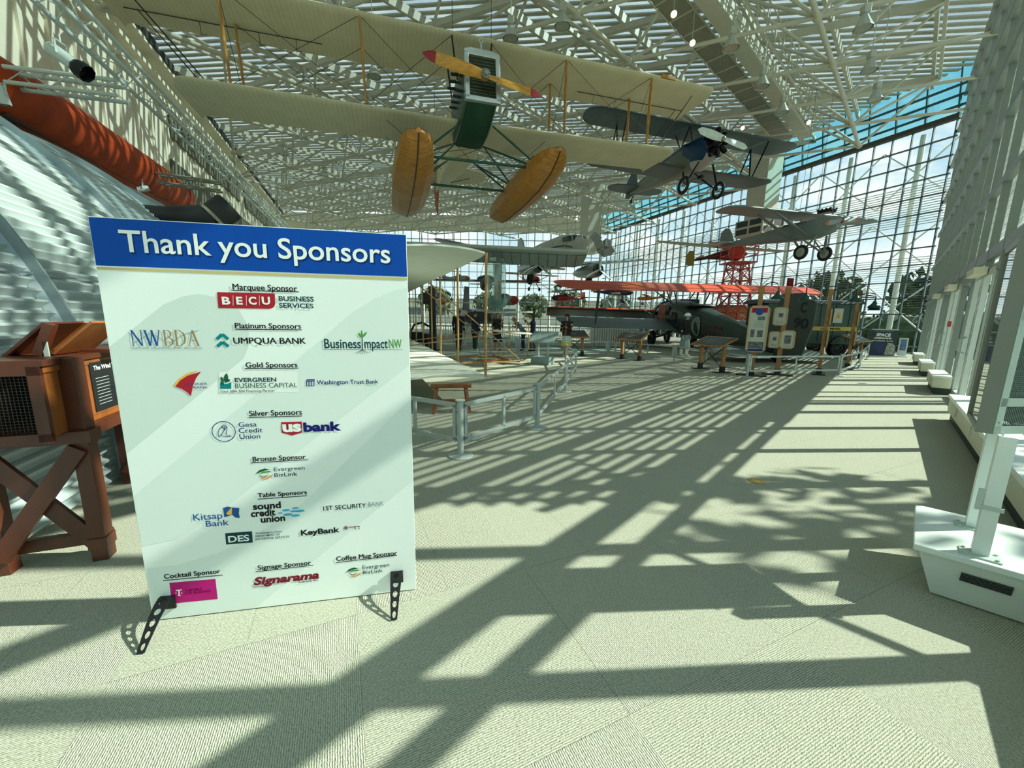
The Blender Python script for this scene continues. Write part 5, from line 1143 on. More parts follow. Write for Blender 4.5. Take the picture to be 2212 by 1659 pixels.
# tall black display post and black seats seen between the poles
P = floor_at(936, 757); P.z = 0; b = MB(); b.box((0, 0, 1.35), (.26, .22, 2.7)); b.box((0, .02, .03), (.5, .5, .06)); b.box((-.22, 0, 2.2), (.35, .1, .5)); k = b.build('display_post', mat('black display paint', (0.010, 0.012, 0.012), 0.5)); k.location = P * 1.0
tag(k, 'tall black rectangular post between the wooden poles of the white glider', 'post')
P = at_y(905, 735, 18.9); P.z = 0; be = thing('engine_exhibit', 'low black exhibit with a curved arm left of the black post', 'exhibit', P)
b = MB(); b.box((0, 0, .45), (1.0, .6, .5)); b.build('block', mat('black display paint', (0.010, 0.012, 0.012), 0.5), be, bevel=.08)
b = MB(); b.path([(-.4, 0, .7), (-.2, 0, 1.05), (.2, 0, 1.15), (.55, 0, .95)], .05, 8); b.build('arm', MATS['black display paint'], be)
b = MB(); b.lathe([(.18, 0), (.26, .08), (.2, .2)], (.45, -.2, .62), UP, 14); b.build('white_drum', white_metal, be); 
for x in (-.4, .4): b = MB(); b.box((x, 0, .1), (.1, .5, .2)); b.build('foot', MATS['black display paint'], be)

# ================================================================ long translucent wing and pod hanging in the middle
film = mat('milky translucent film', (0.40, 0.46, 0.43), 0.35, 0, 0.05, 2); tubew = mat('pale wing spar', (0.50, 0.54, 0.48), 0.5)
A = at_y(1268, 546, 18.0); go = thing('human_powered_aircraft', 'very long translucent ribbed wing with a clear upright pod hanging mid-hall', 'aeroplane', A)
dv = (at_y(884, 528, 19.2) - A); dv = dv * 1.35; bk = Vector((.10, 1.25, -.50)); b = MB(); rings = []
for t in (0, .01, .04, .2, .5, .8, 1):
    k = .35 if t == 0 else (.8 if t == .01 else 1); p = dv * t
    rings.append([p + bk * (f * k) + UP * (kk * k * 1.2) for f, kk in ((0, 0), (.04, .07), (.15, .12), (.4, .13), (.75, .06), (1, .01), (1, -.005), (.6, -.02), (.25, -.04), (.06, -.04))])
b.loft(rings); w = b.build('wing', film, go, True)
n = int(dv.length / .42)
for k in range(1, min(n, 34)): b = MB(); p = dv * (k / n); b.bar(p + bk * .08 + UP * -.07, p + bk * .98 + UP * -.02, .025, .02); b.build('rib', mat('grey rib strip', (0.12, 0.15, 0.14), 0.5), w)
b = MB(); b.tube(dv * 0 + UP * .05, dv * 1 + UP * .05, .085, n=12); b.build('leading_edge', tubew, go, True)
b = MB(); b.tube(bk * .12 + UP * -.05, dv + bk * .12 + UP * -.05, .02, n=6); b.build('spar_line', mat('grey rib strip', (0.12, 0.15, 0.14), 0.5), go)
pd0 = at_y(1072, 560, 18.6) - A; pd1 = at_y(1072, 662, 18.6) - A; b = MB(); rings = []
X, Y = Vector((1, 0, 0)), Vector((0, 1, 0))
for t, k in ((0, .8), (.2, 1.0), (.55, 1.0), (.85, .92), (.96, .75), (1, .45)): rings.append(b.ring(pd0 + (pd1 - pd0) * t, X, Y, .46 * k, 16, .75 * k))
b.loft(rings); b.build('pod', glass('clear pod film', (.72, .82, .77), .25, .1), go, True)
b = MB(); b.box((pd0 + pd1) / 2 + X * .08 - UP * .1, (.34, .5, 1.9)); b.build('pod_panel', mat('cream pod panel', (0.50, 0.52, 0.42), 0.5), go, bevel=.05)
b = MB(); b.box((pd0 + pd1) / 2 + X * .16 - UP * .12 - Y * .3, (.10, .02, .4)); b.build('red_badge', ink('red'), go)
b = MB(); b.lathe([(.12, -.22), (.28, -.12), (.36, .08), (.36, .25)], pd1 + UP * .12, UP, 16, True, 1, 1.5); b.build('pod_foot', mat('pale aqua fairing', (0.35, 0.52, 0.48), 0.4), go, True)
for t in (.08, .45, .8): hang(go, [tuple(dv * t + bk * .3)])

# ================================================================ twin engined airliner
alu = mat('dull aircraft aluminium', (0.30, 0.34, 0.32), 0.38, 0.45, 0.07, 2); cream_p = mat('cream airliner paint', (0.46, 0.46, 0.37), 0.4, 0, .05, 2)
dc = thing('airliner', 'twin engined metal airliner with cream nose hanging behind the translucent wing', 'aeroplane', (2.75, 27.2, 5.30), (R(0), 0, R(201.7)), order='YXZ')
b = MB(); wing(b, secs(8.3, 1.0, 2.1, -.38, dih=.12, tip=.8, taper=.45, mid=8), 1.1); b.build('wing', alu, dc, True)
body(dc, 'fuselage', cream_p, [(4.0, .08, .15, .40), (3.8, .32, -.12, .72), (3.3, .55, -.30, .98), (2.6, .70, -.42, 1.28), (1.5, .80, -.50, 1.45), (-1.5, .80, -.50, 1.45), (-4, .5, -.1, 1.35), (-6.2, .06, .6, 1.1)], 24, 2.2)
b = MB(); b.loft([[Vector((x * k, y + dy, z)) for x, y in ((-.70, 2.30), (.70, 2.30), (.66, 2.95), (.40, 3.30), (-.40, 3.30), (-.66, 2.95))] for z, k, dy in ((.80, 1, 0), (1.10, .88, -.22))]); b.build('cockpit_window', mat('dark cockpit glass', (0.02, 0.035, 0.035), 0.1), dc)
for x in (-.5, -.2, .2, .5): b = MB(); b.bar((x, 3.30 - max(0, abs(x) - .4) * 1.2, .80), (x * .9, 3.09 - max(0, abs(x) - .4) * 1.2, 1.1), .05); b.build('window_post', cream_p, dc)
b = MB()
for s in (1, -1): b.path([(s * .60, 3.3, .35), (s * .74, 2.6, .55), (s * .83, 1.5, .62), (s * .83, -1.5, .62)], .03, 6)
b.build('cheat_line', mat('dark trim stripe', (0.03, 0.035, 0.04), 0.4), dc)
fin(dc, 'tail_fin', alu, [(-4.9, 1.1), (-5.6, 2.3), (-6.1, 2.6), (-6.6, 2.4), (-6.7, 1.0)], 0, .12); fin(dc, 'tailplane', alu, oval(0, -5.9, 2.6, .7, 24, 3), 1.0, .1, 'Z')
for s in (1, -1):
    body(dc, 'nacelle', alu, [(2.0, .30, -.38, .28), (1.85, .46, -.52, .40), (1.1, .48, -.55, .42), (-.4, .30, -.35, .3), (-1.2, .06, -.1, .1)], 18, 2).location = (s * 2.2, 0, -.60)
    b = MB(); b.lathe([(.40, 0), (.40, .06)], (s * 2.2, 1.97, -.66), (0, 1, 0), 18); b.build('engine_face', blk, dc)
    prop(dc, (s * 2.2, 2.15, -.66), 1.15, R(-28), MATS['polished blade metal'], alu, None, .10, .5, blades=3)
    b = MB(); b.torus((s * 2.2, .9, -1.35), (1, 0, 0), .26, .12, 20, 8); b.build('wheel', tyre, dc, True); b = MB(); b.bar((s * 2.0, .9, -.6), (s * 2.0, .9, -1.35), .06); b.build('gear_leg', alu, dc)
b = MB(); b.box((0, .2, -.52), (1.3, .35, .08)); b.build('belly_hatch', cream_p, dc)
hang(dc, [(1.5, 0, .3), (-1.5, 0, .3), (0, -4.5, 1.3)], r=.01)

# ================================================================ small glider with a red pod, red lattice tower
P = at_y(1565, 540, 25.6); gd = thing('red_glider', 'small glider with dark red pod and yellow rudder hanging behind the red tower', 'glider', P, order='YXZ')
nz_ = at_y(1615, 544, 25.4) - P; tl = at_y(1500, 559, 26.2) - P; ax = (nz_ - tl).normalized(); b = MB(); rings = []
for t, w_, h in ((0, .05, .06), (.25, .09, .12), (.5, .22, .28), (.75, .32, .42), (.9, .26, .30), (1, .05, .08)): rings.append(b.ring(tl + (nz_ - tl) * t + UP * (.1 * math.sin(3.14 * t) - .1), ax.cross(UP).normalized(), UP, w_, 14, h))
b.loft(rings); b.build('pod', mat('deep red lacquer', (0.10, 0.008, 0.010), 0.3, 0, .2), gd, True)
wl_, wr_ = at_y(1421, 520, 27.2) - P, at_y(1711, 543, 23.0) - P; b = MB(); rings = []; d = (wr_ - wl_).normalized(); bk = Vector((-.25, .8, -.02))
for t, k in ((0, .35), (.06, .7), (.3, 1), (.7, 1), (.94, .7), (1, .35)):
    p = wl_ + (wr_ - wl_) * t; rings.append([p + bk * (f * .8 * k) + UP * (kk * k) for f, kk in AF])
b.loft(rings); b.build('wing', mat('pale glider fabric', (0.42, 0.45, 0.38), 0.6), gd, True)
b = MB(); b.prism([(0, -.45), (.45, -.35), (.55, .2), (.35, .55), (.05, .5), (0, 0)], tl, -ax, UP, ax.cross(UP) * .05); b.build('rudder', mat('mustard yellow rudder', (0.30, 0.20, 0.02), 0.5), gd)
b = MB(); b.prism(oval(0, 0, 1.0, .22, 18), tl + ax * .3, ax.cross(UP).normalized(), ax, UP * .03); b.build('tailplane', MATS['pale glider fabric'], gd)
b = MB(); b.tube((0, 0, .1), (wl_ + wr_) / 2 + bk * .3, .06); b.build('pylon', MATS['deep red lacquer'], gd)
hang(gd, [tuple((wl_ + wr_) / 2 + bk * .3), tuple(tl + ax * .4)])
redp = mat('red tower paint', (0.50, 0.045, 0.025), 0.45, 0, .1)
P = at_y(1580, 690, 24.3); P.z = 0; tw = thing('lattice_tower', 'red lattice beacon tower with a railed platform behind the mail biplane', 'tower', P)
zt_ = 4.95; b = MB(); lv = [0, 1.0, 2.0, 3.0, 3.9, 4.6, zt_]
def half(z): return .95 + (.42 - .95) * z / zt_
for sx in (-1, 1):
    for sy in (-1, 1): b = MB(); b.bar((sx * .95, sy * .95, 0), (sx * .42, sy * .42, zt_), .07); b.build('tower_leg', redp, tw)
b = MB()
for za, zc in zip(lv, lv[1:]):
    ha, hc = half(za), half(zc); ca = [(-ha, -ha, za), (ha, -ha, za), (ha, ha, za), (-ha, ha, za)]; cc = [(-hc, -hc, zc), (hc, -hc, zc), (hc, hc, zc), (-hc, hc, zc)]
    for i in range(4): b.bar(ca[i], cc[(i + 1) % 4], .04); b.bar(ca[(i + 1) % 4], cc[i], .04); b.bar(cc[i], cc[(i + 1) % 4], .05)
b.build('lattice', redp, tw)
b = MB(); b.box((0, 0, zt_), (1.5, 1.5, .07)); b.build('platform', redp, tw)
b = MB()
for z in (.45, .9):
    for a, c in (((-.72, -.72), (.72, -.72)), ((.72, -.72), (.72, .72)), ((.72, .72), (-.72, .72)), ((-.72, .72), (-.72, -.72))): b.tube((*a, zt_ + z), (*c, zt_ + z), .025, n=6)
for x in (-.72, .72):
    for y in (-.72, .72): b.tube((x, y, zt_), (x, y, zt_ + .9), .03, n=6)
b.build('railing', redp, tw)
b = MB(); b.lathe([(.1, -.3), (.42, -.22), (.46, .1), (.40, .25)], (-.3, -.3, zt_ + .55), (-.5, -.8, .1), 18); b.build('beacon_lamp', redp, tw, True)
for s in (-1, 1): strut(tw, 'platform_brace', (s * .7, -.6, zt_), (s * .45, -.45, zt_ - .8), .025, redp, 1)

# ================================================================ duct drops, speaker cluster, pendant lamps, catwalk
ductm = mat('cream sheet metal duct', (0.52, 0.52, 0.42), 0.6, 0, .04); slot = mat('dark grille slot', (0.03, 0.035, 0.035), 0.5)
for px0, py1, Yd, wd_, lab in ((1637, 512, 23.6, 1.15, 'cream square air duct dropping behind the silver monoplane with dark grilles'), (1272, 548, 33.0, 1.2, 'cream square air duct dropping behind the airliner nose')):
    plain = px0 < 1500
    P = at_y(px0, py1, Yd); t = thing('air_duct', lab, 'air duct', P); h = 12.2 - P.z; M_ = frame3(HU, HV * -1, UP)
    b = MB(); b.box((0, 0, .9 + (h - .9) / 2), (wd_, wd_, h - .9), M_); b.build('duct', ductm, t, bevel=.02)
    if plain: b = MB(); b.box((0, 0, .45), (wd_, wd_, .9), M_); b.build('outlet_box', ductm, t); continue
    b = MB(); b.box((0, 0, .45), (wd_ * 1.5, wd_ * 1.5, .9), M_); b.build('outlet_box', ductm, t, bevel=.02)
    for z in (.25, .68):
        for s in (-1, 1):
            b = MB(); b.box(M_ @ Vector((s * wd_ * .36, wd_ * .755, z)), (wd_ * .6, .02, .30), M_); b.build('outlet_grille', slot, t)
            b = MB(); b.box(M_ @ Vector((wd_ * -.755, s * wd_ * .36, z)), (.02, wd_ * .6, .30), M_); b.build('outlet_grille', slot, t)
P = at_y(1303, 525, 24.5); cl = thing('speaker_cluster', 'cluster of tilted grey loudspeakers hanging right of the airliner nose', 'loudspeakers', P)
spk = mat('pale grey speaker case', (0.36, 0.40, 0.36), 0.5, 0, .05)
for (px0, py0), (rx, rz) in zip(((1287, 513), (1296, 531), (1311, 528), (1318, 540), (1300, 540), (1308, 544)), ((35, 30), (-20, -25), (-15, 15), (25, -35), (-45, 20), (40, 60))):
    c = at_y(px0, py0, 24.5) - P; b = MB(); b.box(c, (.46, .4, .50), Euler((R(rx), R(rz), R(rz))).to_matrix()); b.build('speaker', spk, cl, bevel=.03)
b = MB(); b.tube((-.3, 0, .1), (.35, 0, -.3), .03, n=6); b.tube((-.45, 0, .4), (.2, 0, -.2), .03, n=6); b.build('bracket', white_metal, cl)
hang(cl, [(-.2, 0, .1), (.2, 0, .0)])
lampm = mat('pale lamp reflector', (0.45, 0.47, 0.40), 0.5); warm = mat('warm lamp glow', (1.0, 0.62, 0.30), 0.4, emit=14.0)
L0 = None; n_ = 0
where = {(1103, 72): 'above the radiator of the floatplane', (612, 326): 'below the left lower wing of the floatplane', (808, 155): 'between the left wings of the floatplane', (1580, 93): 'beside the catwalk, nearest the viewer', (1647, 177): 'beside the catwalk, second along',
    (1690, 234): 'beside the catwalk, third along', (1866, 49): 'nearest the upper right corner', (1879, 142): 'below the lamp nearest the upper right corner', (1892, 206): 'just above the blue rooflight strip', (700, 372): 'above the sponsor sign left of the floats', (1215, 45): 'in the roof right of the floatplane radiator'}
for q, lab in where.items():
    P = EYEP + ray(*q) * ((9.35 - EYE) / ray(*q).z)
    if L0 is None:
        L0 = thing('pendant_lamp', 'pale conical pendant lamp ' + lab, 'pendant lamp', P, group='pendant lamps in the roof frame')
        b = MB(); b.lathe([(.07, .20), (.10, .12), (.22, -.12), (.23, -.15)], (0, 0, 0), UP, 10, False); b.build('shade', lampm, L0)
        b = MB(); b.box((0, 0, .30), (.18, .18, .2)); b.build('gear_box', lampm, L0, bevel=.02); b = MB(); b.tube((0, 0, .4), (0, 0, 2.9), .012, n=6); b.build('hanger', lampm, L0); b = MB(); b.lathe([(.19, -.13), (.19, -.128)], (0, 0, 0), UP, 12); b.build('lamp_glass', mat('dull lamp glass', (0.35, 0.36, 0.3), 0.2), L0)
    else: dup(L0, P, (0, 0, 0), 'pale conical pendant lamp ' + lab)
S0 = None
for q, lab in {(1455, 30): 'just below the top edge beside the catwalk', (1495, 92): 'beneath the catwalk, upper one', (1603, 275): 'above the top wing of the blue nosed biplane', (1745, 263): 'at the lower end of the catwalk', (1246, 472): 'just above the airliner', (1180, 425): 'right of the floats under the roof'}.items():
    P = EYEP + ray(*q) * ((9.85 - EYE) / ray(*q).z)
    if S0 is None:
        S0 = thing('roof_spotlight', 'small glowing spotlight in the roof frame ' + lab, 'spotlight', P, group='small glowing roof spotlights'); aim = Vector((-.25, -1, -.75)).normalized()
        b = MB(); b.lathe([(.05, -.16), (.085, -.1), (.085, .12)], (0, 0, 0), aim, 12); b.build('housing', lampm, S0, True); b = MB(); b.ball(aim * .12, .075, 10, 6); b.build('bulb', warm, S0, True); b = MB(); b.tube((0, 0, .05), (0, 0, 2.3), .012, n=5); b.build('hanger', lampm, S0)
    else: dup(S0, P, (0, 0, 0), 'small glowing spotlight in the roof frame ' + lab)
c0, c1 = Vector((5.0, 13.0, 10.9)), Vector((14.4, 21.6, 10.9)); d = (c1 - c0).normalized(); nn = Vector((d.y, -d.x, 0)); c0 = c0 - d * 6
cw = thing('catwalk', 'long narrow steel maintenance catwalk slung inside the roof frame', 'catwalk', c0); Lc = (c1 - c0).length
b = MB(); b.bar(UP * 0 - nn * .55, d * Lc - nn * .55, .75, .06); b.build('walkway', mat('grating grey', (0.26, 0.26, 0.2), 0.6), cw)
b = MB(); b.bar(nn * .35, d * Lc + nn * .35, .5, .5); b.build('supply_duct', ductm, cw)
for s in (-.95, -.15, .65, 1.0):
    for z in (-.05, .5, 1.0): b = MB(); b.tube(nn * s + UP * z, d * Lc + nn * s + UP * z, .022, n=6); b.build('rail', beam_paint, cw)
b = MB(); k = 0
while k < Lc:
    for s in (-.95, 1.0): b.tube(d * k + nn * s - UP * .05, d * k + nn * s + UP * 1.3, .022, n=6)
    b.tube(d * k - nn * .95 - UP * .03, d * k + nn * 1.0 - UP * .03, .025, n=6); k += .95
b.build('rail_post', beam_paint, cw)
# ================================================================ wooden sign posts with framed panels and gooseneck lamps
postw = mat('light brown post wood', (0.33, 0.17, 0.055), 0.5, 0, 0.2, 5, stretch=(1, 1, .3)); framew = mat('pale varnished frame', (0.50, 0.32, 0.13), 0.45, 0, .12, 6)
lampg = mat('dark green enamel shade', (0.012, 0.06, 0.055), 0.35); paper = mat('cream poster paper', (0.50, 0.53, 0.46), 0.5, 0, .05, 4); shoe = mat('black steel shoe', (0.012, 0.013, 0.013), 0.5)
def framed(root, c, n, w, h, kind):
    """chamfered wooden frame with a printed sheet; kind picks what is printed"""
    n = n.normalized(); x = UP.cross(n).normalized(); k = min(w, h) * .16
    P = lambda i: [(-w / 2 + k, -h / 2 + i), (w / 2 - k, -h / 2 + i), (w / 2 - i, -h / 2 + k), (w / 2 - i, h / 2 - k), (w / 2 - k, h / 2 - i), (-w / 2 + k, h / 2 - i), (-w / 2 + i, h / 2 - k), (-w / 2 + i, -h / 2 + k)]
    b = MB(); o, i = P(0), P(.028); r = []
    for q, dd in ((o, 0), (o, .035), (i, .035), (i, .012)): r.append([Vector(c) + x * a + UP * z + n * dd for a, z in q])
    b.loft(r, False); b.quad(*[Vector(c) + x * a + UP * z for a, z in o][::-1]); f = b.build('framed_panel', framew, root)
    b = MB(); b.quad(*[Vector(c) + x * a + UP * z + n * .014 for a, z in i]); s = b.build('printed_sheet', paper, f)
    def rect(nm, x0, z0, x1, z1, m, d=.016): b = MB(); b.quad(*[Vector(c) + x * (a * w / 2) + UP * (z * h / 2) + n * d for a, z in ((x0, z0), (x1, z0), (x1, z1), (x0, z1))]); b.build(nm, m, f)
    ink2 = mat('photo print grey', (0.12, 0.13, 0.13), 0.5, 0, .6, 14)
    if kind == 'tall':
        rect('red_header', -.75, .70, .75, .90, ink('red')); rect('poster_band', -.75, -.95, .75, -.86, ink('navy'))
        b = MB(); b.quad(*[Vector(c) + x * (.09 * math.cos(a)) + UP * (h * .37 + .09 * math.sin(a)) + n * .019 for a in [j * math.pi / 10 for j in range(20)]]); b.build('round_badge', ink('kblue'), f)
        for q in ((-.1, .38, .6, .54), (-.65, -.36, -.25, -.02), (.0, -.34, .55, -.05), (-.75, -.84, .75, -.55)): rect('photo_print', *q, ink2)
        b = MB()
        for j in range(7): b.box(Vector(c) + x * 0 + UP * (h * (.16 - j * .02)) + n * .016, (w * .5, .004, .006), frame3(x, n, UP))
        b.build('text_line', ink('grey'), f)
    else:
        rect('photo_print', -.45, -.45, .45, .45, ink2) if kind == 'photo' else rect('photo_print', -.25, -.1, .35, .35, ink2)
        b = MB()
        for j in range(4): b.box(Vector(c) + UP * (h * (-.26 - j * .035)) + n * .016, (w * .5, .004, .006), frame3(x, n, UP))
        b.build('text_line', ink('grey'), f)
def goose(root, a, d, rise, reach, drop):
    pts = [a, a + d * reach * .25 + UP * rise * .7, a + d * reach * .6 + UP * rise, a + d * reach * .9 + UP * rise * .75, a + d * reach + UP * (rise * .2), a + d * reach - UP * drop]
    b = MB(); b.path(pts, .014, 8); g = b.build('lamp_arm', shoe, root, True); b = MB(); b.lathe([(.03, .05), (.05, .0), (.08, -.05), (.15, -.12), (.16, -.16)], pts[-1], UP, 16, False); b.build('lamp_shade', lampg, g, True)
def signpost(px, top, label, panels, lamps, fd):
    P = floor_at(*px); P.z = 0; h = over(*top, P).z; t = thing('sign_post', label, 'sign post', P); x = UP.cross(fd).normalized(); M = frame3(x, fd, UP)
    b = MB(); b.box((0, 0, h / 2), (.11, .09, h), M); b.build('post', postw, t, bevel=.004)
    b = MB(); b.box((0, 0, .012), (.72, .30, .024), M); b.box((0, 0, .09), (.15, .13, .16), M); b.build('base_plate', shoe, t)
    b = MB(); b.box((0, 0, h - .06), (.14, .12, .16), M); b.build('post_cap', postw, t)
    for dx, z, w, hh, k, n in panels: framed(t, x * dx + UP * z + n * .06, n, w, hh, k)
    for z in (1.5, 1.25): b = MB(); b.bar(x * -.3 + UP * z, x * .05 + UP * z, .012); b.build('bracket', shoe, t)
    for d, rise, reach, drop in lamps: goose(t, UP * (h - .06), d.normalized(), rise, reach, drop)
    return t
toC = Vector((-.53, -.85, 0)).normalized(); side = Vector((.79, -.62, 0)).normalized(); RT = Vector((.85, -.5, 0))
signpost((1622, 811), (1641, 620), 'wooden sign post with one tall illustrated panel and a green gooseneck lamp', [(.02, 1.27, .47, 1.24, 'tall', toC)], [(RT, .18, .38, .10)], toC)
signpost((1678, 810), (1700, 622), 'wooden sign post with three small framed sheets, one above two', [(-.10, 1.62, .33, .50, 'text', toC), (.13, 1.0, .33, .50, 'photo', toC), (-.17, .98, .27, .46, 'text', toC)], [(RT, .18, .40, .12)], toC)
signpost((1768, 808), (1789, 627), 'wooden sign post with two framed sheets seen edge on before the mail truck', [(.0, 1.62, .33, .46, 'text', side), (.0, 1.02, .36, .46, 'photo', side)], [(RT, .14, .55, .10)], side)
signpost((1829, 796), (1842, 640), 'wooden sign post farthest right with edge-on frames and three gooseneck arms', [(.0, 1.6, .33, .46, 'text', side), (.0, .98, .36, .46, 'text', side)], [(RT, .16, .42, .16), (Vector((.8, -.3, 0)), .08, .44, .22), (Vector((.9, -.7, 0)), .02, .40, .14)], side)
# slanted reading desks
def lectern(pl, pr, label, dep=.46):
    A, B_ = floor_at(*pl), floor_at(*pr); A.z = B_.z = 0; c = (A + B_) / 2; x = (B_ - A).normalized(); w = (B_ - A).length; f = Vector((x.y, -x.x, 0)); M = frame3(x, -f, UP)
    t = thing('reading_desk', label, 'reading desk', c)
    for s in (-1, 1): b = MB(); b.box(x * (s * w / 2) + UP * .40, (.085, .085, .78), M); l = b.build('leg', postw, t, bevel=.004); b = MB(); b.box(x * (s * w / 2) + UP * .09, (.11, .11, .16), M); b.box(x * (s * w / 2) + UP * .011, (.2, .5, .022), M); b.build('shoe', shoe, l)
    b = MB(); b.bar(x * (-w / 2) + UP * .12, x * (w / 2) + UP * .72, .022); b.bar(x * (w / 2) + UP * .12, x * (-w / 2) + UP * .72, .022); b.build('cross_brace', shoe, t)
    Mt = M @ Matrix.Rotation(R(24), 3, 'X'); b = MB(); b.box(UP * .86, (w + .34, dep + .16, .05), Mt); b.build('top', postw, t, bevel=.006)
    b = MB(); b.box(UP * .86 + Mt @ Vector((0, 0, .028)), (w + .24, dep + .06, .006), Mt); pnl = b.build('dark_panel', mat('dark green printed panel', (0.022, 0.032, 0.024), 0.35, 0, .5, 5), t)
    b = MB()
    for k in range(5): b.box(UP * .86 + Mt @ Vector((-.12 + .02 * k, -.12 + k * .05, .033)), (w * .4, .008, .002), Mt)
    b.build('text_line', ink('grey'), pnl)
lectern((1222, 768), (1257, 768), 'slanted wooden reading desk half hidden behind the woman in the skirt')
lectern((1343, 775), (1381, 779), 'slanted wooden reading desk before the main wheel of the mail biplane')
lectern((1512, 796), (1559, 805), 'slanted wooden reading desk just left of the tall panel sign post')
lectern((1832, 777), (1856, 775), 'slanted dark desk at the right end of the mail plane enclosure')
# ================================================================ green mail truck
tk = thing('mail_truck', 'dark green boxy mail truck with a yellow stripe behind the sign posts', 'truck', (13.15, 17.9, 0), (0, 0, R(-4)))
tg = mat('truck green', (0.018, 0.055, 0.040), 0.4, 0, .1, 2); ty_ = mat('truck yellow stripe', (0.52, 0.38, 0.06), 0.5)
b = MB(); b.box((0, 0, 1.42), (3.9, 1.7, 1.75)); b.build('body', tg, tk, bevel=.03)
b = MB(); b.loft([[Vector((-2.15 + (0 if x < 0 else 0), 0, 0)) * 0 + Vector((x * (2.15 - (0 if i else .0)), y, z)) for x in (-1,) for y, z in ((-.92, 2.28), (-.80, 2.40), (-.3, 2.47), (.3, 2.47), (.80, 2.40), (.92, 2.28))] for i in (0,)] + [[Vector((2.05, y, z)) for y, z in ((-.92, 2.28), (-.80, 2.40), (-.3, 2.47), (.3, 2.47), (.80, 2.40), (.92, 2.28))]]); b.build('roof', mat('dark truck roof', (0.03, 0.05, 0.048), 0.3), tk)
for x in (-1.5, -.9, -.3, .3, .9, 1.5): b = MB(); b.box((x, -.862, 1.45), (.03, .02, 1.6)); b.build('panel_seam', tg, tk)
b = MB(); b.box((.1, -.868, 1.22), (3.5, .016, .17)); sp = b.build('stripe', ty_, tk)
b = MB(); write(b, 'U.S. MAIL', Vector((.35, -.88, 1.18)), Vector((1, 0, 0)), UP, .85, .09, .03); b.build('stripe_lettering', ink('black'), sp)
b = MB(); b.box((1.0, -.872, 1.78), (.38, .012, .62)); po = b.build('poster', paper, tk); b = MB(); b.prism([(-.1, -.12), (.1, -.12), (0, .14)], (1.0, -.88, 1.80), (1, 0, 0), UP, (0, -.004, 0)); b.build('poster_figure', ink('orange'), po)
for x in (-1.35, 1.3):
    for y in (-.72, .72): wheel(tk, (x, y, .38), .38, .18, tyre, mat('dark green wheel disc', (0.02, 0.035, 0.03), 0.5), axis=(0, 1, 0))
    b = MB(); b.lathe([(.5, -.12), (.52, 0), (.5, .12)], (x, -.80, .42), (0, 1, 0), 18, False); b.build('fender', blk, tk)
b = MB(); b.box((0, 0, .48), (3.7, 1.2, .14)); b.build('chassis', blk, tk)
b = MB(); b.box((-2.35, 0, .95), (.9, 1.1, .7)); b.build('bonnet', tg, tk, bevel=.06)
# timber shed, red pole sign
P = Vector((14.7, 26.7, 0)); shd = thing('timber_shed', 'orange brown timber hut behind the mail biplane cockpit', 'hut', P)
b = MB(); b.box((0, 0, 1.2), (1.9, 1.5, 2.4)); b.build('walls', mat('amber timber boards', (0.34, 0.16, 0.03), 0.55, 0, .25, 3, stretch=(5, 1, 1)), shd); b = MB(); b.box((0, 0, 2.47), (2.2, 1.8, .12)); b.build('roof', mat('brown roof board', (0.16, 0.08, 0.03), 0.6), shd)
P = Vector((16.3, 23.4, 0)); rs = thing('pole_sign', 'dark red square sign on a thin pole above the orange wing', 'sign', P); b = MB(); b.tube((0, 0, 0), (0, 0, 3.6), .03, n=8); b.build('pole', blk, rs); b = MB(); b.box((0, 0, 3.75), (.36, .06, .55)); b.build('plate', ink('maroon'), rs)
# ================================================================ banner by the corner, framed notice
P0, P1 = floor_at(1874, 768), floor_at(1931, 771); P0.z = P1.z = 0; c = (P0 + P1) / 2; x = (P1 - P0).normalized(); n = Vector((x.y, -x.x, 0)); w = (P1 - P0).length
bn = thing('show_banner', 'dark blue printed banner reading SPACE standing in the far right corner', 'banner', c); M = frame3(x, -n, UP)
b = MB(); b.box(UP * .62, (w, .05, 1.16), M); sh_ = b.build('sheet', mat('dark teal print', (0.008, 0.028, 0.035), 0.4, 0, .3, 2), bn)
b = MB(); b.box(UP * 1.215 - n * .0, (w, .09, .05), M); b.box(UP * .02, (w, .4, .04), M); b.build('frame_bar', bar_m, bn)
fr = n * .028
b = MB(); write(b, 'SPACE', x * (-w * .31) + UP * .90 + fr, x, UP, w * .55, .15, .05, .12); b.build('title', ink('white'), sh_)
b = MB(); write(b, 'AMERICANS', x * (-w * .38) + UP * .79 + fr, x, UP, w * .66, .075, .04); b.build('subtitle', ink('white'), sh_)
b = MB(); write(b, 'THE MUSEUM OF FLIGHT', x * (-w * .38) + UP * 1.12 + fr, x, UP, w * .7, .04, .0); b.build('small_line', ink('grey'), sh_)
b = MB(); write(b, 'SATURDAY  JUNE', x * (-w * .45) + UP * .68 + fr, x, UP, w * .8, .045, .02); b.build('small_line', ink('pale'), sh_)
b = MB(); b.quad(*[x * (w * a) + UP * z + fr for a, z in ((-.49, .06), (.05, .06), (.05, .62), (-.49, .62))]); b.build('blue_print', mat('deep blue print', (0.005, 0.03, 0.12), 0.4, 0, .5, 2), sh_)
b = MB(); b.quad(*[x * (w * a) + UP * z + fr * 1.05 for a, z in ((.10, .06), (.48, .06), (.48, .45), (.38, .60), (.18, .62), (.14, .4))]); b.build('figure_print', mat('pale mottled print', (0.32, 0.34, 0.30), 0.5, 0, .6, 14), sh_)
P = floor_at(1946, 771); P.z = 0; nt = thing('notice_stand', 'small white framed notice with blue pictures right of the dark banner', 'notice', P)
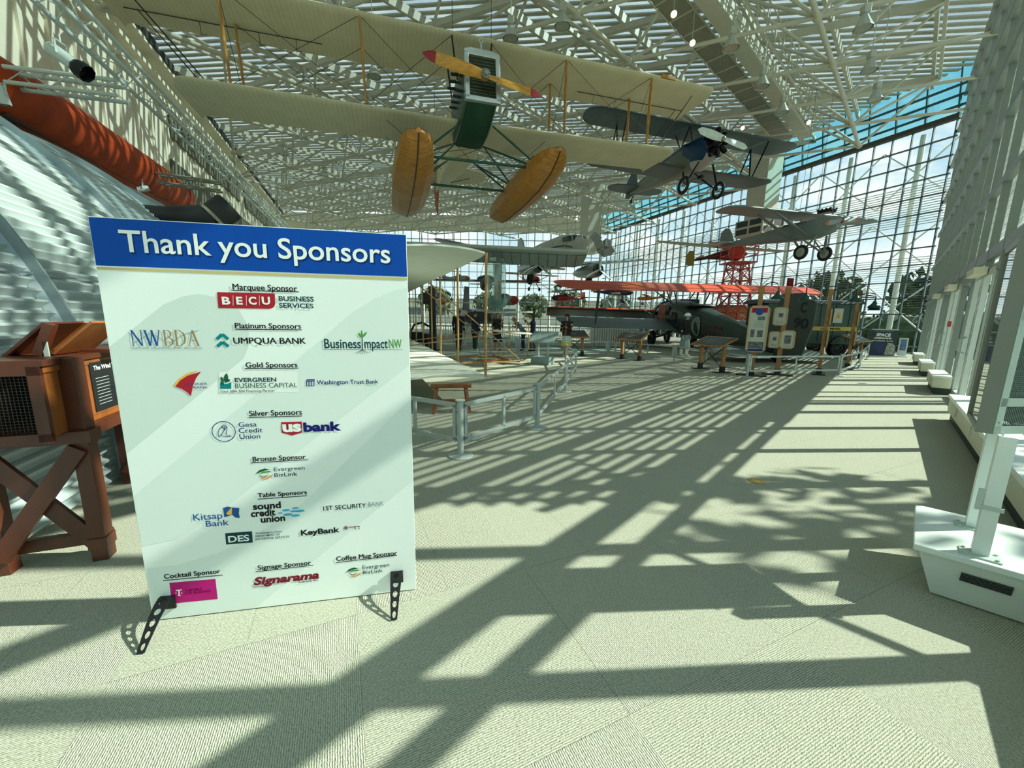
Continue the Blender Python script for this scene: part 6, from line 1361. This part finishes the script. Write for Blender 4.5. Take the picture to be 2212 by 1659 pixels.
b = MB(); b.box(UP * .45, (.30, .03, .80), M); b.build('board', white_metal, nt); b = MB(); b.box(UP * .55 + n * .018, (.2, .006, .5), M); b.build('picture', mat('blue notice print', (0.08, 0.16, 0.28), 0.4, 0, .6, 8), nt); b = MB(); b.box(UP * .02, (.34, .3, .04), M); b.build('base', white_metal, nt)
b = MB(); b.box(WP(8.35, 1.49, GO - .12), (.10, .06, .13), frame3(WD, WN, UP)); fb = b.build('alarm_box', mat('alarm red', (0.40, 0.02, 0.02), 0.4)); tag(fb, 'small red alarm box fixed on the window wall between doors', 'alarm box')
# ================================================================ white picket fence sections at the back
fx0 = Vector((-4.6, 20.0, 0))
for k in range(5):
    P = fx0 + Vector((2.2 * k, -.05 * k, 0)); t = thing('picket_barrier', 'pale steel picket barrier section, %s' % ('leftmost behind the glider poles', 'behind the dark clad visitors', 'behind the small canard wings', 'behind the woman in the skirt', 'rightmost, under the mail plane wing')[k], 'barrier', P)
    b = MB()
    for z in (.12, .98): b.tube((0, 0, z), (2.15, 0, z), .022, n=8)
    b.build('rail', bar_m, t); b = MB()
    for i in range(18): b.bar((.06 + i * .12, 0, .12), (.06 + i * .12, 0, .98), .028, .02, (0, 1, 0))
    b.build('picket', mat('white picket paint', (0.50, 0.52, 0.48), 0.5), t)
    for xx in (.05, 2.1): b = MB(); b.bar((xx, -.25, .015), (xx, .25, .015), .05, .03); b.tube((xx, 0, .02), (xx, 0, .14), .02, n=6); b.build('foot', bar_m, t)
# ================================================================ small aircraft far back
def mini(name, label, P, span, yaw, wingc, bodyc, nosec=None, kind='high', L=None, finc=None, gear=True, roll=0, cab=True, cable=True):
    L = L or span * .68; t = thing(name, label, 'aeroplane', P, (0, R(roll), R(yaw)), order='YXZ'); s = span; wm, bm = wingc, bodyc
    zs = {'high': (.09 * s,), 'low': (-.02 * s,), 'bi': (.13 * s, -.03 * s), 'mid': (.03 * s,)}[kind]
    for i, z in enumerate(zs): b = MB(); wing(b, secs(s / 2 * (1 if not i else .92), .10 * s, .15 * s, z, dih=.03 if kind == 'low' else 0, tip=.08 * s, mid=4, taper=.75 if kind == 'low' else 1)); b.build(('wing' if len(zs) == 1 else ('upper_wing', 'lower_wing')[i]), wm, t, True)
    r = .055 * s; body(t, 'fuselage', bm, [(L * .38, r * .6, -r * .6, r * .6), (L * .30, r, -r, r), (0, r * 1.05, -r, r * 1.2), (-L * .3, r * .6, -r * .4, r * .8), (-L * .6, r * .15, r * .1, r * .5)], 16, 2.4)
    b = MB(); b.lathe([(r * .95, 0), (r * .8, r * .8), (r * .2, r * 1.7)], (0, L * .31, 0), (0, 1, 0), 16); b.build('nose', nosec or bm, t, True)
    fin(t, 'tail_fin', finc or bm, [(-L * .45, r * .5), (-L * .55, r * 2.4), (-L * .66, r * 2.5), (-L * .66, r * .3)], 0, .03 * r + .02); fin(t, 'tailplane', finc or wm, oval(0, -L * .56, .16 * s, .045 * s, 16, 3), r * .5, .03, 'Z')
    if cab: b = MB(); b.lathe([(r * .7, 0), (r * .6, r * .5), (r * .2, r * .8)], (0, .02 * s, r * .8), UP, 12, True, 1, 2.2); b.build('canopy', mat('smoky canopy', (0.05, 0.06, 0.06), 0.15), t, True)
    if kind in ('bi', 'high'):
        for q in (1, -1): strut(t, 'wing_strut', (q * s * .30, .04 * s, zs[0]), (q * (r if kind == 'high' else s * .28), .02 * s, -r * .6 if kind == 'high' else zs[-1]), .012 * s * .5, bm, 1.4)
    if gear:
        for q in (1, -1): strut(t, 'gear_leg', (q * r * .6, .12 * s, -r * .8), (q * .09 * s, .13 * s, -r * 2.6), .008 * s, bm, 1); b = MB(); b.torus((q * .095 * s, .13 * s, -r * 2.8), (1, 0, 0), .022 * s, .012 * s, 16, 6); b.build('wheel', nosec or tyre, t, True)
    if cable: hang(t, [(0, .05 * s, zs[0] + .02 * s)], r=.006, lean=(3, 7) if P.y > 28.5 else ((2.5, 5) if P.x > 7 else ((-3, -7) if P.y > 25.5 else (-1, -6.5))))
    return t
redm = mat('bright red paint', (0.38, 0.03, 0.02), 0.4); yel = mat('yellow fabric', (0.55, 0.36, 0.05), 0.5); bl2 = mat('navy blue fuselage', (0.02, 0.05, 0.14), 0.4); wht = mat('off white paint', (0.55, 0.57, 0.50), 0.45); dk = mat('black aircraft paint', (0.02, 0.022, 0.022), 0.4)
mini('light_aircraft', 'small bright red high-wing aeroplane below the airliner belly', at_y(1148, 606, 30), 4.4, 200, redm, redm, None, 'high')
mini('light_aircraft', 'small pale green high-wing aeroplane under the orange wing tip', at_y(1205, 627, 31), 4.2, 170, wht, mat('pale green paint', (0.22, 0.30, 0.24), 0.5), None, 'high')
mini('light_aircraft', 'black winged biplane with a red tail behind the orange wing struts', at_y(1222, 645, 27), 3.8, 120, dk, redm, dk, 'bi')
mini('light_aircraft', 'blue and yellow biplane hanging under the orange wing', at_y(1330, 632, 28), 3.9, 250, yel, bl2, dk, 'bi', finc=yel)
mini('light_aircraft', 'small yellow aeroplane near the nose of the mail biplane', at_y(1398, 645, 26), 2.2, 60, yel, yel, None, 'high', finc=yel)
mini('fighter_plane', 'silver fighter plane with a red nose left of the orange wing', at_y(1088, 650, 25), 5.2, 215, wht, alu, redm, 'low', gear=False)
mini('jet_trainer', 'grey jet with an orange and black nose seen between the glider poles', at_y(990, 602, 25), 3.0, 240, alu, alu, mat('orange nose paint', (0.42, 0.12, 0.02), 0.4), 'low', gear=False)
mini('dark_glider', 'dark plane with very long thin black wings behind the glider poles', at_y(1050, 616, 29), 8.0, 185, dk, dk, None, 'mid', L=3.5, gear=False)
mini('light_aircraft', 'tan nosed small aeroplane behind the glider at far left', at_y(950, 652, 24), 4.0, 200, wht, wht, mat('orange nose paint', (0.42, 0.12, 0.02), 0.4), 'low')
# big orange winged aeroplane mostly hidden by the mail biplane
P = at_y(1470, 668, 26.0); tm = thing('large_biplane', 'big dark green aeroplane with an orange topped wing, mostly hidden behind the mail biplane', 'aeroplane', (P.x, 26.0, 0))
b = MB(); wl0 = at_y(1182, 664, 25.0) - Vector((P.x, 26.0, 0)); rings = []
for x, k in ((wl0.x, .2), (wl0.x + .12, .5), (wl0.x + .45, .8), (wl0.x + 1.0, 1), (-.6, 1), (1.4, 1)):
    z = wl0.z + (x - wl0.x) * -.02; rings.append([Vector((x, -1.3 + 1.9 * (.3 * (1 - k) + f * k), z + kk * 2.2 * k - .50 * f)) for f, kk in AF])
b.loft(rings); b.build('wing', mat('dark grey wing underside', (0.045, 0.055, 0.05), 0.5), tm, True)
b = MB(); b.loft([[p + UP * .02 - Vector((0, .03, 0)) for p in q[:6]] for q in rings], False); b.build('wing_top', oran, tm, True)
body(tm, 'fuselage', mgreen, [(-1.8, .4, 1.2, 2.0), (-1.2, .75, .8, 2.6), (.5, .85, .7, 2.9), (4, .5, 1.2, 2.5)], 18, 3)
b = MB(); b.box((0, -.9, 2.62), (1.2, .9, .35)); b.build('cockpit_window', mat('dark cockpit glass', (0.02, 0.035, 0.035), 0.1), tm, bevel=.06)
for q in (1, -1): wheel(tm, (q * .9, -.4, .4), .4, .2, tyre, alu); strut(tm, 'gear_leg', (q * .7, -.3, 1.0), (q * .85, -.4, .4), .06, mgreen, 1)
# low dark jet with canted fins on the floor at the back
P = at_y(1040, 690, 27.5); P.z = 0; jt = thing('black_jet', 'wide black jet with two canted grey green fins parked at the back', 'aeroplane', P)
body(jt, 'fuselage', dk, [(2.4, .1, 1.35, 1.6), (1.2, 1.2, 1.1, 1.9), (-1.5, 1.5, 1.0, 2.0), (-3, .8, 1.2, 1.8)], 20, 2.2)
for q in (1, -1): b = MB(); b.prism([(-.5, 0), (.6, 0), (-.1, 2.0), (-.6, 2.0)], (q * 1.3, 1.2, 1.6), (.35, 1, 0), (-q * .12, 0, 1), (.08, 0, 0)); b.build('fin', mat('grey green fin', (0.10, 0.16, 0.13), 0.5), jt)
for q in (1, -1): strut(jt, 'gear_leg', (q * .9, 0, 1.1), (q * .9, 0, .3), .08, alu, 1); wheel(jt, (q * .9, 0, .3), .3, .18, tyre, alu)
strut(jt, 'gear_leg', (0, 2, 1.3), (0, 2, .25), .06, alu, 1); wheel(jt, (0, 2, .25), .25, .15, tyre, alu)
# low cabinets, bikes of metal and displays along the end
for k, (px0, lab) in enumerate(((1010, 'left, by the dark clad visitors'), (1300, 'right of the woman in the skirt'), (1345, 'under the left wing of the mail plane'))):
    P = at_y(px0, 720, 24.0 + k * 1.1); P.z = 0; t = thing('display_case', 'low white display case at the back, ' + lab, 'display case', P)
    b = MB(); b.box((0, 0, .45), (1.5, .7, .9)); b.build('plinth', white_metal, t, bevel=.01); b = MB(); b.box((0, 0, .98), (1.4, .6, .14)); b.build('model', alu, t, bevel=.03)

# ================================================================ outdoors
b = MB(); b.quad((-150, -120, -.08), (150, -120, -.08), (150, 200, -.08), (-150, 200, -.08)); b.build('terrain', mat('pale pavement and turf', (0.26, 0.28, 0.22), 0.9, 0, .25, .15), kind='structure')
leafm = mat('dark hedge leaf', (0.030, 0.060, 0.018), 0.7, 0, .5, 3); leaf2 = mat('tree leaf green', (0.07, 0.11, 0.04), 0.7, 0, .4, 4); bark = mat('bark', (0.10, 0.075, 0.05), 0.9)
def leaf_cloud(mb, c, rx, ry, rz, n, s, rnd):
    for _ in range(n):
        while True:
            p = Vector((rnd.uniform(-1, 1), rnd.uniform(-1, 1), rnd.uniform(-1, 1)))
            if p.length < 1: break
        p = Vector(c) + Vector((p.x * rx, p.y * ry, p.z * rz)); e = Euler((rnd.uniform(0, 6), rnd.uniform(0, 6), rnd.uniform(0, 6))).to_matrix(); a, d = e @ Vector((s, 0, 0)), e @ Vector((0, s * .6, 0))
        mb.add([p - a, p + d, p + a, p - d], [(0, 1, 2, 3)])
rnd = random.Random(3)
b = MB(); u = 8.0
while u < 38: b.ball(UV(u, 29.6 + rnd.uniform(-.3, .3), .9 + rnd.uniform(-.2, .2)), 1.25 + rnd.uniform(-.1, .25), 10, 7, (1.1, 1, 1)); leaf_cloud(b, UV(u, 29.4, 1.0), 1.3, 1.2, 1.35, 130, .13, rnd); u += 1.1
hg = b.build('hedge', leafm); tag(hg, 'long dark green clipped hedge outside the far glass wall', 'hedge')
def tree(P, h, r, label, n=500, leaf=leaf2, s=.22, flat=.8):
    t = thing('tree', label, 'tree', P, group=None); b = MB(); b.path([(0, 0, -.1), (.1, 0, h * .4), (0, .1, h * .75)], [.16, .12, .06], 8)
    for k in range(4): a = k * 1.6; b.tube((.05, .03, h * (.42 + .07 * k)), (r * .7 * math.cos(a), r * .7 * math.sin(a), h * .78), .05, .02, 6)
    b.build('trunk', bark, t); b = MB(); leaf_cloud(b, (0, 0, h * .78), r, r, r * flat, n, s, rnd); cr_ = b.build('crown', leaf, t); return t
DS = Vector((SUN.x, SUN.y, 0)).normalized()
P = WP(-.75, 0, GO) + DS * 5.4; tree(P, 6.9, 1.15, 'small tree outside the window wall beyond the framed display stand', 150, s=.17, flat=.7)
for k, (x, y, h, r) in enumerate(((-12, 60, 5, 2.6), (-4, 63, 4.5, 2.4), (3, 58, 4.2, 2.2), (9, 62, 5, 2.5), (15, 57, 4.4, 2.3))): tree(Vector((x, y, -.05)), h, r, 'green tree beyond the end glass wall, ' + ('leftmost', 'second from left', 'middle one', 'second from right', 'rightmost')[k] + ' of the row', 420, s=.42)
for k, (u, v, h, r) in enumerate(((9.5, 36, 5.2, 2.4), (15, 37, 4.6, 2.2), (22, 38, 5.0, 2.4))): tree(UV(u, v, -.05), h, r, 'dark tree beyond the far glass wall, ' + ('nearest the right corner', 'behind the orange wing tip', 'behind the red tower')[k], 420, leafm, .40)
bd = thing('office_building', 'long pale low building beyond the end glass wall', 'building', (2, 95, 0)); b = MB(); b.box((0, 0, 2.6), (70, 12, 5.2)); b.build('walls', mat('pale building wall', (0.55, 0.54, 0.42), 0.8), bd); b = MB(); b.box((0, 0, 5.35), (71, 13, .3)); b.build('roof', mat('grey roof', (0.3, 0.31, 0.3), 0.8), bd)
for k in range(12): b = MB(); b.box((-30 + k * 5.4, -6.02, 2.6), (3.2, .1, 1.6)); b.build('window', mat('dark building window', (0.08, 0.12, 0.14), 0.2), bd)
# ================================================================ people
def skin_body(name, J, E_, m, parent, sub=2):
    ks = list(J); me = bpy.data.meshes.new(name); me.from_pydata([J[k][0] for k in ks], [(ks.index(a), ks.index(c)) for a, c in E_], []); o = bpy.data.objects.new(name, me); C.objects.link(o); o.parent = parent; me.materials.append(m)
    md = o.modifiers.new('skin', 'SKIN'); sv = me.skin_vertices[0].data
    for i, k in enumerate(ks): r = J[k][1]; sv[i].radius = r if isinstance(r, tuple) else (r, r); sv[i].use_root = (k == 'pelvis')
    md.use_smooth_shade = True; s = o.modifiers.new('smooth', 'SUBSURF'); s.levels = s.render_levels = sub; return o
def person(name, label, P, yaw, H_, skin, hairc, top, bottom, shoec, arms, legs='trousers', hair='long', cap=None, lean=0.0, inner=None, stride=.09, cat='person'):
    """figure facing local -Y; arms = ((elbow, hand) left, (elbow, hand) right) in fractions of the height"""
    t = thing(name, label, cat, P, (0, 0, R(yaw))); h = H_
    def L(x, y, z):
        if z > .52: dz = z - .52; return Vector((x * h, (y - dz * math.sin(lean)) * h, (.52 + dz * math.cos(lean)) * h))
        return Vector((x * h, y * h, z * h))
    J = {'pelvis': (L(0, 0, .52), (.085 * h, .062 * h)), 'waist': (L(0, 0, .61), (.072 * h, .055 * h)), 'chest': (L(0, .002, .73), (.088 * h, .062 * h)), 'neck0': (L(0, .004, .815), .034 * h), 'neck': (L(0, -.004, .855), .030 * h), 'jaw': (L(0, -.022, .885), (.034 * h, .038 * h)), 'head': (L(0, -.012, .935), (.046 * h, .056 * h)), 'crown': (L(0, -.004, .975), (.036 * h, .044 * h))}
    E_ = [('pelvis', 'waist'), ('waist', 'chest'), ('chest', 'neck0'), ('neck0', 'neck'), ('neck', 'jaw'), ('jaw', 'head'), ('head', 'crown')]
    for s, sd in ((1, 'l'), (-1, 'r')):
        el, ha = arms[0 if s > 0 else 1]; sh = L(s * .115, .0, .80); e, w = L(*el), L(*ha); d = (w - e).normalized(); J['sh' + sd] = (sh, .032 * h); J['el' + sd] = (e, .024 * h); J['wr' + sd] = (w, .015 * h); pm = w + d * .045 * h; J['pa' + sd] = (pm, (.020 * h, .011 * h)); E_ += [('chest', 'sh' + sd), ('sh' + sd, 'el' + sd), ('el' + sd, 'wr' + sd), ('wr' + sd, 'pa' + sd)]
        x = d.cross(Vector((0, 0, 1))); x = x.normalized() if x.length > .1 else Vector((1, 0, 0))
        for k in range(4): f = pm + x * ((k - 1.5) * .011 * h) + d * .018 * h; g = f + d * (.026, .032, .030, .022)[k] * h + Vector((0, 0, -.006 * h)); J['f%d%s' % (k, sd)] = (f, .0052 * h); J['g%d%s' % (k, sd)] = (g, .0045 * h); E_ += [('pa' + sd, 'f%d%s' % (k, sd)), ('f%d%s' % (k, sd), 'g%d%s' % (k, sd))]
        th = w + d * .022 * h + x * (-s * .026 * h); J['t' + sd] = (th, .0055 * h); J['u' + sd] = (th + d * .022 * h - x * (s * .008 * h), .005 * h); E_ += [('wr' + sd, 't' + sd), ('t' + sd, 'u' + sd)]
        J['hip' + sd] = (L(s * .048, 0, .48), .050 * h); J['kn' + sd] = (L(s * .052, -.012 - stride * .3 * s, .285), .032 * h); J['an' + sd] = (L(s * .055, .012 - stride * s * .5, .045), .020 * h); J['to' + sd] = (L(s * .062, -.075 - stride * s * .5, .018), (.022 * h, .013 * h)); E_ += [('pelvis', 'hip' + sd), ('hip' + sd, 'kn' + sd), ('kn' + sd, 'an' + sd), ('an' + sd, 'to' + sd)]
    skin_body('body', J, E_, skin, t, 1)
    X, Y = Vector((1, 0, 0)), Vector((0, 1, 0))
    b = MB(); rg = lambda p, rx, ry_: b.ring(p, X, Y, rx * h, 16, ry_ * h)
    b.loft([rg(L(0, 0, .50), .105, .077), rg(L(0, 0, .55), .098, .074), rg(L(0, 0, .62), .088, .066), rg(L(0, 0, .72), .104, .074), rg(L(0, 0, .79), .112, .066), rg(L(0, 0, .825), .07, .05), rg(L(0, 0, .845), .042, .040)]); b.build('top_garment', top, t, True)
    for s, sd in ((1, 'l'), (-1, 'r')): b = MB(); a, e, w = J['sh' + sd][0], J['el' + sd][0], J['wr' + sd][0]; b.path([a + Vector((-s * .03 * h, 0, .012 * h)), a, a + (e - a) * .5, e, e + (w - e) * .5, e + (w - e) * .93], [.036 * h, .041 * h, .037 * h, .032 * h, .028 * h, .024 * h], 12); b.build('sleeve', top, t, True)
    if inner: b = MB(); b.loft([[L(-.03, -.084, .50), L(.03, -.084, .50), L(.03, -.078, .50), L(-.03, -.078, .50)], [L(-.028, -.084, .72), L(.028, -.084, .72), L(.028, -.07, .72), L(-.028, -.07, .72)], [L(-.02, -.07, .81), L(.02, -.07, .81), L(.02, -.05, .81), L(-.02, -.05, .81)]]); b.build('shirt_front', inner, t)
    if legs == 'trousers':
        for s, sd in ((1, 'l'), (-1, 'r')): b = MB(); hp, kn, an = J['hip' + sd][0], J['kn' + sd][0], J['an' + sd][0]; b.path([hp + Vector((0, 0, .04 * h)), hp, (hp + kn) / 2, kn, (kn + an) / 2, an + Vector((0, 0, .0))], [.055 * h, .056 * h, .049 * h, .041 * h, .037 * h, .034 * h], 12); b.build('trouser_leg', bottom[0], t, True)
    else:
        b = MB(); hem = legs; R_ = lambda z, r: [L(0, 0, z) + X * (r * h * (1 + .06 * math.sin(7 * a)) * math.cos(a)) + Y * (r * .82 * h * (1 + .06 * math.sin(7 * a)) * math.sin(a)) for a in [2 * math.pi * i / 28 for i in range(28)]]
        n = len(bottom); zs = [.56 + (hem - .56) * i / 6 for i in range(7)]
        for q in range(n):
            zz = [z for z in zs if .56 + (hem - .56) * q / n + 1e-6 >= z - 1e-3 and z >= .56 + (hem - .56) * (q + 1) / n - 1e-3]; b = MB(); b.loft([R_(z, .082 + (.56 - z) * .16) for z in zz], False); b.build('skirt' if not q else 'skirt_hem', bottom[q], t, True)
    for s, sd in ((1, 'l'), (-1, 'r')): a = J['an' + sd][0]; b = MB(); b.ball(Vector((a.x + s * .004 * h, a.y - .035 * h, .022 * h)), .030 * h, 12, 8, (.85, 2.0, .75)); b.build('shoe', shoec, t, True)
    hc = J['head'][0]
    if hair:
        b = MB(); rings = []
        for k in range(7):
            f = k / 6; rings.append([hc + Vector((.054 * h * math.sin(math.pi * (.08 + .52 * f)) * math.cos(a), .010 * h + .066 * h * math.sin(math.pi * (.08 + .52 * f)) * math.sin(a) * (.62 if math.sin(a) < 0 and f > .45 else 1), (.062 - .085 * f) * h)) for a in [2 * math.pi * i / 18 for i in range(18)]])
        b.loft(rings)
        if hair == 'long': b.loft([[hc + Vector((x * .050 * h, (.035 + y * .022) * h, z * h)) for x, y in ((-1, -1), (1, -1), (1, 1), (-1, 1))] for z in (.02, -.06, -.13, -.19)])
        b.build('hair', hairc, t, True)
    b = MB(); fy = hc.y - .062 * h; b.ball((hc.x, fy, hc.z - .012 * h), .009 * h, 8, 6, (.8, 1.1, 1.3)); b.build('nose', skin, t, True)
    for s in (-1, 1): b = MB(); b.ball((hc.x + s * .019 * h, fy + .012 * h, hc.z + .004 * h), .0062 * h, 8, 6); b.build('eye', ink('black'), t, True); b = MB(); b.ball((hc.x + s * .049 * h, hc.y, hc.z - .004 * h), .012 * h, 8, 6, (.4, .8, 1.2)); b.build('ear', skin, t, True)
    b = MB(); b.ball((hc.x, fy + .012 * h, hc.z - .034 * h), .012 * h, 8, 6, (1.2, .5, .4)); b.build('mouth', mat('lips', (0.22, 0.07, 0.06), 0.5), t, True)
    if cap == 'cap':
        b = MB(); b.lathe([(.060 * h, .0), (.058 * h, .025 * h), (.04 * h, .045 * h), (.01 * h, .052 * h)], hc + Vector((0, .008 * h, .016 * h)), UP, 18, True, .95, 1.15); b.prism(oval(0, 0, .045 * h, .05 * h, 16), hc + Vector((0, -.065 * h, .018 * h)), X, Y, UP * .006 * h); c_ = b.build('cap', ink('black'), t, True); b = MB(); b.box(hc + Vector((0, -.068 * h, .036 * h)), (.018 * h, .006 * h, .014 * h)); b.build('cap_badge', ink('white'), c_)
    if cap == 'cloche':
        b = MB(); b.lathe([(.085 * h, -.014 * h), (.070 * h, .002 * h), (.064 * h, .03 * h), (.045 * h, .055 * h), (.01 * h, .064 * h)], hc + Vector((0, .006 * h, .010 * h)), UP, 20, True, .92, 1.12); b.build('hat', ink('white'), t, True)
    return t
sk = mat('light skin', (0.52, 0.31, 0.21), 0.5, 0, .05); sk2 = mat('tan skin', (0.36, 0.20, 0.12), 0.5, 0, .05); hb = mat('black hair', (0.010, 0.008, 0.007), 0.5); bkj = mat('black cloth', (0.010, 0.011, 0.012), 0.8); nvy = mat('navy cloth', (0.012, 0.022, 0.06), 0.8)
dn = ((.135, .03, .62), (.14, -.02, .48)); dnr = ((-.135, .03, .62), (-.14, -.02, .48))
ph = ((.13, -.04, .63), (.05, -.15, .69)); phr = ((-.13, -.04, .63), (-.04, -.15, .68)); up_ = ((.12, -.12, .72), (.06, -.22, .84)); upr = ((-.12, -.12, .72), (-.06, -.22, .84))
P = floor_at(1222, 771); P.z = 0
w1 = person('person', 'person in black cap and jacket with a white and yellow skirt holding a phone', P, -28, 1.63, sk, hb, bkj, (mat('pale aqua skirt cloth', (0.50, 0.62, 0.58), 0.8, 0, .06), mat('pale aqua skirt cloth', (0.5, 0.6, 0.58)), mat('yellow skirt hem cloth', (0.58, 0.52, 0.17), 0.8)), ink('pale'), (ph, phr), legs=.26, cap='cap', inner=mat('brown top', (0.16, 0.07, 0.04), 0.8), stride=.05)
b = MB(); b.box(Vector((.005, -.205, .69)) * 1.63, (.075, .012, .14), Euler((R(-20), 0, 0)).to_matrix()); k = b.build('phone', ink('black')); k.matrix_world = Matrix.Translation(P) @ Matrix.Rotation(R(-28), 4, 'Z'); tag(k, 'dark phone held at the chest by the person in the black cap', 'phone')
P = floor_at(1150, 758); P.z = 0; person('person', 'person in dark clothes with long black hair raising a phone to the left', P, -95, 1.62, sk2, hb, nvy, (mat('olive shorts', (0.10, 0.11, 0.06), 0.8),), ink('black'), (up_, upr), legs='trousers')
b = MB(); b.box(Vector((0, -.285, .86)) * 1.62, (.075, .012, .15)); k = b.build('phone', ink('grey')); k.matrix_world = Matrix.Translation(P) @ Matrix.Rotation(R(-95), 4, 'Z'); tag(k, 'grey phone raised by the dark haired person facing left', 'phone')
P = floor_at(991, 757); P.z = 0; person('person', 'person all in black with back turned, behind the glider poles', P, 165, 1.78, sk2, hb, bkj, (bkj,), ink('black'), (dn, dnr), hair='short')
P = floor_at(1026, 757); P.z = 0; person('person', 'person in navy blue shirt and green trousers behind the nearest glider pole', P, 150, 1.74, sk, hb, nvy, (mat('dark green trousers', (0.02, 0.05, 0.035), 0.8),), ink('grey'), (ph, dnr), hair='short')
P = floor_at(1074, 756); P.z = 0; person('person', 'person in dark dress standing behind the small canard wings', P, 20, 1.66, sk, mat('brown hair', (0.08, 0.04, 0.02), 0.5), bkj, (bkj, bkj), ink('black'), (ph, dnr), legs=.22)
P = floor_at(1130, 757); P.z = 0; person('person', 'person in pale blue patterned shirt bending forward beside the raised phone', P, -70, 1.68, sk, hb, mat('pale blue patterned cloth', (0.16, 0.24, 0.30), 0.8, 0, .6, 9), (nvy,), ink('black'), (ph, phr), hair='short', lean=.75)
P = floor_at(1477, 769); P.z = 0
m = person('mannequin', 'mannequin in white hat, black coat and grey green skirt beside the mail biplane', P, 35, 1.77, mat('pale mannequin skin', (0.50, 0.42, 0.34), 0.5), hb, bkj, (mat('grey green skirt cloth', (0.24, 0.32, 0.29), 0.8),), ink('white'), (dn, dnr), legs=.20, cap='cloche', hair=None, stride=.07, cat='mannequin')
for s in (-1, 1): b = MB(); b.path([(s * .055 * 1.77, (.004 - .035 * s) * 1.77, .30), (s * .055 * 1.77, (.012 - .035 * s) * 1.77, .06)], [.075, .05], 12); b.build('boot_shaft', ink('pale'), m, True)
